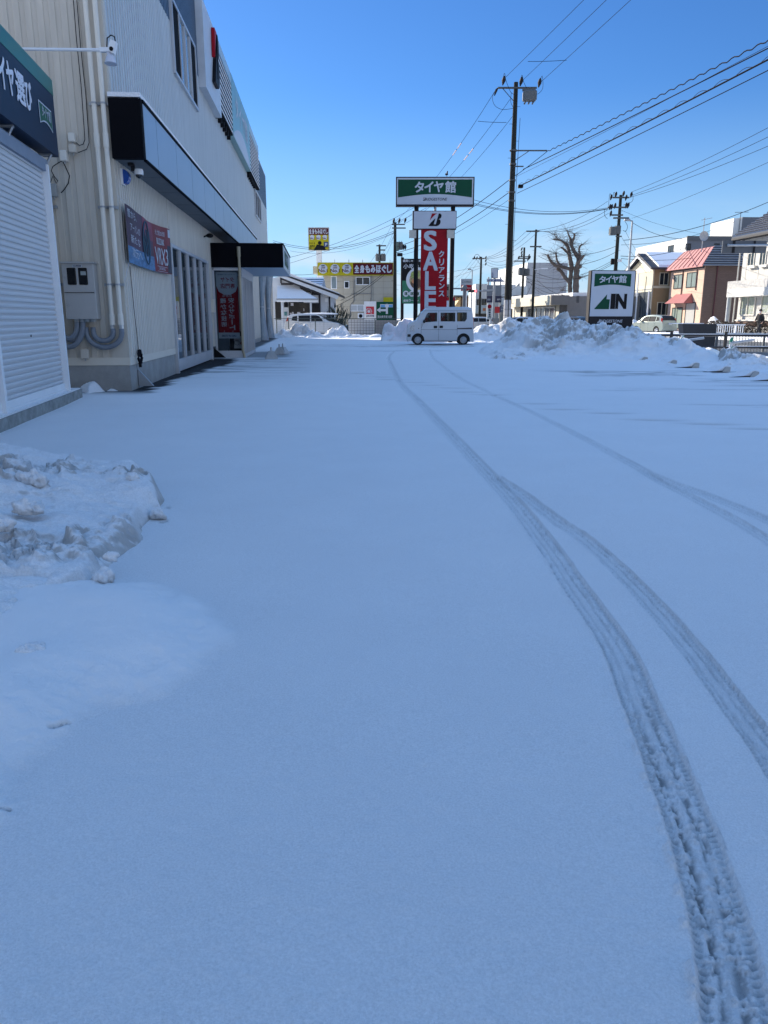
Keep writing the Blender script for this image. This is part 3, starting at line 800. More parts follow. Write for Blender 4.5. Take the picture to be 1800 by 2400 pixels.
for i in range(npn):
    a = 4.93 + pw * i
    m = MB(); m.box((-0.05, a + .12, 1.35), (-0.045, a + pw - .12, 1.95)); m.build('poster', POSTER, win)
    if i % 2 == 1 or i == 2:
        m = MB(); m.box((-0.044, a + .2, 1.42), (-0.041, a + .75, 1.66)); m.build('poster_print', RED, win)
m = MB(); m.box((-.10, 7.6, .3), (-.09, 8.1, 2.2)); m.box((-.10, 9.0, .5), (-.09, 9.5, 2.1)); m.build('hanging_flag', RED, win)
m = MB()
for i, ch in enumerate('ポート'): m.text(ch, (-.085, 9.42, 1.7 - i * .42), .34, .32, (0, -1, 0), (0, 0, 1), 0.02)
m.build('flag_lettering', SIGNWHITE, win)

# entrance porch of glass
V0, V1, VO = 12.4, 16.8, 1.05
pf_ = MB()
for (o, s) in ((0.04, V0), (VO - .07, V0), (VO - .07, V1 - .1), (VO - .07, 13.9), (VO - .07, 15.3)): pf_.box((o, s, 0), (o + .07, s + .08, 3.05))
pf_.box((0.04, V0, 0.0), (VO, V0 + .08, 0.24)); pf_.box((0.04, V0, 2.95), (VO, V0 + .08, 3.05)); pf_.box((VO - .08, V0, 0.0), (VO + .01, V1, 0.12)); pf_.box((VO - .08, V0, 2.75), (VO + .01, V1, 3.05))
for s in (12.75, 13.25, 14.35, 14.85, 15.75, 16.25): pf_.box((VO - .05, s, .1), (VO + .005, s + .05, 2.8))
porch = pf_.build('entrance_porch', ALU, shop)
m = MB(); m.poly([(0.1, V0 + .04, .2), (VO - .05, V0 + .04, .2), (VO - .05, V0 + .04, 3), (.1, V0 + .04, 3)]); m.poly([(VO - .03, V0, .1), (VO - .03, V1, .1), (VO - .03, V1, 2.8), (VO - .03, V0, 2.8)]); m.build('porch_glass', GLASS, porch)
m = MB(); m.box((0.03, V1 + .01, 0), (VO - .1, V1 + .06, 3.0)); m.poly([(.03, V0 + .9, .02), (VO, V0 + .9, .02), (VO, V1, .02), (.03, V1, .02)]); m.build('porch_interior', M('porch dark interior', (0.018, 0.018, 0.02), .7), porch)
# flag in the porch, printed side to the street so it reads mirrored from the lot
m = MB(); m.box((.14, 12.58, 0.66), (.88, 12.585, 2.92)); flag = m.build('promo_flag', RED, porch)
m = MB(); m.prism([(.14, 2.92), (.88, 2.92), (.88, 2.45), (.80, 2.25), (.62, 2.15), (.40, 2.15), (.22, 2.25), (.14, 2.45)], 'y', 12.574, 12.579); m.box((.14, 12.574, .66), (.88, 12.579, .86)); m.build('flag_white', SIGNWHITE, flag)
def mir(m, t, x, z, w_, h_, b=0.02): m.text(t, (x + w_, 12.572, z), w_, h_, (-1, 0, 0), (0, 0, 1), b)
m = MB(); mir(m, 'タイヤ', .30, 2.58, .46, .16); mir(m, '専門店', .28, 2.36, .5, .17); m.build('flag_print', RED, flag)
m = MB()
for i, ch in enumerate('安心サポート'):
    mir(m, ch if ch != 'ー' else '｜', .53 if ch != 'ー' else .61, 1.88 - i * .185, .20 if ch != 'ー' else .035, .165)
for i, ch in enumerate('確かな技術'): mir(m, ch, .25, 1.86 - i * .20, .20, .175)
m.text('だから', (.66, 12.572, 2.07), .32, .09, (-1, 0, 0), (0, 0, 1), 0.02)
m.poly([(.61, 12.572, .78), (.66, 12.572, .93), (.64, 12.572, .93)]); m.poly([(.30, 12.572, .78), (.36, 12.572, .93), (.34, 12.572, .93)])
m.build('flag_lettering', SIGNWHITE, flag)
m = MB(); mir(m, 'LINE UP STORE', .25, .715, .5, .07, 0.03); mir(m, 'ブリヂストンタイヤ専門店', .2, 2.80, .6, .05, .01); m.build('flag_small_print', M('flag ink', (.03, .05, .12), .6), flag)
m = MB(); m.box((.62, 12.95, .30), (1.0, 12.955, .72)); m.box((.86, 12.8, .9), (1.0, 12.805, 2.8)); m.build('poster', POSTER, porch)
m = MB(); m.tube([(.72 + .09 * math.cos(t), 12.945, .5 + .085 * math.sin(t)) for t in [i * .5 for i in range(13)]], .006, 4); m.build('poster_drawing', BLACK, porch)
m = MB(); m.ell((.92, 12.945, .48), (.08, .003, .07)); m.build('poster_print', RED, porch)
# porch canopy
m = MB(); m.box((0.03, 12.3, 3.05), (2.50, 12.34, 3.84)); m.box((0.03, 12.34, 3.80), (2.52, 18.4, 3.85)); pc = m.build('porch_canopy', BLACKS, shop)
m = MB(); m.box((2.46, 12.34, 3.05), (2.50, 18.4, 3.80)); m.box((.04, 18.36, 3.05), (2.46, 18.4, 3.80)); m.build('canopy_front', PALE, pc)
m = MB(); m.prism([(13.4, 3.2), (16.2, 3.2), (16.2, 3.68), (13.4, 3.68)], 'x', 2.502, 2.512); m.build('canopy_sign', GREEN, pc)
m = MB(); m.text('タイヤ館', (2.516, 13.8, 3.3), 2.0, .3, (0, 1, 0), (0, 0, 1), .02); m.build('canopy_lettering', SIGNWHITE, pc)
m = MB(); m.box((.04, 12.34, 3.06), (2.46, 18.36, 3.09)); m.build('canopy_soffit', PANEL, pc)
m = MB(); m.ell((1.35, 15.6, 3.82), (1.0, 2.8, .17), 24, 10); m.build('canopy_snow', SNOW, pc)
# beige down pipe in front of the porch
m = MB(); m.tube([(1.0, 12.22, 3.72), (1.0, 12.22, 3.40)], .062, 12); m.tube([(1.0, 12.22, 3.42), (1.0, 12.22, 0.25), (1.03, 12.22, .12), (1.05, 12.22, 0.0)], .046, 12)
for z in (2.9, 1.75, .3): m.tube([(1.0, 12.22, z), (1.0, 12.22, z + .03)], .053, 12)
m.build('down_pipe', M('tan pipe', (.34, .29, .20), .45), shop)
m = MB(); m.box((0.03, 11.55, 1.55), (.16, 11.9, 1.98)); m.build('control_box', CREAMTRIM, shop)
m = MB(); m.box((0.03, 11.5, .95), (.06, 11.7, 1.2)); m.build('door_phone', ALU, shop)
m = MB(); m.prism([(0.03, .02), (.32, .02), (.03, .36)], 'y', .55, .62); m.build('door_stop', STEEL, shop)
m = MB(); m.prism([(0.03, .02), (.42, .02), (.03, .36)], 'y', 11.9, 12.0); m.build('door_stop', BLACK, shop)
# upper window with black side panels
m = MB()
for a, b, c, d in ((6.9, 10.75, 9.28, 9.36), (6.9, 10.75, 7.55, 7.62), (6.88, 6.94, 7.55, 9.36), (10.7, 10.78, 7.55, 9.36), (7.88, 7.94, 7.6, 9.3), (9.70, 9.76, 7.6, 9.3), (8.8, 8.85, 7.6, 9.3)): m.box((0.02, a, c), (.125, b, d))
uw = m.build('upper_window', ALU, shop)
for q_ in (6.94, 9.76): m = MB(); m.box((.02, q_, 7.62), (.095, q_ + .94, 9.28)); m.build('window_panel', BLACKS, uw)
m = MB(); m.box((.02, 7.94, 7.62), (.075, 8.8, 9.28)); m.box((.02, 8.85, 7.62), (.075, 9.7, 9.28)); m.build('pane', M('upper window glass', (.16, .2, .22), .08, var=.25, scale=1), uw)
m = MB(); m.box((.02, 32.0, 7.15), (.08, 36.0, 8.5)); lv = m.build('upper_window', BLACKS, shop)
m = MB()
for s in (32.0, 33.3, 34.7, 35.95): m.box((.03, s, 7.15), (.14, s + .06, 8.5))
m.box((.03, 32, 8.45), (.14, 36, 8.52)); m.box((.03, 32, 7.1), (.14, 36, 7.17)); m.build('window_frame', ALU, lv)
# roof sign band
sA = SHOP.on_x(478, 100, .28)[0]; sB = SHOP.on_x(518, 240, .28)[0]; sC = SHOP.on_x(507, 100, .48)[0]; sD = SHOP.on_x(519, 130, .48)[0]
m = MB(); m.box((.03, sA, 8.45), (.28, sB, 10.98)); sb = m.build('logo_panel', M('sign box paint', (.50, .53, .56), .4), shop)
def logoB(mk, ox, oz, w_, h_, red, blk, t=None):
    n = lambda P: [(ox + (p[0] - 697) / 253 * w_, oz + (1078 - p[1]) / 248 * h_) for p in P]
    mk(red, n([(765, 832), (868, 832), (830, 852), (790, 890), (755, 930), (728, 967)]))
    mk(blk, n([(896, 830), (925, 833), (944, 850), (950, 872), (946, 905), (930, 928), (898, 941), (920, 952), (932, 972), (933, 1005), (918, 1042), (892, 1066), (858, 1078), (697, 1078), (745, 1012), (792, 962), (834, 925), (803, 1042), (842, 1042)]))
r_, b_ = MB(), MB()
logoB(lambda mm, P: mm.prism([(a, b) for a, b in P], 'x', .29, .40), sC, SHOP.on_x(508, 184, .48)[1], sD - sC, 1.75, r_, b_)
r_.build('logo_red', RED, sb); b_.build('logo_black', BLACK, sb)
for (a, b) in ((15.15, 19.3), (27.45, 33.4)):
    m = MB(); m.box((.03, a, 8.66), (.26, b, 11.0)); lo = m.build('louvre_panel', BLACKS, shop)
    m = MB()
    for i in range(10): m.box((.262, a, 8.74 + i * .19), (.285, b, 8.80 + i * .19))
    m.build('louvre_slat', WHITE, lo)
    m = MB(); m.box((.262, a, 10.6), (.285, b, 11.0)); m.build('louvre_head', M('pale blue sign film', (.35, .47, .52), .4), lo)
    m = MB()
    for i in range(6): m.box((.05, a + .3 + i * .7, 8.45), (.2, a + .4 + i * .7, 8.66))
    m.build('sign_bracket', BLACK, lo)
m = MB(); m.box((.03, 19.35, 8.66), (.288, 27.4, 11.02)); gs = m.build('name_panel', M('faded green sign film', (.16, .32, .32), .35), shop)
m = MB(); m.prism([(19.4, 8.7)] + [(19.4 + 7.95 * i / 12, 8.75 + .75 * math.sin(math.pi * i / 12) ** .8) for i in range(13)] + [(27.35, 8.7)], 'x', .290, .294); m.build('name_panel_arc', SIGNWHITE, gs)
m = MB(); m.text('タイヤ館', (.296, 20.6, 9.65), 5.6, 1.0, (0, 1, 0), (0, 0, 1), .02); m.build('lettering', SIGNWHITE, gs)
# bay doors with tied back vinyl strips
VINYL = M('grey vinyl strips', (.22, .28, .33), .25, var=.3, scale=4, stretch=(5, 5, .3))
for s in (33.6, 39.6):
    m = MB(); P = []
    for i in range(17):
        z = 4.3 * i / 16; q = abs(z - 2.0) / 2.2; P.append((.16 + .26 * min(1, q) ** 1.3, z))
    m.lathe((.10, s, 0), P, n=22)
    m.v = [(x * (1 + .10 * math.sin(14 * math.atan2(y - s, x - .1))), y, z) for x, y, z in m.v]
    cu = m.build('vinyl_curtain', VINYL, shop, smooth=True)
    m = MB(); m.tube([(.10 + .19 * math.cos(t), s + .19 * math.sin(t), 2.0) for t in [i * .5 for i in range(14)]], .02, 5); m.build('curtain_tie', SIGNWHITE, cu)
m = MB(); m.box((.0, 33.2, 0), (.02, 35.2, 4.4)); m.box((.0, 38.0, 0), (.02, 41.2, 4.4)); m.build('bay_opening', INTERIOR, shop)
m = MB(); m.box((.0, L_S - .6, .1), (.3, L_S, 4.2)); m.build('bay_pillar', CREAM, shop)

# things fixed to the shop wall --------------------------------------------------
def shopthing(name, label, cat, o, s, z=0, group=None): return thing(name, label, cat, SHOP.w((o, s, z)), TH, group)
c = SHOP.w((0.06, 0.0, 0))
ban = shopthing('banner', 'red and blue winter tyre advertising banner tied to the cream wall', 'banner', .10, .08, 2.40)
BW, BH = 4.38, 1.06
def bpt(a, b):           # gentle waves and a sagging top edge
    return (0.03 + .016 * math.sin(a * 9) * (0.4 + b) + .008 * math.sin(a * 23), a * BW, b * BH - .05 * math.sin(math.pi * a) * b - .03 * math.sin(math.pi * a))
def sheet(mb, a0, a1, b0, b1, off=0.0, n=24, k=6):
    vs = [];
    for j in range(k + 1):
        for i in range(n + 1):
            p = bpt(a0 + (a1 - a0) * i / n, b0 + (b1 - b0) * j / k); vs.append((p[0] + off, p[1], p[2]))
    mb.add(vs, [(j * (n + 1) + i, j * (n + 1) + i + 1, (j + 1) * (n + 1) + i + 1, (j + 1) * (n + 1) + i) for j in range(k) for i in range(n)])
def onban(mb):            # bend flat lettering (a along, b up, 0..1) onto the cloth
    mb.v = [(lambda q: (q[0] + p[0], q[1], q[2]))(bpt(p[1], p[2])) for p in mb.v]
m = MB(); sheet(m, 0, .55, 0, 1); m.build('cloth', M('banner purple print', (.055, .022, .048), .6, var=.7, scale=1.6), ban)
m = MB(); sheet(m, .55, 1, 0, 1); m.build('cloth', M('banner red print', (.17, .008, .016), .6, var=.3, scale=1.2), ban)
m = MB(); sheet(m, 0.0, .55, 0.0, .30, .004); m.build('road_print', M('banner blue print', (.06, .16, .30), .6, var=.6, scale=5, stretch=(1, 1, 3)), ban)
m = MB(); sheet(m, .87, 1, 0.02, .62, .004); m.build('road_print', M('banner dark print', (.012, .014, .035), .6, var=.6, scale=5), ban)
m = MB(); sheet(m, .30, .55, .62, 1, .003); m.build('sky_print', M('banner rose print', (.19, .03, .06), .6, var=.6, scale=3), ban)
m = MB()
for rr, n_ in ((1.0, 26), (.62, 22)):
    m.tube([(.014, .36 + .085 * rr * math.cos(t) + .02, .52 + .42 * rr * math.sin(t)) for t in [2 * math.pi * i / n_ for i in range(n_ + 1)]], .012 if rr == 1 else .008, 4)
for i in range(5):
    t = 2 * math.pi * i / 5; m.tube([(.014, .38, .52), (.014, .38 + .05 * math.cos(t), .52 + .27 * math.sin(t))], .007, 4)
onban(m); m.build('tyre_print', M('banner tyre print', (.010, .055, .095), .6, var=.4, scale=6), ban)
def btext(m, t, a, b, w_, h_, bold=.02): m.text(t, (.008, a, b), w_, h_, (0, 1, 0), (0, 0, 1), bold)
m = MB(); btext(m, 'BLIZZAK', .62, .60, .18, .13, .01); btext(m, 'VRX3', .57, .17, .30, .36, .004); btext(m, '氷上性能20%改善', .60, .79, .22, .11, .0); btext(m, 'DANANG', .64, .06, .16, .06, .0)
m.box((.006, .60, .125), (.009, .85, .132)); m.box((.006, .60, .02), (.009, .85, .027))
m.box((.006, .90, .80), (.009, .99, .97))
btext(m, '雪から、', .02, .80, .16, .14, .0); btext(m, 'アーバンの', .05, .58, .19, .14, .0); btext(m, '新たな', .05, .37, .19, .15, .0); btext(m, '次元へ', .06, .12, .2, .18, .0)
onban(m); m.build('lettering', SIGNWHITE, ban)
m = MB()
for q in ((0, 1), (0, 0), (1, 1), (1, 0)):
    p = bpt(*q); m.tube([p, (-.02, p[1] + (-.25 if q[0] == 0 else .2), p[2] + (.1 if q[1] else -.35))], .004, 4)
m.build('tie_cord', SIGNWHITE, ban)

# conduits on the end wall
EW = lambda px, py, off: SHOP.on_y(px, py, off)
PIPEM = M('cream vinyl pipe', (.68, .64, .56), .4, var=.04)
HOSE = M('grey corrugated hose', (.17, .19, .22), .5)
def endpipe(label, x, zb, top=10.8, ups=True, hose=None):
    t = shopthing('conduit_pipe', label, 'pipe', x, -.14, 0, 'conduits on the beige end wall')
    m = MB(); m.tube([(0, 0, zb), (0, 0, top)], .044, 14); m.tube([(0, 0, 4.38), (0, 0, 4.62)], .053, 14); m.tube([(0, 0, zb - .02), (0, 0, zb + .16), (0, 0, zb + .2)], [.055, .055, .044], 14); m.build('pipe', PIPEM, t)
    m = MB(); m.tube([(0, 0, zb - .09), (0, 0, zb)], .048, 6); m.build('hose_nut', M('zinc nut', (.55, .56, .56), .3, .8), t)
    for z in (5.10, 3.35, 1.97 if zb < 1.5 else 1.97):
        m = MB(); m.tube([(0, 0, z), (0, 0, z + .03)], .051, 14); m.box((-.10, .05, z - .01), (.10, .11, z + .04)); m.box((-.02, -.06, z + .003), (.02, .05, z + .027)); m.build('clamp', STEEL, t)
    if hose:
        P = [(0, 0, zb - .09)]
        cx = hose / 2; r = abs(hose) / 2
        for i in range(13):
            a = math.pi * i / 12; P.append((cx + (0 - cx) * math.cos(a), 0, zb - .16 - r * 0.85 * math.sin(a)))
        P.append((hose, 0, zb - .06)); mm = MB(); mm.tube(P, .05, 12); mm.build('hose', HOSE, t, smooth=True)
x1, _ = EW(262, 740, -.14); x2, _ = EW(282, 740, -.14)
endpipe('left of the two cream conduit pipes rising by the shop corner', x1, 1.26, hose=-.37)
endpipe('right of the two cream conduit pipes rising by the shop corner', x2, 1.26, hose=-.66)
x3, _ = EW(141, 720, -.14)
endpipe('cream conduit pipe half hidden behind the shutter frame', x3, 1.26, top=3.6, hose=.33)
# meter cabinet
xl, zt_ = EW(143, 617, -.30); xr, zb_ = EW(229, 748, -.30)
mc = shopthing('meter_cabinet', 'grey steel meter cabinet with two dark inspection windows on the beige end wall', 'cabinet', (xl + xr) / 2, -.30, zb_)
wd = (xr - xl) / 2; hh = zt_ - zb_
GREYBOX = M('grey cabinet paint', (.40, .385, .365), .5, var=.05)
m = MB(); m.bbox((-wd, 0.0, 0), (wd, .27, hh), .008); m.box((-wd - .02, -.03, hh), (wd + .02, .27, hh + .03)); m.build('cabinet', GREYBOX, mc)
m = MB(); m.box((-wd + .01, -.008, hh * .475), (wd - .02, 0.004, hh * .485)); m.build('door_gap', BLACK, mc)
for a in (-.62, .10):
    m = MB(); m.bbox((a * wd - .02, -.012, hh * .62), (a * wd + wd * .50, .004, hh * .92), .01); m.build('inspection_window', M('black acrylic', (.008, .008, .01), .1), mc)
m = MB(); m.box((.18 * wd, -.016, hh * .79), (.52 * wd, -.013, hh * .86)); m.build('meter_label', M('meter plate', (.3, .32, .3), .5), mc)
m = MB(); m.box((-.30 * wd, -.006, hh * .935), (.30 * wd, .002, hh * .975)); lb = m.build('name_plate', SIGNWHITE, mc)
m = MB(); m.text('引込開閉器盤', (-.26 * wd, -.009, hh * .942), .52 * wd, hh * .025, bold=.01); m.build('plate_lettering', BLACK, lb)
for z in (hh * .74, hh * .25):
    m = MB(); m.lathe((-wd * .88, -.01, z), [(.022, .0), (.022, .02), (.0, .02)], 'y', 12); m.build('lock', STEEL, mc)
xq = [xl + (xr - xl) * k for k in (.27, .45, .62, .80)]
for k, (xx, sp, dp) in enumerate([(xq[0], -.36, .30), (xq[1], -.62, .46)]):
    m = MB(); P = [(xx - (xl + xr) / 2, .12, 0)] + [(xx - (xl + xr) / 2 + sp / 2 - sp / 2 * math.cos(math.pi * i / 12), .12, -.06 - dp * math.sin(math.pi * i / 12)) for i in range(13)]
    m.tube(P, .05, 12); m.build('hose', HOSE, mc, smooth=True)
m = MB()
for xx in xq: m.tube([(xx - (xl + xr) / 2, .12, -.05), (xx - (xl + xr) / 2, .12, 0)], .058, 6)
m.build('hose_nuts', M('zinc nut', (.55, .56, .56), .3, .8), mc)
# small fittings
def smallbox(label, px, py, w_, h_, mat, name='wall_box', cat='box', d=.10):
    x, z = EW(px, py, -.03)
    t = shopthing(name, label, cat, x, -.03, z)
    m = MB(); m.bbox((-w_ / 2, -d, -h_ / 2), (w_ / 2, 0, h_ / 2), .012); m.build('cover', mat, t)
    m = MB(); m.tube([(0, -d * .5, -h_ / 2), (0, -d * .5, -h_ / 2 - .04)], .015, 8); m.build('cable_gland', STEEL, t); return t
smallbox('small beige socket cover low on the beige end wall', 201, 829, .15, .19, BEIGE, 'socket_cover', 'cover')
smallbox('upper of two cream wiring hoods on the end wall', 172, 325, .11, .15, PIPEM, 'wiring_hood', 'hood', .14)
smallbox('lower of two cream wiring hoods on the end wall', 174, 351, .13, .14, BEIGE, 'wiring_hood', 'hood', .14)
smallbox('grey junction box hanging below the dark shutter sign', 128, 448, .13, .22, M('grey box', (.3, .3, .28), .6), 'junction_box', 'box', .12)
smallbox('white spot lamp bracket on the end wall beside the navy sign', 154, 368, .12, .18, PIPEM, 'lamp_bracket', 'bracket', .16)
def wallcable(label, pts, r=.007, off=-.05, grp='loose cables on the end wall'):
    P = []
    for (px, py) in pts:
        x, z = EW(px, py, off); P.append(SHOP.w((x, off, z)))
    m = MB(); b = P[0]; m.tube([q - b for q in P], r, 5)
    tag(m.build('wall_cable', WIREM, loc=b), label, 'cable', grp)
wallcable('thin black cable running straight down the beige end wall, left one', [(172, 0), (179, 90), (190, 200), (199, 327)])
wallcable('thin black cable running down beside the conduit pipes, right one', [(180, 0), (189, 110), (201, 220), (207, 305), (209, 335), (203, 350), (185, 357), (175, 355)])
wallcable('short thin cable looping from the upper wiring hood', [(199, 327), (195, 338), (186, 341), (176, 332)])
wallcable('black cable dropping in a curve under the lamp bracket', [(146, 376), (153, 390), (163, 412), (160, 430), (150, 445), (143, 452)], .009)
wallcable('tangled black cable below the corner of the navy sign', [(148, 376), (136, 382), (124, 390), (120, 400), (128, 415), (136, 424), (132, 430), (124, 412), (118, 428)], .008)
# camera, alarm lamp and cord on the long wall
x, z = .34, 4.05
sc_ = shopthing('security_camera', 'white dome security camera hanging under the black canopy end', 'camera', .30, .28, 4.2)
m = MB(); m.box((-.10, -.02, -.05), (.0, .10, 0.0)); m.box((-.05, .0, -.14), (.02, .05, -.04)); m.build('mount', DARKFRAME, sc_)
m = MB(); m.lathe((.08, .05, -.20), [(.0, .10), (.075, .10), (.085, .07), (.085, .0), (.07, .0)], n=20); m.build('housing', WHITE, sc_)
m = MB(); m.ell((.08, .05, -.20), (.066, .066, .066)); m.build('dome', GLASSD, sc_, smooth=True)
y, z = SHOP.on_x(284, 412, .06)
al = shopthing('alarm_lamp', 'half round blue and white alarm lamp on the cream wall', 'lamp', .03, .42, z)
m = MB(); m.box((0, -.10, -.14), (.05, .10, .14)); m.build('base', WHITE, al)
m = MB(); m.prism([(-.13, .05)] + [(.13 * math.sin(-math.pi / 2 + math.pi * i / 12), .05 + .11 * math.cos(-math.pi / 2 + math.pi * i / 12)) for i in range(13)], 'y', -.09, .09)
m.v = [(b_, y_, a_) for (a_, y_, b_) in m.v]; m.build('lens', M('blue lens', (.01, .07, .32), .2), al)
y, z = SHOP.on_x(321, 838, .06)
cd = shopthing('coiled_cord', 'black electric cord coiled on the cream wall near the ground', 'cord', .04, .55, z)
m = MB()
m.tube([(.03 + .01 * (i % 5), .0 + (.11 + .012 * (i // 13)) * math.cos(i * .48), (.12 + .01 * (i // 13)) * math.sin(i * .48)) for i in range(44)], .014, 6)
m.tube([(.03, .0, .12), (.035, -.05, .5), (.03, -.12, 1.0), (.03, -.18, 1.75)], .006, 5); m.build('cable', WIREM, cd)
m = MB(); m.box((.02, -.03, -.2), (.07, .03, -.12)); m.build('plug', BLACK, cd)
wl = shopthing('wall_lamp', 'small black outdoor lamp on the cream wall beside the porch canopy', 'lamp', .03, 10.9, 3.9)
m = MB(); m.tube([(0, 0, 0), (.16, 0, .06)], .025, 8); m.build('arm', BLACK, wl); m = MB(); m.ell((.2, 0, .04), (.12, .1, .07)); m.build('shade', BLACK, wl)

# ------------------------------------------------------------------ shutter store at the near left
A_ = gr(194, 932); B_ = gr(0, 1015)
aw = math.atan2(-(A_.x - B_.x), A_.y - B_.y)          # heading of the step front
ST = Frame((B_.x, B_.y, 0), aw)                        # local x out to the lot, y along the step
LST = (A_ - B_).length
st = thing('shutter_store', 'white roller shutter store with a navy and green sign band', 'building', ST.loc, aw)
m = MB(); m.box((-4, -6, -.1), (-.35, LST - .35, 4.9)); m.build('wall', PALE, st)
m = MB(); m.box((-.9, -6, -.1), (0, LST, .155)); m.build('step', M('step concrete', (.25, .26, .25), .9, var=.4, scale=6, bump=.4), st)
m = MB(); m.box((-.9, -6, .157), (-.02, LST - .05, .178)); m.build('step_snow', SNOW, st)
SHUT = M('white shutter slats', (.58, .59, .60), .5, .0, var=.04, stretch=(1, .3, 3))
sy1 = LST - .62
m = MB(); prof = []; z = .30
while z < 3.62:
    prof += [(0.0, z), (.0, z + .012), (.024, z + .016), (.032, z + .04), (.028, z + .064), (.0, z + .068)]; z += .08
prof = [(p[0] - .17, p[1]) for p in prof]; n = len(prof)
m.add([(p[0], -6, p[1]) for p in prof] + [(p[0], sy1, p[1]) for p in prof], [(i, i + 1, n + i + 1, n + i) for i in range(n - 1)])
shu = m.build('shutter', SHUT, st)
m = MB(); m.box((-.19, -6, .21), (-.12, sy1, .31)); m.build('bottom_bar', WHITE, shu)
m = MB(); m.lathe((-.145, 2.2, 1.12), [(.0, 0.008), (.018, .008), (.018, 0)], 'x', 12); m.build('lock', BLACK, shu)
m = MB(); m.box((-.34, sy1, .16), (-.05, sy1 + .06, 3.72)); m.box((-.34, sy1 + .06, .16), (-.09, sy1 + .16, 3.72)); m.box((-.3, -6, .16), (-.10, sy1, .215)); m.build('shutter_frame', WHITE, st)
m = MB(); m.box((-.34, .52, .16), (-.06, .60, 1.45)); m.box((-.062, .54, .4), (-.05, .58, .5)); m.build('middle_post', WHITE, st)
m = MB(); m.box((-.36, -6, 3.62), (-.08, sy1 + .1, 3.80)); m.build('shutter_head', M('grey shutter case', (.2, .24, .3), .5), st)
ey_, ez = ST.on_x(138, 369, .02); _, ezt = ST.on_x(125, 193, .02)
m = MB(); m.box((-.22, -6, ez), (0.02, ey_, ezt)); sg = m.build('sign_band', NAVY, st)
m = MB(); gh = (ezt - ez) * .20; m.box((0.021, -6, ezt - gh), (.026, ey_ + .002, ezt + .002)); m.build('sign_stripe', M('teal green film', (.005, .13, .085), .35), sg)
m = MB()
def sgt(t, pl, pr):
    (ya, za), (yb, zb2) = ST.on_x(*pl, .03), ST.on_x(*pr, .03)
    m.text(t, (.03, ya, zb2), yb - ya, za - zb2, (0, 1, 0), (0, 0, 1), .025)
zc = [ST.on_x(0, 200, .03), ST.on_x(78, 232, .03)]
y0_, _ = ST.on_x(1, 200, .03); y1_, _ = ST.on_x(17, 210, .03); y2_, _ = ST.on_x(20, 225, .03); y3_, _ = ST.on_x(38, 235, .03); y4_, _ = ST.on_x(41, 240, .03); y5_, _ = ST.on_x(62, 250, .03); y6_, _ = ST.on_x(60, 250, .03); y7_, _ = ST.on_x(78, 265, .03)
zlo = ez + (ezt - ez) * .30; zhi = ez + (ezt - ez) * .66
for (t, a, b) in (('イ', y0_, y1_), ('ヤ', y2_, y3_), ('選', y4_, y5_), ('び', y6_ + .05, y7_)): m.text(t, (.03, a, zlo), b - a, zhi - zlo, (0, 1, 0), (0, 0, 1), .03)
m.text('タ', (.03, y0_ - 1.1, zlo), .8, zhi - zlo, (0, 1, 0), (0, 0, 1), .03)
m.build('lettering', M('white sign letters', (.72, .74, .8), .5), sg)
ga, _ = ST.on_x(91, 248, .03); gb, _ = ST.on_x(121, 275, .03); g0 = ez + (ezt - ez) * .27; g1 = ez + (ezt - ez) * .55
def flagshape(i): return [(ga + i, g1 - i), (gb - i, g1 - i)] + [(gb - i - (gb - ga - 2 * i) * k / 8, g0 + i + .07 * math.sin(math.pi * k / 8)) for k in range(9)]
m = MB(); m.prism(flagshape(0), 'x', .027, .030); bd = m.build('badge', SIGNWHITE, sg)
m = MB(); m.prism(flagshape(.022), 'x', .031, .033); m.build('badge_field', M('badge green', (.006, .11, .065), .35), sg)
m = MB(); m.text('タイヤ館', (.036, ga + .12, g0 + .12), gb - ga - .22, .16, (0, 1, 0), (0, 0, 1), .02); m.build('badge_lettering', SIGNWHITE, sg)
m = MB()
for y in (ey_ - .3, ey_ - 2.2): m.prism([(-.35, ez - .03), (-.02, ez - .03), (-.02, ez), (-.35, ez)], 'y', y, y + .05); m.tube([(-.03, y, ez - .02), (-.16, y, ez - .25), (-.34, y, ez - .36)], .018, 6)
m.build('sign_bracket', STEEL, st)
# flood lamp on a long arm out of the sign
p0 = at(38, 115, 13.0); p1 = at(238, 117, 13.0)
fl = thing('flood_lamp', 'white floodlight on a long horizontal arm above the navy sign', 'lamp', p0)
q = p1 - p0
m = MB(); m.tube([(-.9, -.3, 0), (0, 0, 0), q], .022, 10); m.build('arm', WHITE, fl)
m = MB(); m.box((q.x - .02, -.03, -.03 + q.z), (q.x + .16, .03, .03 + q.z)); m.prism([(q.x + .10, q.z - .02), (q.x + .19, q.z - .06), (q.x + .24, q.z + .10), (q.x + .16, q.z + .13)], 'y', -.05, .05); m.build('bracket', WHITE, fl)
m = MB(); m.tube([(q.x + .10, 0, q.z - .02), (q.x + .12, -.01, q.z - .08), (q.x + .13, -.02, q.z - .10), (q.x + .13, -.03, q.z - .20)], [.025, .04, .058, .092], 16); m.build('lamp_head', M('frosted lamp', (.55, .55, .6), .3), fl)
m = MB(); m.lathe((q.x + .165, -.052, q.z + .0), [(.03, -.01), (.03, 0), (0, 0)], 'y', 12); m.tube([(q.x + .08, 0, q.z + .02), (q.x + .10, 0, q.z + .16), (q.x + .16, 0, q.z + .2), (q.x + .21, 0, q.z + .18), (q.x + .22, 0, q.z + .1)], .01, 6); m.build('cable', BLACK, fl)
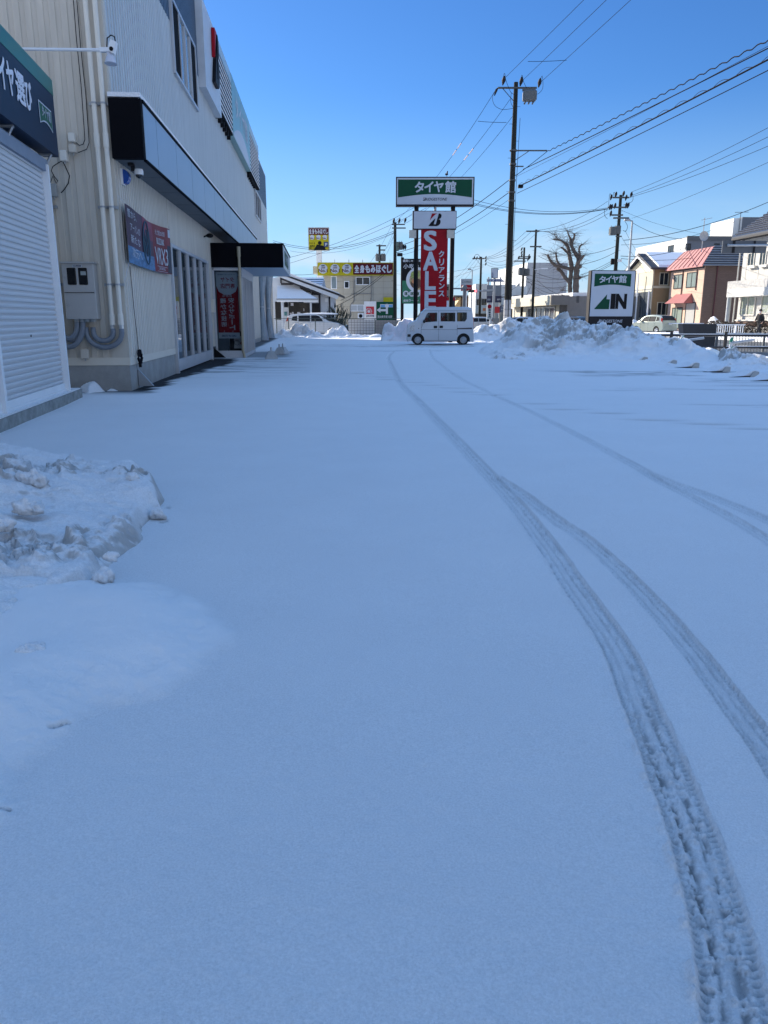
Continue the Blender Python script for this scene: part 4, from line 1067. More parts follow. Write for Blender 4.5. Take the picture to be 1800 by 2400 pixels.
# low snow wedge in the gap between store and shop
wg = gp((158, 900), (200, 925), (240, 915), (246, 908)) + [(-5.2, 15.3), (-6.6, 15.3), (-6.6, 14.0)]
pile('snow_drift', 'small snow drift in the gap between shutter store and shop corner', wg, [(-6.0, 14.8, .30, .8), (-5.6, 14.3, .15, .5)], 37, res=.03, edge=.3, rough=.02, chunk=.02, cell=.4, dirtk=.2, base=.07, cat='snow drift')
# flag weights in front of the porch
FW = M('grey white plastic', (.42, .44, .45), .5, var=.06)
def flagbase(px, py, rz, label):
    p = gr(px, py)
    t = thing('flag_weight', label, 'flag stand', (p.x, p.y, -.01), rz, 'flag weights by the shop entrance')
    m = MB(); a, b, h = .215, .16, .26
    lo = [(-a, -b), (a, -b), (a, b), (-a, b)]; hi = [(-.085, -.075), (.085, -.075), (.085, .075), (-.085, .075)]
    vs = [(x, y, 0) for x, y in lo] + [(x, y, .03) for x, y in lo] + [(x, y, h) for x, y in hi]
    m.add(vs, [(0, 1, 5, 4), (1, 2, 6, 5), (2, 3, 7, 6), (3, 0, 4, 7), (4, 5, 9, 8), (5, 6, 10, 9), (6, 7, 11, 10), (7, 4, 8, 11), (8, 9, 10, 11), (3, 2, 1, 0)])
    for k in (-.4, 0, .4): m.prism([(k * .43 - .012 + 0, .03), (k * .43 + .012, .03), (k * .17 + .012, h), (k * .17 - .012, h)], 'y', -.165, -.155)
    m.build('water_tank', FW, t)
    m = MB(); m.tube([(0, 0, h), (0, 0, h + .13)], .025, 10); m.build('pole_socket', STEEL, t); return t
flagbase(636, 840, .2, 'pale flag weight nearest the camera by the porch')
flagbase(655, 830, .1, 'grey flag weight in front of another behind the nearest one')
flagbase(663, 828, -.5, 'grey flag weight farthest right beside its twin')
# ------------------------------------------------------------------ vehicles
CARWHITE = M('white car paint', (.52, .54, .57), .3, var=.03, coat=.4)
CARGREEN = M('pale green car paint', (.36, .40, .35), .25, .2, var=.03, coat=.6)
CARSILV = M('silver white car paint', (.60, .60, .60), .28, .1, var=.06, coat=.5)
CARDARK = M('dark car paint', (.02, .02, .025), .25, coat=.5)
TRIM = M('black car trim', (.010, .010, .011), .55)
RIM = M('silver steel wheel', (.38, .40, .43), .4, .5)
LAMPG = M('headlamp glass', (.30, .34, .38), .1, .3, var=.5, scale=30)
REDLENS = M('red lamp lens', (.35, .006, .006), .15)
PLATE = M('number plate', (.6, .6, .58), .5)
def smoothpts(P, n=3):
    out = []
    k = len(P)
    for i in range(k - 1):
        p0 = np.array(P[max(i - 1, 0)]); p1 = np.array(P[i]); p2 = np.array(P[i + 1]); p3 = np.array(P[min(i + 2, k - 1)])
        for j in range(n):
            t = j / n
            out.append(tuple(0.5 * ((2 * p1) + (-p0 + p2) * t + (2 * p0 - 5 * p1 + 4 * p2 - p3) * t * t + (-p0 + 3 * p1 - 3 * p2 + p3) * t ** 3)))
    out.append(tuple(P[-1])); return out
def make_car(name, label, loc, rz, sp, group=None, snow=False):
    """local x forward is -x (front at left); y depth; z up"""
    t = thing(name, label, 'car' if name != 'van' else 'van', loc, rz, group)
    hw, belt, top, tum = sp['hw'], sp['belt'], sp['top'], sp['tum']
    paint = sp['paint']
    def yw(z):
        if z <= belt: return hw - .05 * max(0, (belt - .45 - z)) ** 1.0 * .6 - .02 * ((z - belt * .62) / belt) ** 2
        return hw - .008 - (z - belt) / (top - belt) * tum
    outl = sp['outline']; wheels = sp['wheels']; wr = sp['wr']; ar = sp['arch']; zb = sp['zb']
    # lower side with wheel arches, upper side with window holes
    low = [p for p in outl if p[1] <= belt + 1e-6]
    iF = next(i for i, p in enumerate(outl) if p[1] >= belt); iR = len(outl) - 1 - next(i for i, p in enumerate(reversed(outl)) if p[1] >= belt)
    lerp = lambda a, b: (a[0] + (b[0] - a[0]) * (belt - a[1]) / (b[1] - a[1]), belt)
    bF = lerp(outl[iF - 1], outl[iF]); bR = lerp(outl[iR + 1], outl[iR])
    bottom = []
    for wx in sorted(wheels, reverse=True):
        dx = math.sqrt(max(ar * ar - (zb - wr) ** 2, .01))
        a0 = math.atan2(zb - wr, dx); 
        for i in range(15):
            a = a0 + (math.pi - 2 * a0) * i / 14; bottom.append((wx + ar * math.cos(a), wr + ar * math.sin(a)))
    lower = outl[:iF] + [bF, bR] + outl[iR + 1:] + bottom
    upper = [bF] + outl[iF:iR + 1] + [bR]
    sides = MB()
    for sgn in (-1, 1):
        sides.holed(lower, [], lambda x, z: (x, sgn * yw(z), z))
        sides.holed(upper, sp['holes'], lambda x, z: (x, sgn * yw(z), z))
    skin = MB()
    ws, rs = sp['ws'], sp['rs']             # outline segments that are glass
    T = [-1, -.985, -.93, -.75, -.3, .3, .75, .93, .985, 1]; Eo = [0, .012, .028, .040, .05, .05, .040, .028, .012, 0]
    n = len(outl); nor = []
    for i in range(n):
        a = outl[max(i - 1, 0)]; b = outl[min(i + 1, n - 1)]; d = Vector((b[0] - a[0], b[1] - a[1])); d.normalize(); nor.append((-d.y, d.x))
    pts = [[(p[0] + nr[0] * e, yw(p[1]) * tt, p[1] + nr[1] * e) for tt, e in zip(T, Eo)] for p, nr in zip(outl, nor)]
    gl = MB()
    m_ = len(T)
    for i in range(n - 1):
        for j in range(m_ - 1):
            q = [pts[i][j], pts[i][j + 1], pts[i + 1][j + 1], pts[i + 1][j]]
            tgt = gl if (i in ws or i in rs) and 1 < j < m_ - 3 else skin
            tgt.add(q, [(0, 1, 2, 3)])
    body = MB(); body.v = sides.v + skin.v; body.f = sides.f + [[k + len(sides.v) for k in f] for f in skin.f]; body.m = [0] * len(body.f)
    bo = body.build('body', paint, t)
    import bmesh
    bm = bmesh.new(); bm.from_mesh(bo.data); bmesh.ops.remove_doubles(bm, verts=bm.verts, dist=.002); bmesh.ops.recalc_face_normals(bm, faces=bm.faces); bm.to_mesh(bo.data); bm.free()
    bo.data.polygons.foreach_set('use_smooth', [True] * len(bo.data.polygons)); bo.data.set_sharp_from_angle(angle=math.radians(35))
    cg = sp.get('glass', CARGLASS); gl.build('windscreen', cg, t, smooth=True)
    for sgn in (-1, 1):
        for hpoly in sp['holes']:
            m = MB(); m.holed(hpoly, [], lambda x, z: (x, sgn * (yw(z) - .012), z)); m.build('side_window', cg, t)
            fr = MB(); ring = list(hpoly) + [hpoly[0]]
            fr.tube([(p[0], sgn * (yw(p[1]) + .002), p[1]) for p in ring], .010, 4); fr.build('window_seal', TRIM, t)
    # inside and underside
    m = MB(); xa, xb = outl[0][0] + .25, outl[-1][0] - .12
    m.box((xa + .5, -hw + .12, zb + .02), (xb, hw - .12, belt - .25)); m.box((xa, -hw + .10, zb - .03), (xb, hw - .10, zb + .08))
    for wx in wheels: m.box((wx - ar - .03, -hw + .24, zb), (wx + ar + .03, hw - .24, wr + ar + .02))
    for wx in wheels:
        for sgn in (-1, 1):
            k = [(wx + (ar + .004) * math.cos(a), wr + (ar + .004) * math.sin(a)) for a in [math.pi * i / 14 for i in range(15)]]
            m.add([(p[0], sgn * (hw - .03), p[1]) for p in k] + [(p[0], sgn * (hw - .26), p[1]) for p in k], [(i, i + 1, 16 + i, 15 + i) for i in range(14)])
    m.build('underbody', TRIM, t)
    m = MB()
    for sx in sp['seats']:
        for sy in (-.36, .36):
            m.bbox((sx, sy - .22, belt - .5), (sx + .14, sy + .22, belt + .18), .04); m.bbox((sx + .03, sy - .12, belt + .2), (sx + .12, sy + .12, belt + .36), .03)
    m.build('seats', M('dark seat cloth', (.02, .02, .025), .9), t)
    for wx in wheels:
        for sgn in (-1, 1):
            yo = sgn * (hw - .02); yi = sgn * (hw - .20)
            m = MB(); m.lathe((wx, 0, wr), [(wr * .62, yi), (wr * .97, yi), (wr, yi + sgn * .03), (wr, yo - sgn * .03), (wr * .95, yo), (wr * .66, yo - sgn * .005)], 'y', 28); wh = m.build('wheel', RUBBER, t, smooth='auto')
            m = MB(); m.lathe((wx, 0, wr), [(wr * .66, yo - sgn * .01), (wr * .60, yo - sgn * .03), (wr * .52, yo - sgn * .035), (wr * .34, yo + sgn * .0), (wr * .26, yo - sgn * .015), (.0, yo - sgn * .012)], 'y', 20)
            for i in range(6 if sp.get('spokes') else 0):
                a = i * math.pi / 3; m.cyl((wx + wr * .3 * math.cos(a), yo - sgn * .01, wr + wr * .3 * math.sin(a)), (wx + wr * .62 * math.cos(a), yo - sgn * .012, wr + wr * .62 * math.sin(a)), .03, n=6)
            m.build('rim', RIM, wh, smooth='auto')
    m = MB()
    for (a, b) in sp['seams']:
        for sgn in (-1, 1):
            nn = 5; P = [(a[0] + (b[0] - a[0]) * i / nn, a[1] + (b[1] - a[1]) * i / nn) for i in range(nn + 1)]
            m.tube([(p[0], sgn * (yw(p[1]) - .002), p[1]) for p in P], .008, 4)
    m.build('panel_gap', TRIM, t)
    for (a, b, z0, z1) in sp['handles']:
        for sgn in (-1, 1):
            y = sgn * yw(z0); m = MB(); m.bbox((a, min(y - sgn * .02, y + sgn * .02), z0), (b, max(y - sgn * .02, y + sgn * .02), z1), .008); m.build('door_handle', TRIM if sp.get('black_handles') else paint, t)
    mx_, mz = sp['mirror']
    for sgn in (-1, 1):
        y = sgn * (yw(mz) + .09); m = MB(); m.ell((mx_, y, mz + .02), (.07, .10, .09)); m.build('door_mirror', TRIM if sp.get('black_handles') else paint, t, smooth=True)
    for k, (a, b, z0, z1, mat, nm, ins) in enumerate(sp['ends']):      # lamps, grille, plates: (x outer, y inner.. y outer)
        pass
    return t, yw
kx = lambda px: (px - 731) * .003785
kz = lambda py: (925 - py) * .003785
KP = lambda *P: [(kx(a), kz(b)) for a, b in P]
van_out = KP((295, 872), (284, 850), (281, 795), (284, 745), (292, 700), (303, 660), (328, 628), (398, 606), (430, 560), (462, 512), (490, 480), (522, 452), (560, 438), (640, 432), (760, 430), (900, 430), (1040, 431), (1120, 433), (1143, 440), (1155, 458), (1163, 520), (1170, 600), (1174, 700), (1180, 770), (1181, 830), (1176, 868))
vsp = dict(hw=.737, belt=1.13, top=1.87, tum=.11, paint=CARWHITE, outline=van_out, wheels=[kx(425), kx(1048)], wr=.262, arch=.335, zb=.205,
           ws=[7, 8, 9, 10], rs=[19, 20], holes=[KP((497, 622), (545, 514), (566, 497), (683, 497), (683, 608)), KP((733, 497), (928, 497), (928, 608), (733, 608)), KP((960, 494), (1086, 494), (1084, 575), (1062, 608), (960, 608))],
           seats=[-.62, .25], seams=[(KP((470, 640))[0], KP((468, 780))[0]), (KP((706, 470))[0], KP((706, 862))[0]), (KP((955, 470))[0], KP((960, 790))[0]), (KP((470, 717))[0], KP((960, 720))[0]), (KP((510, 862))[0], KP((960, 862))[0]), (KP((470, 700))[0], KP((498, 622))[0]), (KP((480, 470))[0], KP((1150, 470))[0])],
           handles=[(kx(638), kx(686), kz(700), kz(668)), (kx(718), kx(765), kz(698), kz(666))], black_handles=True, mirror=(kx(508), kz(615)), ends=[])
VD = 40.7
vb = gr(731 / 5.53 + 900, 808)
vx = at(900 + 731 / 5.53, 780, VD).x
van, yw = make_car('van', 'white boxy kei van parked side on below the red sale sign', (vx, VD + .737, -.01), 0.0, vsp)
for sgn in (-1, 1):
    f = lambda z: sgn * (yw(z) + .006)
    m = MB(); P = KP((312, 742), (312, 700), (330, 668), (378, 664), (374, 742)); m.holed(P, [], lambda x, z: (x, f(z), z)); m.prism([(-1.72 + .06, kz(742)), (-1.60, kz(664)), (-1.60, kz(742))], 'y', sgn * .5, sgn * .735); m.build('headlamp', LAMPG, van)
    m = MB(); m.holed(KP((960, 698), (1162, 692), (1162, 712), (960, 714)), [], lambda x, z: (x, f(z), z)); m.build('slide_rail', M('dark rail', (.06, .05, .06), .5), van)
    m = MB(); m.bbox((kx(428), sgn * yw(.85) - .01, kz(708)), (kx(440), sgn * yw(.85) + .01, kz(698)), .003); m.build('side_repeater', TRIM, van)
m = MB(); m.box((kx(276), -.6, kz(865)), (kx(298), .6, kz(780))); m.box((kx(278), -.5, kz(750)), (kx(300), .5, kz(715))); m.box((kx(283), -.74, kz(815)), (kx(326), -.725, kz(780))); m.build('front_grille', TRIM, van)
m = MB(); m.box((kx(272), -.165, kz(850)), (kx(277), .165, kz(806))); m.build('number_plate', PLATE, van)
m = MB(); m.box((kx(1176), -.62, kz(770)), (kx(1186), -.52, kz(560))); m.box((kx(1176), .52, kz(770)), (kx(1186), .62, kz(560))); m.build('tail_lamp', REDLENS, van)
m = MB(); m.box((kx(1165), -.7, kz(880)), (kx(1190), .7, kz(800))); m.build('rear_bumper', CARWHITE, van)
m = MB(); m.box((-.7, -.03, 1.872 + .028), (.6, .03, 1.875 + .03)); m.build('roof_rib', CARWHITE, van)

def hatch(paint, L=3.9, H=1.53, hw=.80, mini=False):
    h = H / 1.53; x = lambda a: (a - .5) * L
    out = [(x(.02), .25), (x(.0), .38), (x(.005), .55), (x(.03), .72 * h), (x(.10), .86 * h), (x(.24), .98 * h), (x(.31), 1.16 * h), (x(.38), 1.36 * h), (x(.44), 1.47 * h), (x(.56), 1.53 * h), (x(.75), 1.51 * h), (x(.90), 1.44 * h), (x(.94), 1.30 * h), (x(.965), 1.08 * h), (x(.985), .90 * h), (x(1.0), .70), (x(1.0), .45), (x(.985), .27)]
    if mini: out = [(a + (.12 if 5 <= i <= 9 else 0) * -1 if False else a, b) for i, (a, b) in enumerate(out)]
    b = .98 * h
    holes = [[(x(.335), b + .04), (x(.41), 1.36 * h), (x(.46), 1.42 * h), (x(.545), 1.42 * h), (x(.545), b + .03)], [(x(.565), b + .03), (x(.565), 1.42 * h), (x(.76), 1.40 * h), (x(.76), b + .04)], [(x(.785), b + .06), (x(.785), 1.39 * h), (x(.86), 1.33 * h), (x(.88), b + .12)]]
    return dict(hw=hw, belt=b, top=H, tum=.16, paint=paint, outline=out, wheels=[x(.20), x(.81)], wr=.30, arch=.35, zb=.22, ws=[5, 6, 7], rs=[11, 12], holes=holes, seats=[x(.5), x(.72)],
                seams=[((x(.33), b), (x(.33), .45)), ((x(.555), 1.42 * h), (x(.555), .3)), ((x(.77), b), (x(.74), .6)), ((x(.33), .3), (x(.72), .3))], handles=[(x(.49), x(.53), .88, .92), (x(.69), x(.73), .90, .94)], mirror=(x(.335), b + .06), ends=[], spokes=True)
def finish_car(t, sp, wiper=True):
    out = sp['outline']; hw = sp['hw']; xr = out[-3][0]; xf = out[1][0]; h = sp['top'] / 1.53
    for sgn in (-1, 1):
        m = MB(); m.prism([(out[13][0] - .06, .85 * h), (out[14][0] + .035, .85 * h), (out[12][0] + .045, 1.28 * h), (out[12][0] - .06, 1.28 * h)], 'y', sgn * (hw - .16), sgn * (hw - .015)); m.build('tail_lamp', REDLENS, t)
        m = MB(); m.prism([(xf + .03, .58), (xf + .0, .70), (xf + .30, .84 * h), (xf + .34, .74)], 'y', sgn * (hw - .30), sgn * (hw + .004)); m.build('headlamp', LAMPG, t)
    m = MB(); m.box((xr + .04, -.17, .74), (xr + .055, .17, .90)); m.build('number_plate', PLATE, t)
    m = MB(); m.box((xr - .1, -hw + .04, .30), (xr + .07, hw - .04, .52)); m.build('rear_bumper', sp['paint'], t)
    m = MB(); m.box((xf - .04, -.55, .32), (xf + .05, .55, .44)); m.box((xf - .03, -.4, .58), (xf + .04, .4, .70)); m.build('front_grille', TRIM, t)

# green hatchback seen from behind at the pink house
FARGLASS = M('dark far car glass', (.02, .022, .026), .25, spec=.15)
hp = hatch(CARGREEN, 3.9, 1.55); hp['glass'] = FARGLASS
p = at(1530, 770, 69)
car1, _ = make_car('hatchback', 'pale green hatchback parked in front of the pink brick house', (p.x, p.y, .02), math.radians(-65), hp); finish_car(car1, hp)
# white minivan behind the mesh fence, nose to the right
mp_ = hatch(CARSILV, 4.7, 1.72, .84); mp_['glass'] = FARGLASS
p = at(738, 770, 64)
car2, _ = make_car('minivan', 'white minivan with snow on its roof behind the mesh fence', (p.x, p.y, -.06), math.pi, mp_); finish_car(car2, mp_)
m = MB(); m.ell((-.45, 0, 1.72), (1.5, .70, .09), 24, 8); m.ell((1.75, 0, 1.06), (.45, .6, .06), 16, 6); m.build('roof_snow', SNOW, car2, smooth=True)
for (px, py, D, rz, mat, nm, lab) in [(1213, 757, 76, .3, CARWHITE, 'car', 'white car half hidden behind the snow mound right of the tall pole'), (1362, 752, 62, 2.2, CARDARK, 'car', 'dark car half hidden behind the long snow ridge left of the entrance sign'), (1112, 757, 88, .2, CARSILV, 'car', 'silver car in the distance just right of the white van'), (762, 768, 68, 2.6, M('pale blue car paint', (.3, .38, .42), .3, coat=.5), 'car', 'pale blue car nose showing behind the white minivan')]:
    q = hatch(mat, 4.2, 1.45); q['glass'] = FARGLASS; p = at(px, py, D); c_, _ = make_car(nm, lab, (p.x, p.y, -.04), rz, q); finish_car(c_, q)

# ------------------------------------------------------------------ pylon sign
PD = 45.5
def pbox(D):                      # helper: frame facing the camera at distance D, origin on the ground under photo column x
    return None
def signframe(px, D):
    p = at(px, 744, D); return Frame((p.x, D, 0), 0)
fr = signframe(1020, PD)
X_ = lambda px, py, yv=0: fr.on_y(px, py, yv)
py_ = thing('pylon_sign', 'tall twin pole shop sign with green name board and red sale banner', 'sign', fr.loc)
z2 = lambda x, y: (920 + x / 8.295, 400 + y / 8.295)
def R(fr, a, b, yv=0):
    (x0, z1), (x1, z0) = fr.on_y(*a, yv), fr.on_y(*b, yv); return x0, x1, z0, z1
x0, x1, zz0, zz1 = R(fr, z2(66, 118), z2(1582, 690))
m = MB(); m.box((x0, 0, zz0), (x1, .45, zz1)); nb = m.build('name_board', DARKFRAME, py_)
a0, a1, b0, b1 = R(fr, z2(85, 140), z2(1560, 655)); m = MB(); m.box((a0, -.012, b0), (a1, 0.0, b1)); m.build('board_face', SIGNWHITE, nb)
g0_, g1_, h0, h1 = R(fr, z2(108, 172), z2(1540, 522)); hm = R(fr, z2(108, 172), z2(1540, 455))[2]
m = MB(); m.prism([(g0_, h1), (g0_, h0)] + [(g0_ + (g1_ - g0_) * i / 16, h0 + (hm - h0) * math.sin(math.pi * i / 16)) for i in range(1, 16)] + [(g1_, h0), (g1_, h1)], 'y', -.018, -.013); m.build('green_field', GREEN, nb)
m = MB()
for ch, a, b in (('タ', (432, 212), (612, 425)), ('イ', (620, 208), (795, 422)), ('ヤ', (805, 208), (990, 420)), ('館', (1022, 200), (1232, 432))):
    c0, c1, d0, d1 = R(fr, z2(*a), z2(*b)); m.text(ch, (c0, -.022, d0), c1 - c0, d1 - d0, bold=.03)
m.build('lettering', SIGNWHITE, nb)
def brand(m, x0, x1, z0, z1, y, mr=None):
    hgt = z1 - z0
    m.text('RIDGESTOnE'.replace('n', 'N'), (x0 + hgt * .95, y, z0), x1 - x0 - hgt * 1.15, hgt, bold=.012, shear=.22)
    rr, bb = MB(), MB()
    logoB(lambda mm, P: mm.add([(a, y, b) for a, b in P], [tuple(t) for t in tessellate_polygon([[Vector((a, b, 0)) for a, b in P]])]), x0, z0 - hgt * .08, hgt * 1.05, hgt * 1.2, rr, bb)
    m.add(bb.v, bb.f); return rr
c0, c1, d0, d1 = R(fr, z2(590, 528), z2(1062, 582)); m = MB(); rr = brand(m, c0, c1, d0, d1, -.016); m.build('wordmark', BLACK, nb); rr.build('wordmark_accent', RED, nb)
x0, x1, zz0, zz1 = R(fr, z2(392, 778), z2(1240, 1140)); m = MB(); m.box((x0, .02, zz0), (x1, .43, zz1)); lgb = m.build('logo_board', DARKFRAME, py_)
a0, a1, b0, b1 = R(fr, z2(415, 790), z2(1230, 1125)); m = MB(); m.box((a0, .008, b0), (a1, .02, b1)); m.build('board_face', SIGNWHITE, lgb)
c0, c1, d0, d1 = R(fr, z2(697, 830), z2(950, 1078)); r_, b_ = MB(), MB()
logoB(lambda mm, P: mm.prism(P, 'y', 0.0, .007), c0, d0, c1 - c0, d1 - d0, r_, b_); r_.build('logo_red', RED, lgb); b_.build('logo_black', BLACK, lgb)
m = MB()
for (pa, pb) in (((344, 1136), None), ):
    pass
for px in (975, 1059.5):
    xx, _ = fr.on_y(px, 600, .22); m.cyl((xx, .22, -.2), (xx, .22, fr.on_y(px, 480, .22)[1]), .125, n=16)
m.build('pole', BLACK, py_)
xx, _ = fr.on_y(1020, 490, .22); m = MB(); m.cyl((xx, .22, fr.on_y(1020, 500, .22)[1]), (xx, .22, fr.on_y(1020, 480, .22)[1]), .07, n=10); m.build('cable_conduit', STEEL, py_)
z3_ = lambda x, y: (900 + x / 4.809, 380 + y / 4.809)
x0, x1, zz0, zz1 = R(fr, z3_(418, 758), z3_(705, 1650), .05); zz0 = .95
m = MB(); m.box((x0, .06, zz0), (x1, .16, zz1)); sb_ = m.build('sale_banner', RED, py_)
m = MB()
for ch, a, b in (('S', (450, 772), (594, 998)), ('A', (443, 1008), (606, 1222)), ('L', (463, 1230), (582, 1440)), ('E', (458, 1452), (586, 1662))):
    c0, c1, d0, d1 = R(fr, z3_(*a), z3_(*b), .05); m.text(ch, (c0, .052, d0), c1 - c0, d1 - d0, bold=.04)
for ch, a, b in (('ク', (618, 998), (678, 1072)), ('リ', (622, 1088), (676, 1165)), ('ア', (616, 1184), (682, 1250)), ('ラ', (618, 1272), (682, 1345)), ('ン', (620, 1362), (682, 1428)), ('ス', (616, 1450), (678, 1515)), ('実', (450, 1690), (520, 1762)), ('中', (640, 1690), (680, 1750))):
    c0, c1, d0, d1 = R(fr, z3_(*a), z3_(*b), .05); m.text(ch, (c0, .052, d0), c1 - c0, d1 - d0, bold=.03)
m.build('lettering', SIGNWHITE, sb_)
for px, s_ in ((968, 1), (1057, -1)):
    xx, zz = fr.on_y(px, 549, -.1); m = MB(); m.box((xx - .22, -.12, zz - .2), (xx + .18, .0, zz + .22)); m.tube([(xx, 0, zz), (xx + .12 * s_, .12, zz - .05), (xx + .1 * s_, .2, zz)], .03, 6); m.build('flood_lamp', M('beige lamp', (.48, .46, .40), .4), py_)
# crow on top
xx, zz = fr.on_y(1047, 415.5, .2)
cw = thing('crow', 'black crow perched on the top edge of the tall shop sign', 'bird', fr.w((xx, .2, zz + .0)), math.radians(68))
cw.scale = (.72, .72, .72)
m = MB(); pr = [(-.30, .02, .10), (-.20, .035, .12), (-.08, .075, .16), (.04, .088, .21), (.12, .065, .28), (.16, .05, .34), (.20, .052, .38), (.25, .03, .385), (.33, .008, .37)]
m.tube([(a * .75, 0, b * 1.15) for a, r, b in pr], [r for a, r, b in pr], 10)
body = m.build('body', M('black feathers', (.008, .008, .012), .5), cw, smooth=True)
for s_ in (-1, 1):
    m = MB(); m.tube([(.02, s_ * .03, 0), (.03, s_ * .03, .16)], .010, 5); m.tube([(-.01, s_ * .03, .005), (.06, s_ * .03, .005)], .008, 5); m.build('leg', BLACK, cw)
    m = MB(); m.ell((-.04, s_ * .075, .21), (.16, .02, .06)); m.build('wing', M('black feathers', (.008, .008, .012), .5), cw)

# ------------------------------------------------------------------ entrance sign
ED = 36.0
ef = Frame((at(1430, 744, ED).x, ED, 0), math.radians(9))
es = thing('entrance_sign', 'square white entrance sign with green arrow on a black base', 'sign', ef.loc, ef.rz)
z4_ = lambda x, y: (1370 + x / 12.76, 620 + y / 12.76)
def RE(a, b, yv): return R(ef, z4_(*a), z4_(*b), yv)
x0, x1, _, zt2 = RE((225, 165), (1440, 1550), 0)
m = MB(); m.bbox((x0 - .02, .0, .55), (x1 + .03, .36, zt2), .03); cs = m.build('case', DARKFRAME, es)
a0, a1, b0, b1 = RE((238, 185), (1425, 1550), -.02); m = MB(); m.bbox((a0, -.02, b0), (a1, -.001, b1), .008); m.build('sign_face', SIGNWHITE, cs)
g0_, g1_, h0, h1 = RE((312, 272), (1375, 665), -.02); hm = RE((312, 272), (1375, 605), -.02)[2]
m = MB(); m.prism([(g0_, h1), (g0_, h0)] + [(g0_ + (g1_ - g0_) * i / 14, h0 + (hm - h0) * math.sin(math.pi * i / 14)) for i in range(1, 14)] + [(g1_, h0), (g1_, h1)], 'y', -.027, -.022); m.build('green_field', GREEN, cs)
m = MB()
for ch, a, b in (('タ', (445, 340), (625, 550)), ('イ', (635, 335), (810, 548)), ('ヤ', (820, 335), (1008, 548)), ('館', (1035, 325), (1250, 550))):
    c0, c1, d0, d1 = RE(a, b, -.03); m.text(ch, (c0, -.03, d0), c1 - c0, d1 - d0, bold=.03)
m.build('lettering', SIGNWHITE, cs)
c0, c1, d0, d1 = RE((310, 890), (725, 1335), -.022)
m = MB(); m.prism([(c0, d0), (c1, d0), (c1 + .02, d0 + (d1 - d0) * .655), (c0 + (c1 - c0) * .80, d0 + (d1 - d0) * .68), (c0 + (c1 - c0) * .82, d1)], 'y', -.027, -.022); m.build('arrow', GREEN, cs)
m = MB()
c0, c1, d0, d1 = RE((795, 872), (905, 1330), -.022); m.box((c0, -.027, d0), (c1, -.022, d1))
c0, c1, d0, d1 = RE((945, 872), (1245, 1330), -.022); m.text('N', (c0, -.026, d0), c1 - c0, d1 - d0, bold=.06)
m.build('in_lettering', BLACK, cs)
c0, c1, d0, d1 = RE((385, 1650), (1135, 1735), -.01); m = MB(); brand(m, c0, c1, d0, d1, -.006); m.build('wordmark', SIGNWHITE, cs)
m = MB(); m.box((x0 + .5, .05, -.1), (x1 - .15, .30, .56)); m.build('plinth', BLACK, es)

# ------------------------------------------------------------------ wheel stops
ws0 = thing('wheel_stop', 'concrete wheel stop, farthest of the row at the snow ridge', 'wheel stop', gr(1510, 847), TH, 'wheel stops along the snow pile')
m = MB(); m.prism([(-.10, .0), (.11, .0), (.11, .125), (.04, .13), (-.03, .11)], 'y', 0, .60); m.build('block', M('pale stop concrete', (.40, .40, .385), .8, var=.12, scale=8), ws0)
m = MB(); m.prism([(-.34, -.005), (-.10, .012), (-.025, .118), (.04, .138), (.115, .128), (.115, .145), (.03, .158), (-.05, .135), (-.17, .055)], 'y', .05, .62); m.build('snow_cap', SNOW, ws0)
m = MB(); m.prism([(-.62, .002), (-.10, .0), (-.10, .034), (-.35, .022)], 'y', .0, .048); m.build('dark_edge', M('dark edge strip', (.03, .032, .036), .4), ws0)  # thin dark strip on the ground left of the block
for (px, py, lab) in [(1578, 855, 'second farthest concrete wheel stop in the row'), (1630, 862, 'third concrete wheel stop counted from the far end of the row'), (1702, 872, 'fourth concrete wheel stop, below the low pile at right'), (1768, 884, 'concrete wheel stop, nearest one wholly in view'), (1822, 893, 'concrete wheel stop cut by the right edge of the photo')]:
    dup(ws0, gr(px, py), None, lab)
# ------------------------------------------------------------------ utility poles
def pole_parts(fr, t, H_, r0, r1, rungs=True):
    m = MB(); m.cyl((0, 0, -.3), (0, 0, H_), r0, r1, 16); m.build('pole', POLECONC, t, smooth='auto')
    if rungs:
        m = MB(); k = 0; z = 2.2
        while z < H_ - 1.2:
            r = r0 + (r1 - r0) * z / H_; sgn = -1 if k % 2 else 1
            m.cyl((sgn * r * .8, 0, z), (sgn * (r + .16), 0, z), .010, n=5); z += .45 * 2 if H_ > 12.2 else .8; k += 1
        m.build('step_rungs', DARKFRAME, t)
def arm(t, x0, x1, z, y=-.12, s=.045, brace=None):
    m = MB(); m.box((x0, y - s, z - s), (x1, y + s, z + s))
    if brace:
        m.tube([(brace[0], y, z - .04), (brace[1], y, z - brace[2])], .022, 5)
    m.build('crossarm', STEELD, t)
STEELD = M('dull dark steel', (.07, .075, .075), .6, .2, var=.2)
def insul(t, x, z, y=-.12, s=1.0, tilt=0.0):
    m = MB(); m.tube([(x, y, z), (x + tilt * .1, y, z + .10 * s), (x + tilt * .16, y, z + .16 * s), (x + tilt * .25, y, z + .25 * s), (x + tilt * .32, y, z + .32 * s)], [.018 * s, .055 * s, .075 * s, .06 * s, .02 * s], 8); m.build('insulator', INSUL, t)
def loopwire(t, P, r=.012):
    m = MB(); m.tube(smoothpts(P, 5), r, 5); m.build('jumper_wire', WIREM, t)
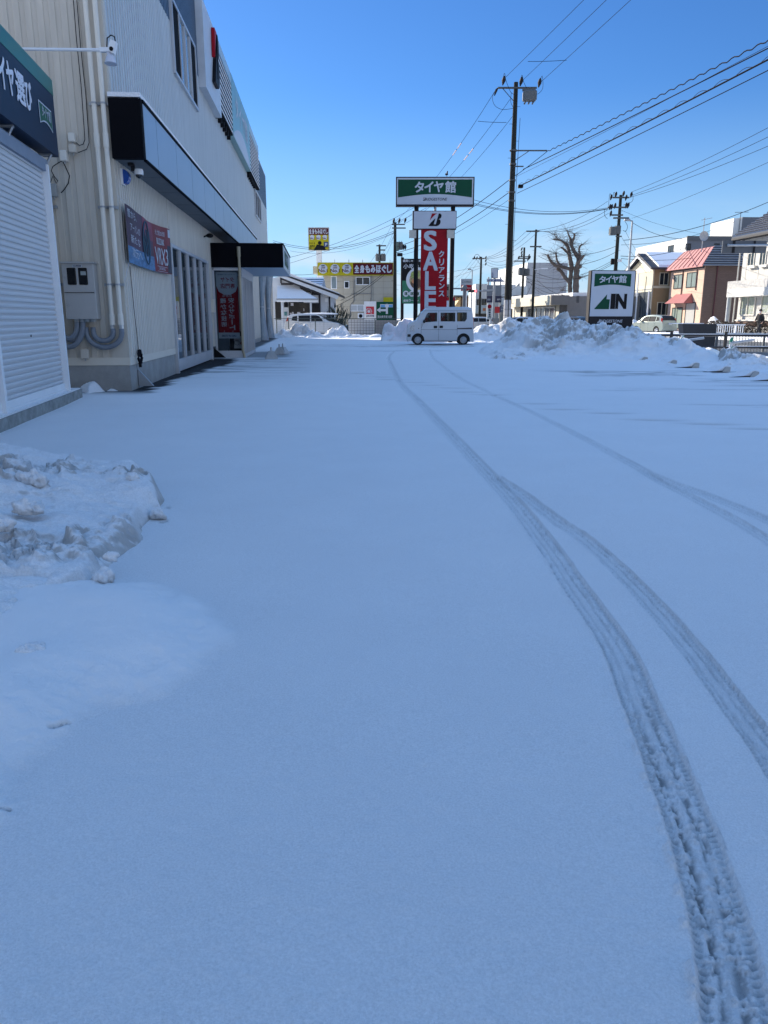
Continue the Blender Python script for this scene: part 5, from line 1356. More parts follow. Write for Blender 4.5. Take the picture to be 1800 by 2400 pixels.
def can(t, x, z, r, h, y=0.0):
    m = MB(); m.lathe((x, y, z), [(0, 0), (r, 0), (r, h), (r * .8, h + .05), (0, h + .06)], n=16)
    for k in (-.5, .5): m.tube([(x + k * r, y, z + h), (x + k * r, y, z + h + .16)], [.03, .02], 6)
    for k in range(8):
        a = k * math.pi / 4; m.box((x + (r + .0) * math.cos(a) - .02, y + (r) * math.sin(a) - .02, z + .1), (x + r * math.cos(a) + .02, y + r * math.sin(a) + .02, z + h - .1))
    m.build('transformer', TRANSF, t)
def newpole(label, px, py, D, base_z, r0, r1, rungs=True):
    top = at(px, py, D); fr = Frame((top.x, D, base_z), 0)
    t = thing('utility_pole', label, 'utility pole', fr.loc, 0, 'utility poles')
    pole_parts(fr, t, top.z - base_z, r0, r1, rungs); return fr, t
def L(fr, px, py): return fr.on_y(px, py, -.12)

p1, P1 = newpole('tallest dark concrete utility pole beside the red sale sign', 1209.5, 193, 48.0, 0, .225, .12)
a, z = L(p1, 1167, 206); b, _ = L(p1, 1258, 206); arm(P1, a, b, z, brace=(-.75, -.05, .75))
for px, py in ((1178, 200), (1219, 202), (1262, 205)): x, zz = L(p1, px, py); insul(P1, x, zz, s=1.5, tilt=.3)
x, zz = L(p1, 1163, 212); m = MB(); m.tube([(a, -.12, z), (x, -.15, zz), (x - .1, -.2, zz - .28)], [.03, .075, .03], 8); m.build('insulator', INSUL, P1)
for P in ([(1177, 195), (1182, 172), (1186, 190), (1196, 215), (1205, 222)], [(1218, 200), (1223, 176), (1228, 195), (1240, 215), (1250, 222)], [(1262, 205), (1270, 178), (1272, 205), (1264, 218), (1256, 222)], [(1164, 208), (1154, 228), (1160, 248), (1178, 257), (1204, 254)], [(1198, 218), (1197, 240), (1204, 254)]):
    loopwire(P1, [(L(p1, *q)[0], -.16, L(p1, *q)[1]) for q in P])
x0, z1 = L(p1, 1225, 215); x1, z0 = L(p1, 1255, 239)
m = MB(); m.bbox((x0, -.55, z0), (x1, -.05, z1), .05); m.box((x0 - .05, -.35, z1 - .02), (x1 - .05, -.25, z1 + .10))
for k in (.15, .45, .75): m.tube([(x0 + (x1 - x0) * k + .06, -.3, z0), (x0 + (x1 - x0) * k - .03, -.3, z0 - .16)], .045, 8)
m.build('switch_box', TRANSF, P1)
a, z = L(p1, 1194, 353); b, _ = L(p1, 1282, 353); arm(P1, a, b, z, s=.035, brace=(.85, .12, .5))
a, z = L(p1, 1205, 390); b, _ = L(p1, 1227, 390); arm(P1, a, b, z, s=.03)
for py in (352, 384, 422, 450, 470):
    m = MB(); x, zz = L(p1, 1203, py); m.cyl((0, 0, zz - .05), (0, 0, zz + .05), .195, n=14); m.build('pole_band', STEELD, P1)
x, zz = L(p1, 1217, 437); m = MB(); m.bbox((x - .06, -.22, zz - .08), (x + .22, .05, zz + .1), .02); m.build('closure_box', BLACK, P1)
m = MB(); m.tube([(.30, -.05, p1.loc.z + 12.4), (.22, -.06, 8.3), (.20, -.1, 5.0), (.2, -.12, 2.2)], .014, 5); m.tube([(-.10, -.20, 3.4), (.03, -.24, 2.2), (.02, -.25, .9)], .022, 6); m.build('pole_cable', WIREM, P1)
m = MB(); m.cyl((0, 0, .8), (0, 0, 2.4), .228, .226, 18); m.build('pole_sleeve', M('pale sign sheet', (.33, .34, .36), .6, var=.15, scale=4), P1)
for zz in (1.15, 1.5, 1.85): m = MB(); m.cyl((0, 0, zz), (0, 0, zz + .02), .233, n=18); m.build('sleeve_band', STEELD, P1)

p2, P2 = newpole('dark utility pole with street lamp rising behind the square entrance sign', 1455, 457, 70.0, 0, .20, .12)
for (a_, b_, py) in ((1436, 1475, 463), (1424, 1470, 486), (1430, 1460, 504), (1437, 1474, 511)):
    a, z = L(p2, a_, py); b, _ = L(p2, b_, py); arm(P2, a, b, z, s=.06)
for px, py in ((1431, 465), (1442, 459), (1460, 457), (1478, 459), (1466, 466), (1428, 488), (1432, 488), (1440, 485), (1466, 484), (1471, 484), (1430, 503)): x, zz = L(p2, px, py); insul(P2, x, zz - .15, s=1.5, tilt=.3)
for P in ([(1433, 462), (1429, 454), (1427, 466), (1426, 483)], [(1438, 460), (1438, 451), (1443, 456)], [(1476, 458), (1480, 451), (1483, 462), (1480, 473), (1460, 481)], [(1416, 492), (1417, 506), (1423, 513)], [(1462, 516), (1470, 530), (1466, 542), (1459, 540)]):
    loopwire(P2, [(L(p2, *q)[0], -.2, L(p2, *q)[1]) for q in P], .018)
x, zz = L(p2, 1436, 551); can(P2, x, zz, .33, .62, -.1); x, zz = L(p2, 1445, 549); m = MB(); m.bbox((x - .1, -.3, zz), (x + .3, .1, zz + .7), .03); m.build('switch_box', TRANSF, P2)
a, z = L(p2, 1443, 554); b, _ = L(p2, 1457, 554); arm(P2, a, b, z, s=.05)
x0, z1 = L(p2, 1446.5, 608); x1, z0 = L(p2, 1456, 614); m = MB(); m.box((x0, -.3, z0), (x1, -.2, z1)); m.build('number_plate', WHITE, P2)
x0, z1 = L(p2, 1432, 606); m = MB(); m.bbox((x0, -.25, z1 - .5), (x0 + .3, 0, z1), .04); m.build('closure_box', BLACK, P2)

p3, P3 = newpole('slim brown pole with two short crossarms left of the bare tree', 1256.6, 538, 80.0, 0, .16, .10)
for (a_, b_, py) in ((1233, 1264, 542), (1242, 1269, 578)): a, z = L(p3, a_, py); b, _ = L(p3, b_, py); arm(P3, a, b, z, s=.06)
x0, z1 = L(p3, 1260, 632); m = MB(); m.tube([(0, -.1, z1), (.7, -.15, z1 + .12)], .03, 6); m.box((.7, -.22, z1 + .06), (1.3, -.08, z1 + .16)); m.build('street_light', WHITE, P3)
p4, P4 = newpole('thin pole crowded with insulators between two taller poles', 1229, 580, 95.0, 0, .17, .11)
for (a_, b_, py) in ((1216, 1240, 602), (1216, 1240, 606), (1204, 1232, 612)): a, z = L(p4, a_, py); b, _ = L(p4, b_, py); arm(P4, a, b, z, s=.06)
for px, py in ((1221, 584), (1221, 592), (1221, 599), (1238, 600), (1240, 604), (1214, 604), (1236, 608)): x, zz = L(p4, px, py); insul(P4, x, zz - .2, s=1.3, tilt=.5)
for px, py in ((1222, 645), (1234, 647)): x, zz = L(p4, px, py); can(P4, x, zz, .36, .8)
p5, P5 = newpole('distant slim pole with a one sided crossarm right of the red sign', 1128, 602, 105.0, 0, .18, .12)
a, z = L(p5, 1107, 606); b, _ = L(p5, 1135, 606); arm(P5, a, b, z, s=.07, brace=(-.7, 0, .9))
for px, py in ((1110, 605), (1116, 605), (1123, 605), (1137, 604), (1137, 611), (1137, 619)): x, zz = L(p5, px, py); insul(P5, x, zz - .2, s=1.3, tilt=.5)
loopwire(P5, [(L(p5, *q)[0], -.2, L(p5, *q)[1]) for q in ((1110, 604), (1115, 597), (1121, 597), (1124, 603))], .025)
p6, P6 = newpole('dark utility pole with transformer right of the massage parlour building', 926, 521, 72.0, 0, .20, .12)
for (a_, b_, py) in ((918, 949, 526), (919, 951, 534.5)): a, z = L(p6, a_, py); b, _ = L(p6, b_, py); arm(P6, a, b, z, s=.05)
for px, py in ((921, 524), (934, 524), (948, 523)): x, zz = L(p6, px, py); insul(P6, x, zz, s=1.4, tilt=.4)
x0, z1 = L(p6, 928, 567); x1, z0 = L(p6, 935, 588); m = MB(); m.bbox((x0, -.3, z0), (x1, .1, z1), .03); m.build('switch_box', M('green grey box', (.10, .14, .12), .5), P6)
x, zz = L(p6, 938.5, 585); can(P6, x, zz, .22, .6)
a, z = L(p6, 942, 579); b, _ = L(p6, 953, 579); arm(P6, a, b, z, s=.04)
for px in (946, 950): x, zz = L(p6, px, 583); insul(P6, x, zz - .1, s=1.4)
p7, P7 = newpole('small distant utility pole behind the yellow rooftop sign', 889.5, 573, 98.0, 0, .18, .12)
for (a_, b_, py) in ((882, 905, 576), (890, 903, 586)): a, z = L(p7, a_, py); b, _ = L(p7, b_, py); arm(P7, a, b, z, s=.07)
for px in (886, 898): x, zz = L(p7, px, 612); can(P7, x, zz, .3, .8)

# street lamps
def streetlamp(label, px, py, D, pw, reach, r=.07):
    top = at(px, py, D)
    t = thing('street_lamp', label, 'street lamp', (top.x, D, 0), 0)
    m = MB(); m.cyl((0, 0, -.1), (0, 0, top.z), r * 1.5, r * .9, 12); m.build('pole', STEEL, t)
    m = MB(); m.tube([(0, 0, top.z - .1), (0, 0, top.z), (reach * .35, 0, top.z + .03)], .05, 8); m.bbox((min(reach, reach * .3), -.13, top.z), (max(reach, reach * .3), .13, top.z + .16), .03); m.build('lamp_head', STEEL, t)
streetlamp('grey street lamp right of the dark pole behind the entrance sign', 1482, 518, 62, 6, -.62)
streetlamp('far grey street lamp above the red and grey phone shop sign', 1107, 633, 96, 6, -.55)

# ------------------------------------------------------------------ wires
def W(label, group, A, B, sag=.4, r=.014, ext=0.0, wave=None, n=24):
    A = Vector(A); B = Vector(B)
    if ext: B = A + (B - A) * (1 + ext)
    P = []
    N = n if not wave else int((B - A).length * 7)
    for i in range(N + 1):
        t = i / N; p = A.lerp(B, t); p.z -= 4 * sag * t * (1 - t)
        if wave:
            k = wave[1] * t * (B - A).length; p.z += wave[0] * math.sin(k); p.y += wave[0] * math.cos(k)
        P.append(p - A)
    m = MB(); m.tube(P, r, 4, cap=False)
    return tag(m.build('power_line', WIREM, loc=A), label, 'wire', group)
P1P = lambda px, py: at(px, py, 48.0)
for (a, b, l) in (((1178, 188), (1365, 0), 'left'), ((1221, 192), (1418, 0), 'middle'), ((1268, 192), (1475, 0), 'right')):
    z = P1P(*a).z; W(l + ' one of three high wires climbing from the tallest pole to the top edge', 'high wires over the lot', P1P(*a), atz(*b, z - .05), .05, .014, 1.6)
W('thin spacer wire joining the three high wires near the top edge', 'spacers', atz(1237, 144, P1P(1178, 188).z - .05), atz(1328, 141, P1P(1268, 192).z - .05), .02, .012)
for (a, b, l) in (((1161, 212), (920, 524), 'upper'), ((1196, 232), (934, 524), 'middle'), ((1205, 268), (949, 524), 'lower')):
    o = W(l + ' one of three wires dropping left from the tallest pole behind the shop sign', 'wires behind the shop sign', P1P(*a), at(*b, 72), .7, .014)
    for k in (.24, .28) if l != 'lower' else ():
        A = P1P(*a); B = at(*b, 72); m = MB(); q = [A.lerp(B, k + .03 * j / 2) - Vector((0, 0, 4 * .7 * (k + .03 * j / 2) * (1 - k - .03 * j / 2))) - A for j in range(3)]
        m.tube(q, .035, 6); m.build('line_sleeve', M('pale pink sleeve', (.55, .42, .42), .6), o)
W('thin spacer wire across the wires left of the tallest pole', 'spacers', at(1120, 284, 46), at(1187, 287, 46), .02, .012)
for (a, b, l, r, wv) in (((1281, 356), (1800, 86), 'topmost wavy cable sweeping right from the long bracket of the tallest pole', .022, (.035, 9)), ((1226, 397), (1800, 104), 'second thick cable sweeping right from the tallest pole', .022, None), ((1216, 437), (1800, 130), 'thickest looped cable sweeping right from the tallest pole', .030, None), ((1212, 453), (1800, 155), 'lowest plain cable sweeping right from the tallest pole', .016, None)):
    A = P1P(*a); W(l, 'cables sweeping to the right', A, atz(*b, A.z + .1), .12, r, .8, wv)
A = P1P(1216, 436); W('thin spiral hanger wound round the thickest cable at right', 'cables sweeping to the right', A + Vector((0, 0, .06)), atz(1800, 127, A.z + .16), .12, .009, .8, (.06, 5))
A = P1P(1281, 356); W('short cable from the long bracket down to the tallest pole', 'pole cables', A, P1P(1208, 412), .02, .016)
W('very thin line rising right between the thick cables', 'cables sweeping to the right', P1P(1208, 415), atz(1800, 96, P1P(1208, 415).z + .1), .15, .008, .8)
for (a, b, l) in (((1194, 421), (930, 578), 'upper'), ((1194, 450), (930, 592), 'middle'), ((1194, 467), (930, 600), 'lower')):
    W(l + ' cable running left from the tallest pole to the pole by the massage parlour', 'cables behind the shop sign', P1P(*a), at(*b, 72), .5, .024 if l != 'lower' else .012)
for (a, b, l, r) in (((1425, 487), (1005, 432), 'upper', .016), ((1425, 489), (1005, 442), 'middle', .018), ((1425, 490), (1005, 446), 'lower', .018)):
    W(l + ' long cable crossing behind the tallest pole to the shop sign', 'long cables behind the tallest pole', at(*a, 70), at(*b, 66), 1.0, r)
for (a, b, l) in (((1480, 450), (1800, 283), 'upper'), ((1480, 458), (1800, 305), 'middle'), ((1478, 462), (1800, 327), 'lower')):
    A = at(*a, 70); W(l + ' wire climbing right from the pole behind the entrance sign', 'wires of the pole behind the entrance sign', A, atz(*b, A.z + .2), .4, .015, .6)
W('faint thin wire rising to the right edge under the three wires', 'faint wires', at(1480, 512, 66), atz(1800, 366, 8.6), .3, .010, .6)
for (a, b, l) in (((1424, 472), (1236, 541), 'upper'), ((1424, 492), (1250, 541), 'middle'), ((1426, 500), (1263, 541), 'lower')):
    W(l + ' wire from the pole behind the entrance sign down to the slim brown pole', 'wires above the bare tree', at(*a, 70), at(*b, 80), .6, .016)
for (a, b, l) in (((1234, 541), (1112, 605), 'upper'), ((1246, 542), (1122, 605), 'middle'), ((1262, 542), (1134, 606), 'lower')):
    W(l + ' wire from the slim brown pole left to the distant one sided pole', 'wires of the distant poles', at(*a, 80), at(*b, 105), .8, .018)
for i, (a, b) in enumerate((((1137, 604), (1205, 596)), ((1137, 611), (1218, 604)), ((1137, 618), (1216, 608)), ((1109, 607), (1035, 668)), ((1116, 608), (1040, 676)), ((1124, 608), (1050, 684)), ((1136, 620), (920, 640)), ((1133, 625), (930, 668)))):
    W('thin far wire strung from the distant one sided pole, number %s from its top' % ('one two three four five six seven eight'.split()[i]), 'wires of the distant poles', at(*a, 105), at(*b, 95 if i < 3 else 140), .7, .016)
for i, (a, b, da, db, sg) in enumerate((((1448, 575), (1262, 579), 70, 80, .8), ((1448, 588), (1262, 600), 70, 80, 1.0), ((1447, 604), (1230, 640), 70, 95, 1.2), ((1447, 608), (1230, 650), 70, 95, 1.2), ((1447, 612), (1258, 640), 70, 80, 1.0), ((1258, 632), (1228, 700), 80, 95, .4), ((1254, 650), (1228, 655), 80, 95, .4), ((1258, 655), (1330, 692), 80, 84, .4), ((1232, 650), (1330, 670), 95, 84, .6), ((1232, 655), (1320, 690), 95, 84, .5), ((1232, 648), (1275, 690), 95, 84, .3), ((1225, 660), (1120, 700), 95, 105, .7))):
    W('thin dark cable in the tangle left of the entrance sign, %s from the top' % ('first second third fourth fifth sixth seventh eighth ninth tenth eleventh twelfth'.split()[i]), 'tangled cables around the bare tree', at(*a, da), at(*b, db), sg, .018)
for i, (a, b, sg, r) in enumerate((((1462, 563), (1800, 474), .5, .022), ((1456, 574), (1722, 520), .5, .014), ((1484, 523), (1600, 560), .3, .018), ((1457, 493), (1735, 552), .6, .010), ((1455, 600), (1610, 580), .3, .022), ((1456, 606), (1700, 590), .4, .018), ((1457, 556), (1515, 640), .1, .014), ((1465, 540), (1500, 600), .1, .012), ((1456, 612), (1475, 628), .05, .012))):
    W('thin cable fanning right from the pole behind the entrance sign, %s of the fan' % ('first second third fourth fifth sixth seventh eighth ninth'.split()[i]), 'cables fanning right over the houses', at(*a, 69.5), at(*b, 60 if i < 1 else 78), sg, r)
for i, (a, b, da, db, sg, r) in enumerate((((924, 541), (640, 564), 72, 76, 1.0, .016), ((924, 545), (640, 568), 72, 76, 1.0, .016), ((1000, 487), (676, 618), 71, 78, .3, .014), ((1000, 470), (676, 604), 71, 74, .5, .014), ((924, 546), (680, 588), 72, 78, .8, .010), ((896, 643), (798, 704), 78, 79.6, .2, .020), ((905, 640), (777, 722), 78, 79.6, .3, .020), ((917, 530), (868, 615), 72, 90, .2, .012), ((924, 540), (890, 605), 72, 95, .2, .012), ((924, 550), (897, 590), 72, 96, .2, .012), ((640, 638), (738, 642), 95, 100, .2, .02), ((926, 545), (903, 600), 72, 97, .2, .012))):
    W('thin cable left of the red sign near the massage parlour, %s of them' % ('first second third fourth fifth sixth seventh eighth ninth tenth eleventh twelfth'.split()[i]), 'cables over the massage parlour', at(*a, da), at(*b, db), sg, r)

# ------------------------------------------------------------------ left background
def box_building(name, label, fr, parts=None): return thing(name, label, 'building', fr.loc, fr.rz)
LBEIGE = M('beige siding', (.42, .38, .30), .6, var=.05)
def seams(m, x0, x1, z0, z1, nx, nz, y=-.005):
    for i in range(1, nx): x = x0 + (x1 - x0) * i / nx; m.box((x - .015, y, z0), (x + .015, y + .01, z1))
    for i in range(1, nz): z = z0 + (z1 - z0) * i / nz; m.box((x0, y, z - .015), (x1, y + .01, z + .015))
def win_y(t, fr, a, b, frame, glass, yv=0.0, d=.05, name='window', mull=1):
    x0, x1, z0, z1 = R(fr, a, b, yv)
    m = MB(); f = .07
    m.box((x0 - f, yv - d, z0 - f), (x1 + f, yv, z0)); m.box((x0 - f, yv - d, z1), (x1 + f, yv, z1 + f)); m.box((x0 - f, yv - d, z0), (x0, yv, z1)); m.box((x1, yv - d, z0), (x1 + f, yv, z1))
    for k in range(1, mull + 1): x = x0 + (x1 - x0) * k / (mull + 1); m.box((x - .03, yv - d + .005, z0), (x + .03, yv, z1))
    w_ = m.build(name, frame, t)
    m = MB(); m.box((x0, yv - .018, z0), (x1, yv - .004, z1)); m.build('pane', glass, w_); return w_
def win_x(t, fr, a, b, frame, glass, xv=0.0, d=.05, name='window', mull=1):
    (y1, z1), (y0, z0) = fr.on_x(*a, xv), fr.on_x(*b, xv)
    if y0 > y1: y0, y1 = y1, y0
    if z0 > z1: z0, z1 = z1, z0
    m = MB(); f = .08
    m.box((xv - d, y0 - f, z0 - f), (xv, y1 + f, z0)); m.box((xv - d, y0 - f, z1), (xv, y1 + f, z1 + f)); m.box((xv - d, y0 - f, z0), (xv, y0, z1)); m.box((xv - d, y1, z0), (xv, y1 + f, z1))
    for k in range(1, mull + 1): y = y0 + (y1 - y0) * k / (mull + 1); m.box((xv - d + .005, y - .03, z0), (xv, y + .03, z1))
    w_ = m.build(name, frame, t)
    m = MB(); m.box((xv - .018, y0, z0), (xv - .004, y1, z1)); m.build('pane', glass, w_); return w_
z5 = lambda x, y: (640 + x / 5.184, 500 + y / 5.184)
# massage parlour
mf = signframe(745, 82)
mp2 = thing('parlour_building', 'beige two storey massage parlour with yellow and maroon rooftop sign', 'building', mf.loc)
x0, x1, _, zt = R(mf, (757, 645), (921.5, 760)); 
m = MB(); m.box((x0, 0, -.1), (x1, 12, zt)); m.build('wall', LBEIGE, mp2)
m = MB(); seams(m, x0, x1, 0, zt, 7, 9, -.012); m.build('panel_joints', M('siding joint', (.30, .27, .22), .7), mp2)
a0, a1, b0, b1 = R(mf, z5(538, 597), z5(1460, 755), -.25)
m = MB(); m.box((a0, -.25, b0), (a1, .1, b1)); rs_ = m.build('roof_sign', YELLOW, mp2)
c0, c1, d0, d1 = R(mf, z5(972, 605), z5(1455, 745), -.26); m = MB(); m.box((c0, -.27, d0), (c1, -.252, d1)); m.build('maroon_field', MAROON, rs_)
m = MB()
for i, ch in enumerate('全身もみほぐし'):
    e0, e1, f0, f1 = R(mf, z5(988 + i * 66, 628), z5(988 + i * 66 + 58, 724), -.28); m.text(ch, (e0, -.28, f0), e1 - e0, f1 - f0, bold=.04)
m.build('lettering', SIGNWHITE, rs_)
for cxp in (606, 752, 895):
    e0, e1, f0, f1 = R(mf, z5(cxp - 57, 617), z5(cxp + 57, 732), -.26)
    m = MB(); m.lathe(((e0 + e1) / 2, -.262, (f0 + f1) / 2), [(0, 0), ((e1 - e0) / 2, 0), ((e1 - e0) / 2, .01)], 'y', 24); dsc = m.build('white_disc', SIGNWHITE, rs_)
    m = MB(); e0, e1, f0, f1 = R(mf, z5(cxp - 55, 675), z5(cxp + 55, 716), -.28); m.text('No.1', (e0, -.272, f0), e1 - e0, f1 - f0, bold=.03); e0, e1, f0, f1 = R(mf, z5(cxp - 22, 650), z5(cxp + 24, 670), -.28); m.text('全国', (e0, -.272, f0), e1 - e0, f1 - f0, bold=.02); m.build('disc_lettering', MAROON, dsc)
    m = MB(); e0, e1, f0, f1 = R(mf, z5(cxp - 24, 628), z5(cxp + 24, 644), -.28); m.text('店舗数', (e0, -.272, f0), e1 - e0, f1 - f0, bold=.02); m.build('disc_print', NAVY, dsc)
m = MB()
for px in (584, 748, 921, 1088, 1420): x, z = mf.on_y(*z5(px, 597), -.1); m.cyl((x, -.05, z), (x, -.05, z + .28), .03, n=6)
m.build('sign_posts', STEEL, rs_)
win_y(mp2, mf, z5(1012, 780), z5(1170, 862), WHITE, GLASSD); win_y(mp2, mf, z5(872, 832), z5(918, 903), WHITE, GLASSD, mull=0)
win_y(mp2, mf, z5(710, 772), z5(768, 912), WHITE, M('pale window glass', (.2, .25, .27), .1), mull=0); win_y(mp2, mf, z5(947, 1118), z5(1098, 1183), WHITE, M('frosted pane', (.42, .44, .45), .3))
m = MB()
for P in ([(985, 805), (985, 1060), (940, 1110), (935, 1280)], [(1195, 755), (1195, 975), (1185, 1070)], [(1195, 975), (945, 980)], [(830, 1100), (830, 1280)]):
    m.tube([(mf.on_y(*z5(*q), -.06)[0], -.06, mf.on_y(*z5(*q), -.06)[1]) for q in P], .045, 6)
m.build('wall_pipe', M('grey pvc', (.25, .24, .22), .5), mp2)
a0, a1, b0, b1 = R(mf, z5(1028, 1212), z5(1100, 1282), -.5)
m = MB(); m.bbox((a0, -.5, b0), (a1, -.1, b1), .03); ac = m.build('air_conditioner', WHITE, mp2)
m = MB(); m.lathe(((a0 + a1) / 2, -.505, (b0 + b1) / 2), [(0, 0), ((b1 - b0) * .34, 0), ((b1 - b0) * .34, .01)], 'y', 18); m.build('fan_grille', BLACK, ac)
a0, a1, b0, b1 = R(mf, z5(1340, 1020), z5(1480, 1082), -.4); m = MB(); m.box((a0, -.4, b0), (a1, -.3, b1)); m.build('small_yellow_sign', YELLOW, mp2)
a0, a1, b0, b1 = R(mf, z5(484, 643), z5(540, 730), 1.0); m = MB(); m.box((a0, 1, b0), (a1, 3, b1)); m.build('roof_hut', LBEIGE, mp2)
# tall pole sign behind it
tf = signframe(746, 86); ts = thing('pole_sign', 'yellow and maroon square sign on a white pole above the massage parlour', 'sign', tf.loc)
a0, a1, b0, b1 = R(tf, z5(424, 170), z5(683, 450))
m = MB(); m.box((a0, 0, b0), (a1, .5, b1)); m.build('sign_case', M('sign case', (.4, .4, .38), .5), ts)
m = MB(); a0, a1, b0, b1 = R(tf, z5(433, 262), z5(675, 443), -.02); m.box((a0, -.02, b0), (a1, 0, b1)); yf_ = m.build('yellow_face', YELLOW, ts)
m = MB(); a0, a1, b0, b1 = R(tf, z5(435, 182), z5(672, 262), -.02); m.box((a0, -.02, b0), (a1, 0, b1)); mf_ = m.build('maroon_face', MAROON, ts)
m = MB()
for i, ch in enumerate('全身もみほぐし'): e0, e1, f0, f1 = R(tf, z5(440 + i * 33, 190), z5(440 + i * 33 + 29, 250), -.03); m.text(ch, (e0, -.03, f0), e1 - e0, f1 - f0, bold=.03)
m.build('lettering', SIGNWHITE, mf_)
for cxp in (474, 552, 629):
    e0, e1, f0, f1 = R(tf, z5(cxp - 29, 262), z5(cxp + 29, 322), -.03); m = MB(); m.lathe(((e0 + e1) / 2, -.026, (f0 + f1) / 2), [(0, 0), ((e1 - e0) / 2, 0), ((e1 - e0) / 2, .006)], 'y', 20); dd = m.build('white_disc', SIGNWHITE, yf_)
    m = MB(); e0, e1, f0, f1 = R(tf, z5(cxp - 29, 290), z5(cxp + 29, 314), -.03); m.text('No.1', (e0, -.032, f0), e1 - e0, f1 - f0, bold=.02); m.build('disc_lettering', MAROON, dd)
m = MB(); a0, a1, b0, b1 = R(tf, z5(615, 347), z5(672, 407), -.03); m.box((a0, -.03, b0), (a1, -.02, b1)); pk = m.build('parking_mark', M('parking blue', (.01, .05, .16), .4), yf_)
m = MB(); e0, e1, f0, f1 = R(tf, z5(632, 360), z5(660, 398), -.03); m.text('P', (e0, -.034, f0), e1 - e0, f1 - f0, bold=.05); m.build('parking_letter', SIGNWHITE, pk)
m = MB(); e0, e1, f0, f1 = R(tf, z5(447, 386), z5(512, 408), -.03); m.text('盛岡店', (e0, -.025, f0), e1 - e0, f1 - f0, bold=.02); e0, e1, f0, f1 = R(tf, z5(440, 420), z5(620, 436), -.03); m.text('受付 10 時から深夜 1 時', (e0, -.025, f0), e1 - e0, f1 - f0, bold=.01); e0, e1, f0, f1 = R(tf, z5(437, 352), z5(510, 376), -.03); m.text('りらくる', (e0, -.025, f0), e1 - e0, f1 - f0, bold=.02)
x, z = tf.on_y(*z5(567, 360), -.03); m.ell((x, -.026, z), (.2, .004, .2)); m.prism([(x - .65, z - .72), (x + .65, z - .72), (x + .5, z - .3), (x - .3, z - .15)], 'y', -.028, -.022); m.build('print', BLACK, yf_)
x, zz = tf.on_y(*z5(558, 450), .25); m = MB(); m.box((x - .28, .1, -.1), (x + .28, .5, zz)); m.build('pole', WHITE, ts)
# restaurant with snowy roofs
zr = lambda x, y: (640 + x / 10.055, 600 + y / 10.055)
rf = signframe(640, 70)
rt = thing('restaurant', 'low white and dark timber restaurant with snow covered gable and porch roofs', 'building', rf.loc)
PX = lambda x, y, yv: (lambda q: (q[0], yv, q[1]))(rf.on_y(*zr(x, y), yv))
WP = M('white plaster', (.60, .62, .64), .7, var=.05); DW = M('dark timber', (.015, .013, .016), .6)
xl = PX(-250, 1480, 0)[0]; xr = PX(1330, 900, 0)[0]
ap = PX(165, 480, 0); ev = PX(1330, 960, 0)
m = MB(); m.prism([(xl, -.1), (xr, -.1), (xr, ev[2]), (ap[0], ap[2]), (xl, ap[2] - .4)], 'y', 0, 9); m.build('wall', WP, rt)
b0 = PX(165, 460, -.8); b1 = PX(1545, 935, -.8); b2 = PX(1510, 1020, -.8); b3 = PX(160, 500, -.8)
m = MB(); m.prism([(b3[0], b3[2]), (b2[0], b2[2]), (b1[0], b1[2]), (b0[0], b0[2] + .1)], 'y', -.8, -.68); m.build('barge_board', WP, rt)
m = MB(); m.prism([(b0[0], b0[2] + .1), (b1[0], b1[2]), (b1[0] + .1, b1[2] + .14), (b0[0], b0[2] + .24)], 'y', -.82, 9); m.prism([(b3[0], b3[2] - .16), (b2[0] - 1.4, b2[2] + .36), (b2[0] - 1.4, b2[2] + .48), (b3[0], b3[2])], 'y', -.74, -.6); m.build('roof_edge', DW, rt)
m = MB(); m.prism([(b0[0], b0[2] + .25), (b1[0] - .1, b1[2] + .15), (b1[0] - .15, b1[2] + .32), (b0[0] + .2, b0[2] + .45)], 'y', -.7, 3.0); m.build('roof_snow', SNOW, rt)
r0 = PX(330, 455, 3.0); r1 = PX(1160, 478, 3.0); r2 = PX(1200, 760, 0.2)
m = MB(); m.prism([(1.0, r2[2] - .2), (5.0, r1[2]), (9, r2[2] - .2)], 'x', r0[0] - 4, r1[0]); back = m.build('back_roof', M('blue metal roof with thin snow', (.42, .50, .60), .6, var=.25, scale=.8, stretch=(.4, 4, 4)), rt)
m = MB()
for k in range(1, 6):
    f = k / 6; y = 1.0 + 4 * f; z = (r2[2] - .2) + (r1[2] - r2[2] + .2) * f; m.tube([(r0[0] - 4, y, z + .03), (r1[0], y, z + .03)], .03, 4)
m.build('snow_bars', M('roof bar', (.10, .15, .22), .5), back)
# porch
q = [PX(100, 690, .0), PX(490, 690, 0.0), PX(1060, 1010, -1.6), PX(90, 1010, -1.6)]
m = MB(); m.add([q[0], q[1], q[2], q[3]] + [(p[0], p[1], p[2] - .25) for p in q], [(0, 1, 2, 3), (3, 2, 6, 7), (1, 5, 6, 2), (0, 3, 7, 4), (4, 7, 6, 5)]); m.build('porch_roof_snow', SNOW, rt)
a = PX(80, 1015, -1.6); b = PX(1060, 1060, -1.6)
m = MB(); m.box((a[0], -1.62, b[2]), (b[0], -1.5, a[2] - .02)); m.build('porch_fascia', WP, rt)
m = MB(); m.box((a[0], -1.63, a[2] - .03), (b[0], -1.4, a[2] + .03)); m.build('porch_eave', DW, rt)
for (u0, u1) in ((185, 230), (865, 905)): m = MB(); p_, p2_ = PX(u0, 1065, -1.5), PX(u1, 1065, -1.5); m.box((p_[0], -1.5, -.1), (p2_[0], -1.3, p_[2])); m.build('porch_post', WP, rt)
m = MB()
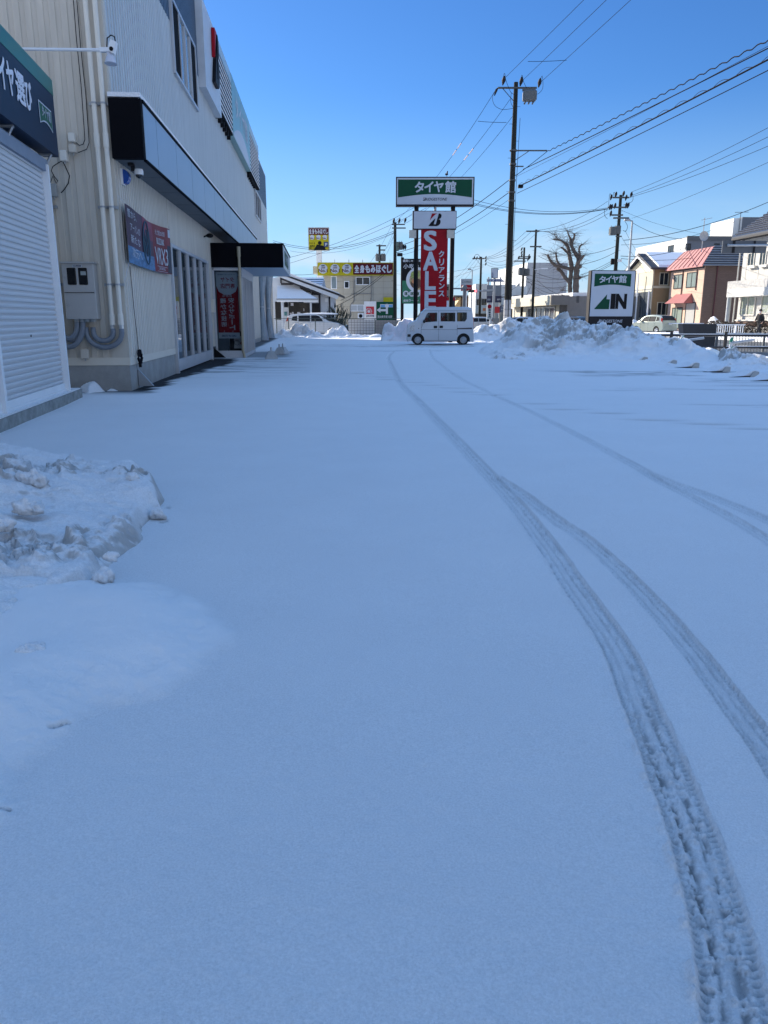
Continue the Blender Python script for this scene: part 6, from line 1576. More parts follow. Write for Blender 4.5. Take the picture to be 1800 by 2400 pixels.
for (u0, v0, u1, v1) in ((380, 1070, 865, 1640), (915, 1110, 1090, 1400), (60, 1075, 180, 1500), (640, 690, 860, 860), (900, 790, 1085, 920)):
    p_, p2_ = PX(u0, v1, -.02), PX(u1, v0, -.02); m.box((p_[0], -.04, max(p_[2], -.1)), (p2_[0], -.01, p2_[2]))
m.build('dark_glazing', M('dark restaurant glazing', (.012, .011, .012), .15, var=.4), rt)
m = MB()
for (u0, v0, u1, v1) in ((1085, 880, 1112, 1490), (1322, 960, 1350, 1490), (170, 490, 200, 640), (190, 640, 480, 680), (630, 680, 660, 750), (865, 790, 890, 880)):
    p_, p2_ = PX(u0, v1, -.06), PX(u1, v0, -.06); m.box((p_[0], -.10, max(p_[2], -.1)), (p2_[0], -.045, p2_[2]))
m.build('timber_post', DW, rt)
m = MB()
for (u0, v0, u1, v1) in ((415, 1105, 480, 1175), (395, 1340, 435, 1370), (445, 1320, 485, 1370), (390, 1385, 440, 1405), (455, 1385, 485, 1410), (570, 1320, 640, 1360), (715, 1235, 735, 1295), (720, 1080, 870, 1105)):
    p_, p2_ = PX(u0, v1, -.08), PX(u1, v0, -.08); m.box((p_[0], -.07, p_[2]), (p2_[0], -.05, p2_[2]))
m.build('notices', POSTER, rt)
p_, p2_ = PX(265, 1405, -.1), PX(322, 1315, -.1); m = MB(); m.box((p_[0], -.10, p_[2]), (p2_[0], -.02, p2_[2])); m.build('green_notice', M('teal notice', (.08, .22, .22), .6), rt)
p_, p2_ = PX(1225, 1080, -.1), PX(1300, 995, -.1); m = MB(); m.box((p_[0], -.25, p_[2]), (p2_[0], -.02, p2_[2])); m.build('vent_hood', WHITE, rt)
p_ = PX(305, 1210, -.1); m = MB(); m.prism([(p_[0] - .18, p_[2]), (p_[0] + .18, p_[2]), (p_[0] + .18, p_[2] + .38), (p_[0], p_[2] + .52), (p_[0] - .18, p_[2] + .38)], 'y', -.06, -.02); m.build('arched_window', BLACK, rt)
# shrub beside it
p = at(790, 752, 66)
sh = thing('shrub', 'dark spiky evergreen shrub between restaurant and massage parlour', 'shrub', (p.x, 66, 0))
m = MB(); rs = random.Random(4)
for i in range(420):
    a = rs.uniform(0, 6.28); r = rs.uniform(.1, 1.0) ** .7; h = rs.uniform(.2, 2.6) * (1 - .4 * r); x, y = 1.3 * r * math.cos(a), .8 * r * math.sin(a)
    d = Vector((math.cos(a) * .25, math.sin(a) * .2, .55)).normalized() * rs.uniform(.25, .6); s_ = Vector((-math.sin(a), math.cos(a), 0)) * .05
    q = Vector((x, y, h)); m.add([q - s_, q + s_, q + d], [(0, 1, 2)])
m.build('foliage', M('dark evergreen leaves', (.012, .022, .014), .7, var=.3), sh)
# block wall and direction signs
z0f = signframe(816, 60)
bw = thing('block_wall', 'grey concrete block wall behind the mesh fence at left centre', 'wall', z0f.loc)
a0, a1, _, b1 = R(z0f, z5(915, 1290), z5(1240, 1455)); c1_ = R(z0f, z5(1560, 1298), z5(1560, 1455))
m = MB(); m.box((a0, 0, -.1), (a1, .18, b1)); m.build('pale_blocks', M('pale concrete block', (.46, .46, .46), .85, var=.08), bw)
m = MB(); m.box((a1, 0.02, -.1), (c1_[0], .18, c1_[3])); m.build('grey_blocks', M('grey concrete block', (.25, .235, .22), .85, var=.12), bw)
m = MB(); seams(m, a0, a1, 0, b1, 9, 6, -.006); seams(m, a1, c1_[0], 0, c1_[3], 9, 6, .012); m.build('mortar_joints', M('mortar', (.18, .17, .17), .9), bw)
jf = signframe(853, 61.5)
jb = thing('direction_board', 'white board with red sun emblem next to green turn left board', 'sign', jf.loc)
a0, a1, b0, b1 = R(jf, z5(1105, 1070), z5(1252, 1290)); m = MB(); m.box((a0, 0, b0 - .6), (a1, .1, b1)); m.build('board', M('white board', (.66, .68, .70), .5), jb)
a0, a1, b0, b1 = R(jf, z5(1130, 1132), z5(1228, 1225), -.01); m = MB(); m.box((a0, -.012, b0), (a1, 0, b1)); em = m.build('emblem', M('emblem red', (.45, .01, .03), .4), jb)
m = MB(); cx_, cz_ = jf.on_y(*z5(1163, 1192), -.02); rr_ = (a1 - a0) * .17
m.lathe((cx_, -.018, cz_), [(0, 0), (rr_, 0), (rr_, .004)], 'y', 18)
for i in range(9):
    an = -0.6 + i * .52; m.tube([(cx_ + rr_ * 1.5 * math.cos(an), -.017, cz_ + rr_ * 1.5 * math.sin(an)), (cx_ + rr_ * 2.5 * math.cos(an), -.017, cz_ + rr_ * 2.5 * math.sin(an))], .028, 4)
m.build('emblem_sun', SIGNWHITE, em)
e0, e1, f0, f1 = R(jf, z5(1130, 1236), z5(1228, 1262), -.01); m = MB(); m.text('JOIS', (e0, -.01, f0), e1 - e0, f1 - f0, bold=.05); m.build('lettering', M('board navy', (.01, .02, .08), .5), jb)
gd = thing('direction_board', 'dark green turn left board with white arrow above the block wall', 'sign', jf.loc)
a0, a1, b0, b1 = R(jf, z5(1255, 1074), z5(1462, 1290)); m = MB(); m.box((a0, .01, b0 - .6), (a1, .11, b1)); m.build('board', GREEN, gd)
J = lambda x, y: (jf.on_y(*z5(x, y), -.01)[0], jf.on_y(*z5(x, y), -.01)[1])
m = MB(); m.prism([J(1258, 1175), J(1305, 1140), J(1305, 1163), J(1370, 1163), J(1370, 1100), J(1395, 1100), J(1395, 1222), J(1370, 1222), J(1370, 1190), J(1305, 1190), J(1305, 1208)], 'y', -.006, .008); m.box((J(1300, 0)[0], -.004, J(0, 1142)[1]), (J(1458, 0)[0], .004, J(0, 1105)[1])); m.build('arrow', SIGNWHITE, gd)
m = MB(); m.box((J(1308, 0)[0], -.009, J(0, 1140)[1]), (J(1360, 0)[0], -.005, J(0, 1112)[1])); m.box((J(1408, 0)[0], -.009, J(0, 1140)[1]), (J(1456, 0)[0], -.005, J(0, 1112)[1])); m.build('blue_blocks', M('map blue', (.08, .28, .55), .5), gd)
e0, e1, f0, f1 = R(jf, z5(1268, 1240), z5(1448, 1272), -.01); m = MB(); m.text('消火栓手前 左折', (e0, .0, f0), e1 - e0, f1 - f0, bold=.02); m.build('lettering', SIGNWHITE, gd)
# mesh fence
ff = signframe(640, 58.6)
mfn = thing('mesh_fence', 'dark green wire mesh fence along the snow bank at far left', 'fence', ff.loc)
m = MB()
for px in (45, 190, 515, 880, 1238): x, _ = ff.on_y(*z5(px, 1400)); m.cyl((x, 0, -.1), (x, 0, 1.32), .035, n=8)
m.build('post', M('fence green', (.015, .035, .035), .5), mfn)
x0, _ = ff.on_y(600, 760); x1, _ = ff.on_y(941, 760)
m = MB(); m.tube([(x0, 0, 1.3), (x1, 0, 1.3)], .022, 6)
k = x0
while k < x1: m.tube([(k, 0, .05), (k, 0, 1.28)], .0035, 3, cap=False); k += .10
for z in np.arange(.1, 1.3, .15): m.tube([(x0, 0, z), (x1, 0, z)], .0035, 3, cap=False)
m.build('mesh', M('fence wire', (.04, .06, .06), .5), mfn)
# ramen sign
rmf = signframe(941, 66)
rsn = thing('noodle_sign', 'tall black and green noodle shop sign behind the left pole of the red sale sign', 'sign', rmf.loc)
zq = lambda x, y: (930 + x / 9.759, 560 + y / 9.759)
a0, a1, b0, b1 = R(rmf, zq(118, 452), zq(800, 1480)); 
m = MB(); m.box((a0, 0, b0), (a1, .35, b1)); m.build('board', BLACK, rsn)
c = R(rmf, zq(125, 955), zq(790, 1470), -.01); m = MB(); m.box((c[0], -.012, c[2]), (c[1], 0, c[3])); m.build('green_field', M('ramen green', (.008, .13, .07), .45), rsn)
cx_, cz_ = rmf.on_y(*zq(490, 940), -.02); rad = (rmf.on_y(*zq(490, 650), -.02)[1] - cz_)
def disc(m, x, z, r, y, sx=1.0):
    m.add([(x, y, z)] + [(x + r * sx * math.cos(a), y, z + r * math.sin(a)) for a in [i * math.pi / 16 for i in range(32)]], [(0, 1 + i, 1 + (i + 1) % 32) for i in range(32)])
m = MB(); disc(m, cx_, cz_, rad, -.016, 1.0); bo = m.build('bowl', SIGNWHITE, rsn)
m = MB(); disc(m, cx_ + .05, cz_, rad * .78, -.019, 1); m.build('broth', M('noodle print', (.30, .24, .12), .6, var=.8, scale=4), bo)
m = MB(); disc(m, cx_ - .15, cz_ - rad * .28, rad * .42, -.022, 1.1); m.build('meat_print', M('meat print', (.07, .035, .02), .6, var=.7, scale=9), bo)
m = MB(); disc(m, cx_ - .25, cz_ + rad * .42, rad * .32, -.022, 1.2); m.build('greens_print', M('greens print', (.22, .28, .08), .6, var=.8, scale=9), bo)
m = MB(); disc(m, cx_ - .35, cz_ - rad * .1, rad * .18, -.025, 1.1); m.build('prawn_print', M('prawn print', (.45, .20, .09), .6, var=.5, scale=9), bo)
m = MB()
def RQ(a, b, yv=-.02): return R(rmf, zq(*a), zq(*b), yv)
for t_, a, b in (('盛岡じゃじゃめん', (140, 470), (620, 530)), ('小', (150, 570), (270, 680)), ('吃', (290, 570), (385, 680)), ('店', (420, 590), (500, 680)), ('盛岡', (150, 1385), (262, 1440)), ('ラーメン', (275, 1375), (500, 1440))):
    e = RQ(a, b); m.text(t_, (e[0], -.018, e[2]), e[1] - e[0], e[3] - e[2], bold=.02)
m.build('lettering', SIGNWHITE, rsn)
for u in (208, 342, 478):
    e = RQ((u - 65, 1190), (u + 65, 1315)); m = MB(); disc(m, (e[0] + e[1]) / 2, (e[2] + e[3]) / 2, (e[1] - e[0]) / 2, -.03); dd = m.build('white_disc', SIGNWHITE, rsn)
    e = RQ((u - 38, 1215), (u + 40, 1290)); m = MB(); m.text('運', (e[0], -.034, e[2]), e[1] - e[0], e[3] - e[2], bold=.02); m.build('disc_print', GREEN, dd)
m = MB()
for u in (128, 700): x, z = rmf.on_y(*zq(u, 452), .17); m.cyl((x, .17, -.1), (x, .17, z + .1), .13, n=12)
m.build('post', BLACK, rsn)
x, z = rmf.on_y(*zq(75, 385), .1); m = MB(); m.tube([(a0, .1, z - .5), (a0, .1, z), (x, .0, z)], .04, 6); m.bbox((x - .25, -.2, z - .05), (x + .2, .1, z + .2), .03); m.build('flood_lamp', BLACK, rsn)
# ------------------------------------------------------------------ centre background
z6 = lambda x, y: (900 + x / 4.809, 380 + y / 4.809)
z7 = lambda x, y: (1100 + x / 4.608, 560 + y / 4.608)
z8 = lambda x, y: (1440 + x / 4.608, 480 + y / 4.608)
zA = lambda x, y: (1080 + x / 8.295, 600 + y / 8.295)
SUNWALL = M('white rendered wall', (.60, .60, .58), .7, var=.06)
GREYW = M('pale grey metal wall', (.34, .35, .37), .55, var=.05)
DARKSHOP = M('dark shopfront glass', (.03, .03, .035), .15, var=.6, scale=1.5)
def poster_sign(t, fr, a, b, mat, y, th=.01, name='panel'):
    x0, x1, z0, z1 = R(fr, a, b, y); m = MB(); m.box((x0, y - th, z0), (x1, y, z1)); return m.build(name, mat, t)
# small yellow house and brown building in the far distance
f = signframe(1066, 125)
t = thing('small_house', 'distant house with yellow gable end and brown tiled side', 'house', f.loc)
a = R(f, z6(800, 1520), z6(1040, 1700)); 
m = MB(); m.prism([(a[0], -.1), (f.on_y(*z6(862, 1600))[0], -.1), (f.on_y(*z6(862, 1600))[0], a[3]), (a[0], a[3] - 1.4)], 'y', 0, 8); m.build('wall', M('yellow siding', (.55, .36, .16), .7), t)
m = MB(); m.box((f.on_y(*z6(864, 1600))[0], .3, -.1), (a[1], 8, a[3] - .1)); m.build('side_wall', M('brown brick wall', (.12, .075, .05), .8, var=.3, scale=2), t)
m = MB(); m.box((a[0] - .2, -.2, a[3]), (a[1] + .2, 8, a[3] + .25)); m.build('roof', M('dark roof sheet', (.05, .05, .055), .6), t)
m = MB()
for u in (905, 960, 1000): e = R(f, z6(u, 1535), z6(u + 28, 1575), .3); m.box((e[0], .26, e[2]), (e[1], .3, e[3]))
m.build('window', GLASSD, t)
f = signframe(1046, 135); t = thing('grey_tower', 'narrow grey building seen between the red sign and its right pole', 'building', f.loc)
a = R(f, z6(703, 1375), z6(742, 1700)); m = MB(); m.box((a[0] - 2.5, 0, -.1), (a[1], 6, a[3])); m.build('wall', M('dull grey cladding', (.13, .14, .15), .7), t)
m = MB()
for k in range(4): m.box((a[0], -.04, a[3] - 1.0 - k * 1.5), (a[1] - .3, 0, a[3] - .4 - k * 1.5))
m.build('window', GLASSD, t)
f = signframe(1046, 78); t = thing('lot_sign', 'small red and white roadside sign just right of the red sale banner', 'sign', f.loc)
poster_sign(t, f, z6(690, 1525), z6(800, 1560), RED, .0, .05, 'red_panel'); poster_sign(t, f, z6(690, 1562), z6(740, 1640), SIGNWHITE, .0, .05, 'white_panel'); poster_sign(t, f, z6(742, 1520), z6(800, 1640), NAVY, .03, .05, 'navy_panel')
m = MB(); x, z = f.on_y(*z6(720, 1600)); m.cyl((x, .1, -.1), (x, .1, z), .06, n=8); m.build('post', STEEL, t)
# grey and red phone shop sign
f = signframe(1080, 92); t = thing('shop_sign', 'square sign, grey above red, with pale company name on a post', 'sign', f.loc)
a = R(f, z6(866, 1315), z6(988, 1452)); m = MB(); m.box((a[0], 0, a[2]), (a[1], .4, a[3])); m.build('case', M('pale sign case', (.45, .46, .48), .5), t)
g_ = poster_sign(t, f, z6(872, 1320), z6(986, 1382), M('grey sign film', (.33, .36, .39), .4), 0, .02); rd = poster_sign(t, f, z6(872, 1384), z6(986, 1448), RED, 0, .02, 'red_panel')
e = R(f, z6(905, 1338), z6(982, 1358), -.03); m = MB(); m.text('SoftBank', (e[0], -.025, e[2]), e[1] - e[0], e[3] - e[2], bold=.02); e = R(f, z6(876, 1336), z6(896, 1342), -.03); m.box((e[0], -.026, e[2]), (e[1], -.024, e[3])); e = R(f, z6(876, 1352), z6(896, 1358), -.03); m.box((e[0], -.026, e[2]), (e[1], -.024, e[3])); m.build('lettering', M('dark grey letters', (.08, .09, .10), .5), g_)
e = R(f, z6(925, 1412), z6(978, 1424), -.03); m = MB(); m.text('Y!mobile', (e[0], -.025, e[2]), e[1] - e[0], e[3] - e[2], bold=.02); m.build('lettering', SIGNWHITE, rd)
m = MB(); x, _ = f.on_y(*z6(922, 1600), .2); m.cyl((x, .2, -.1), (x, .2, a[2]), .12, n=10); m.build('post', WHITE, t)
f = signframe(1087, 80); t = thing('sign_mast', 'thick grey mast with a horizontal arm between the shop signs', 'mast', f.loc)
top = f.on_y(*z6(902, 1415)); m = MB(); m.cyl((0, 0, -.1), (top[0] * 0, 0, top[1]), .18, .16, 14); m.ell((0, 0, top[1]), (.28, .28, .28)); xl_, zl_ = f.on_y(*z6(775, 1425)); m.cyl((0, 0, zl_), (xl_, 0, zl_), .07, n=8); m.cyl((0, 0, zl_ - 2.1), (xl_, 0, zl_ - 2.1), .05, n=8); m.build('mast', M('grey mast paint', (.13, .14, .15), .5), t)
# white two storey shop row
f = signframe(1113, 112); t = thing('shop_row', 'white two storey row of small shops with signs above dark shopfronts', 'building', f.loc)
def blk(u0, v0, u1, v1, y0, y1, mat, nm, zz=z6):
    e = R(f, zz(u0, v0), zz(u1, v1), y0); m = MB(); m.box((e[0], y0, max(e[2], -.1)), (e[1], y1, e[3])); return m.build(nm, mat, t)
blk(1035, 1372, 1160, 1800, 0, 9, SUNWALL, 'wall'); blk(1160, 1400, 1315, 1800, .5, 9, SUNWALL, 'wall'); blk(1315, 1382, 1470, 1800, 0, 9, SUNWALL, 'wall')
blk(1470, 1400, 1600, 1800, .2, 9, SUNWALL, 'wall')
blk(1030, 1620, 1160, 1705, -.8, 0, M('pale blue fascia', (.48, .55, .56), .5, var=.1), 'fascia_sign'); blk(1390, 1610, 1560, 1690, -.8, 0, SUNWALL, 'fascia_sign')
blk(1115, 1645, 1145, 1675, -.83, -.8, M('orange panel', (.55, .16, .06), .5), 'orange_sign')
blk(1450, 1620, 1490, 1660, -.84, -.8, M('blue print panel', (.12, .2, .4), .5, var=.5, scale=5), 'blue_sign')
for (u0, v0, u1, v1) in ((1045, 1545, 1080, 1612), (1100, 1540, 1125, 1610), (1130, 1540, 1155, 1610), (1325, 1515, 1345, 1580), (1350, 1515, 1380, 1580), (1455, 1505, 1500, 1575), (1505, 1505, 1550, 1572)): blk(u0, v0, u1, v1, -.06, 0, GLASSD, 'window')
blk(1035, 1712, 1200, 1800, -.05, 0, DARKSHOP, 'shopfront'); blk(1400, 1700, 1560, 1800, -.05, 0, DARKSHOP, 'shopfront'); blk(1270, 1700, 1370, 1815, -.06, 0, SUNWALL, 'shopfront_wall')
for u in (1275, 1300, 1325, 1350): blk(u, 1712, u + 14, 1805, -.1, -.06, M('pale blind', (.45, .50, .50), .5), 'shop_blind')
# road signs on masts in front of the row
f = signframe(1156, 88); t = thing('signal_mast', 'grey steel mast carrying a white board and a right pointing arrow sign', 'mast', f.loc)
x, zt_ = f.on_y(*z6(1235, 1200)); m = MB(); m.cyl((0, 0, -.1), (0, 0, zt_), .15, .12, 12); m.build('mast', STEEL, t)
m = MB(); e = R(f, z6(1165, 1780), z6(1290, 1880), 0); m.box((-.6, -.4, -.1), (.6, .4, 1.3)); m.build('concrete_base', CONC, t)
b_ = poster_sign(t, f, z6(1208, 1195), z6(1285, 1310), M('grey green frame', (.16, .19, .18), .5), -.16, .06, 'white_board'); poster_sign(t, f, z6(1213, 1202), z6(1281, 1303), SIGNWHITE, -.222, .01, 'board_face')
e = R(f, z6(1216, 1240), z6(1232, 1300), -.25); m = MB()
for i, ch in enumerate('本宮東'): m.text(ch, (e[0], -.24, e[3] - (i + 1) * (e[3] - e[2]) / 3), e[1] - e[0], (e[3] - e[2]) / 3.5, bold=.03)
m.build('lettering', M('sign blue ink', (.02, .05, .2), .5), b_)
A2 = lambda u, v: (f.on_y(*z6(u, v), -.16)[0], f.on_y(*z6(u, v), -.16)[1])
m = MB(); m.prism([A2(1158, 1315), A2(1306, 1315), A2(1306, 1302), A2(1366, 1350), A2(1158, 1350)], 'y', -.22, -.16); ar_ = m.build('arrow_board', M('grey green frame', (.16, .19, .18), .5), t)
m = MB(); m.prism([A2(1162, 1319), A2(1308, 1319), A2(1309, 1309), A2(1355, 1347), A2(1162, 1347)], 'y', -.232, -.222); m.build('arrow_face', SIGNWHITE, ar_)
e = R(f, z6(1170, 1322), z6(1325, 1344), -.25); m = MB(); m.text('本宮 盛岡南', (e[0], -.24, e[2]), e[1] - e[0], e[3] - e[2], bold=.03); m.build('lettering', M('sign blue ink', (.02, .05, .2), .5), ar_)
f2 = Frame(f.loc + Vector((0, -.6, 0)), 0)
t2 = thing('traffic_signal', 'horizontal traffic signal lit red on a grey arm', 'traffic signal', f2.loc)
a = R(f2, z6(948, 1438), z6(1048, 1468)); m = MB(); m.bbox((a[0], 0, a[2]), (a[1], .25, a[3]), .05); m.build('housing', M('signal housing', (.03, .03, .032), .6), t2)
hh_ = (a[3] - a[2]) * .40; zc_ = (a[2] + a[3]) / 2
for i, (k, mat) in enumerate(((.16, GLASSD), (.5, GLASSD), (.84, M('lit red signal lens', (1.0, .05, .06), .3, emit=3.0)))):
    m = MB(); m.lathe((a[0] + (a[1] - a[0]) * k, -.02, zc_), [(0, 0), (hh_, 0), (hh_, .05)], 'y', 16); m.build('lens', mat, t2)
    m = MB(); m.add([(a[0] + (a[1] - a[0]) * k + hh_ * 1.15 * math.cos(q), yy, zc_ + hh_ * 1.15 * math.sin(q)) for yy in (-.3, .0) for q in [math.pi * j / 10 for j in range(11)]], [(j, j + 1, 12 + j, 11 + j) for j in range(10)]); m.build('visor', BLACK, t2)
m = MB(); m.cyl((a[1], .12, zc_), (0, .6, zc_ + .05), .06, n=8); e = R(f2, z6(1112, 1434), z6(1232, 1446), 0); m.box((e[0], .05, e[2]), (0, .2, e[3])); m.build('arm', STEEL, t2)
f = signframe(1140, 98); t = thing('navy_sign', 'large grey and navy sign board behind the signal mast', 'sign', f.loc)
blk2 = lambda a, b, mat, y, nm: poster_sign(t, f, a, b, mat, y, .15, nm)
blk2(z6(1156, 1386), z6(1318, 1505), M('grey blue sign film', (.15, .18, .22), .5), 0, 'grey_panel'); nv = blk2(z6(1156, 1507), z6(1320, 1582), M('deep navy film', (.010, .016, .06), .4), 0, 'navy_panel')
m = MB(); 
for tt, u0, u1 in (('宮沢', 1166, 1200), ('専門', 1275, 1312)): e = R(f, z6(u0, 1538), z6(u1, 1560), -.2); m.text(tt, (e[0], -.17, e[2]), e[1] - e[0], e[3] - e[2], bold=.02)
m.build('lettering', SIGNWHITE, nv)
m = MB()
for u in (1170, 1305): x, z = f.on_y(*z6(u, 1582), .1); m.cyl((x, .1, -.1), (x, .1, z + 3), .10, n=8)
m.build('post', STEEL, t)
f = signframe(1147, 84); t = thing('vertical_sign', 'narrow vertical white sign with red sun and black characters', 'sign', f.loc)
pl = poster_sign(t, f, z6(1162, 1593), z6(1215, 1770), M('pale sign plastic', (.60, .62, .60), .5), 0, .15, 'panel')
cx_, cz_ = f.on_y(*z6(1190, 1628), -.2); m = MB(); m.lathe((cx_, -.17, cz_), [(0, 0), (.22, 0), (.22, .02)], 'y', 14); m.build('red_sun', RED, pl)
m = MB()
for i, ch in enumerate('精華専門'): e = R(f, z6(1178, 1656 + i * 27), z6(1203, 1679 + i * 27), -.2); m.text(ch, (e[0], -.17, e[2]), e[1] - e[0], e[3] - e[2], bold=.04)
m.build('lettering', M('teal black ink', (.01, .03, .05), .5), pl)
m = MB(); m.cyl((.1, 0, -.1), (.1, 0, 2.2), .08, n=8); m.build('post', WHITE, t)
f = signframe(1160, 95); t = thing('kiosk_sign', 'red sign panel beside a navy panel with white oval above a shop door', 'sign', f.loc)
poster_sign(t, f, zA(652, 985), zA(750, 1108), M('bright red panel', (.55, .02, .03), .4), 0, .2, 'red_panel'); nv = poster_sign(t, f, zA(752, 965), zA(880, 1095), M('violet navy panel', (.06, .07, .14), .4), 0, .2, 'navy_panel')
e = R(f, zA(785, 972), zA(835, 1088), -.22); m = MB(); m.lathe(((e[0] + e[1]) / 2, -.21, (e[2] + e[3]) / 2), [(0, 0), (.5, 0), (.5, .005)], 'y', 20); cz_ = (e[2] + e[3]) / 2; cx_ = (e[0] + e[1]) / 2
m.v = [(cx_ + (a - cx_) * (e[1] - e[0]), b, cz_ + (c - cz_) * (e[3] - e[2])) for a, b, c in m.v]; m.build('oval', SIGNWHITE, nv)
m = MB()
for i, ch in enumerate('ひめや'): m.text(ch, (cx_ - .14, -.22, cz_ + .28 - i * .30), .28, .24, bold=.03)
m.build('lettering', NAVY, nv)
m = MB(); e = R(f, zA(655, 1000), zA(880, 1090), 0)
for x in (e[0] + .1, e[1] - .1): m.cyl((x, .1, -.1), (x, .1, e[3]), .06, n=6)
m.build('post', STEEL, t)
# white building with sunlit side, theatre like grey block
def corner_frame(px, py, D, zb=0.0): p = at(px, py, D); return Frame((p.x, D, zb), TH)
def bbuild(name, label, cf, wL, wR, ztop, wallW, wallS, cat='building'):
    """corner building: west wall (local x=0, running away) and south wall (local y=0, running right)"""
    t = thing(name, label, cat, cf.loc, cf.rz)
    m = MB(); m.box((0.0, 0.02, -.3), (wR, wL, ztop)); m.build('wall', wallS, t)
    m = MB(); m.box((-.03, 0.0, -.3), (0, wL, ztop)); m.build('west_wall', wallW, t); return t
cf = corner_frame(1240, 650, 128); t = thing('grey_hall', 'big windowless pale grey hall behind the bare tree', 'building', cf.loc, cf.rz)
xr_, zt_ = cf.on_y(*z7(1065, 258)); x0, z0_ = cf.on_y(*z7(600, 600)); xs, zs = cf.on_y(*z7(632, 258))
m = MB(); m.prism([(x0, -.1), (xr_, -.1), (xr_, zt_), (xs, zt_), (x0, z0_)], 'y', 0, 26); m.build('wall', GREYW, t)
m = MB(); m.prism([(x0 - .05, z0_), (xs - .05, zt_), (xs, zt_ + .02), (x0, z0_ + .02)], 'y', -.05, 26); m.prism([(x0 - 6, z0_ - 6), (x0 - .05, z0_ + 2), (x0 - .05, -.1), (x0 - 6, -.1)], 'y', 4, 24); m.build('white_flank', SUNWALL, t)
m = MB()
for k in (.33, .66): x = x0 + (xr_ - x0) * k; m.box((x - .05, -.02, 0), (x + .05, 0, zt_))
for k in range(1, 5): z = zt_ * k / 5; m.box((x0 + .5, -.02, z - .04), (xr_, 0, z + .04))
m.build('panel_joints', M('grey joints', (.27, .28, .30), .6), t)
m = MB(); e = R(cf, z7(645, 512), z7(690, 522), -.05); m.text('HALL', (e[0], -.04, e[2]), e[1] - e[0], e[3] - e[2]); 
# cream awning shop and low beige shop
cf = corner_frame(1270, 720, 96); t = bbuild('white_shop', 'low white shop with plain white sign fascia left of the beige shop', cf, 22, 8, cf.on_y(*z7(780, 600))[1], SUNWALL, SUNWALL)
y0, z1_ = cf.on_x(*z7(645, 612), -.4); y1, z0_ = cf.on_x(*z7(780, 745), -.4)
m = MB(); m.box((-1.4, -.5, z0_), (-.05, 21, z1_)); m.build('fascia', SUNWALL, t)
m = MB(); m.box((-.10, .5, 0), (-.035, 20, z0_ - .1)); m.build('shopfront', DARKSHOP, t)
m = MB()
for k in range(6): m.box((-.16, 1 + k * 3.2, 0), (-.10, 1.2 + k * 3.2, z0_))
m.build('mullion', ALU, t)
cf = corner_frame(1311, 720, 82); ztop_ = cf.on_y(*z7(1280, 608))[1]
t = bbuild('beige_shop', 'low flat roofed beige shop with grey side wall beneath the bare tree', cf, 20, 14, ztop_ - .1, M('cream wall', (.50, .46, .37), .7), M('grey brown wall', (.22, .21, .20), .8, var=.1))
zf = cf.on_y(*z7(970, 715))[1]
m = MB(); m.box((-1.0, -.3, zf), (-.03, 19, ztop_)); m.build('cream_fascia', M('cream fascia', (.50, .45, .34), .65, var=.12, scale=1.5, stretch=(1, 4, .2)), t)
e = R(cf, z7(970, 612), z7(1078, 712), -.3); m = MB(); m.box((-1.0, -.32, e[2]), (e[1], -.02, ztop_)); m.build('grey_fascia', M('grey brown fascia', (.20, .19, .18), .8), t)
m = MB(); m.box((-.08, 1.2, 0), (-.032, 12, zf - .1)); m.build('shopfront', DARKSHOP, t)
m = MB()
for k in range(7): m.box((-.14, 1.2 + k * 1.8, 0), (-.08, 1.32 + k * 1.8, zf - .1))
m.box((-.14, 1.2, zf - .25), (-.08, 12, zf - .1)); m.build('mullion', SUNWALL, t)
m = MB(); e = R(cf, z7(980, 712), z7(1050, 830), -.05); m.box((e[0], -.06, 0), (e[1], .0, e[3])); m.build('side_window', DARKSHOP, t)
m = MB(); e = R(cf, z7(1160, 615), z7(1185, 690), -.02); m.box((e[0], -.012, e[2]), (e[1], .015, e[3])); m.build('damp_stain', M('damp stain', (.10, .10, .10), .9), t)
m = MB(); m.box((1.5, .5, ztop_ - .08), (14, 19, ztop_ + .28)); m.build('roof_snow', SNOW, t)

# bare pollarded tree
BARK = M('grey brown bark', (.115, .090, .075), .9, var=.35, scale=4, bump=.5, bscale=12)
tb = at(1336, 745, 92)
tr = thing('bare_tree', 'large leafless pollarded tree with two trunks and stubby limbs', 'tree', (tb.x, 92, 0))
tfz = Frame((tb.x, 92, 0), 0)
def limb(P, r, y=0.0): 
    pts = [(tfz.on_y(*z7(a, b), y)[0], y, tfz.on_y(*z7(a, b), y)[1]) for a, b in P]; return smoothpts(pts, 4), r
rs = random.Random(11)
trunk = MB(); crown = MB()
def add_limb(mb, P, r0, r1, y0=0.0, y1=0.0):
    n = len(P); pts = []
    for i, (a, b) in enumerate(P):
        y = y0 + (y1 - y0) * i / (n - 1); q = tfz.on_y(*z7(a, b), y); pts.append((q[0], y, q[1]))
    sp_ = smoothpts(pts, 4); k = len(sp_)
    mb.tube(sp_, [(r0 + (r1 - r0) * i / (k - 1)) * (1 + .10 * math.sin(i * 2.3)) for i in range(k)], 9); return sp_
twp = []
add_limb(trunk, [(1145, 870), (1150, 600), (1152, 450), (1160, 340)], .38, .33)
add_limb(trunk, [(1082, 870), (1088, 600), (1085, 500), (1095, 400), (1100, 320)], .27, .24, .3, .5)
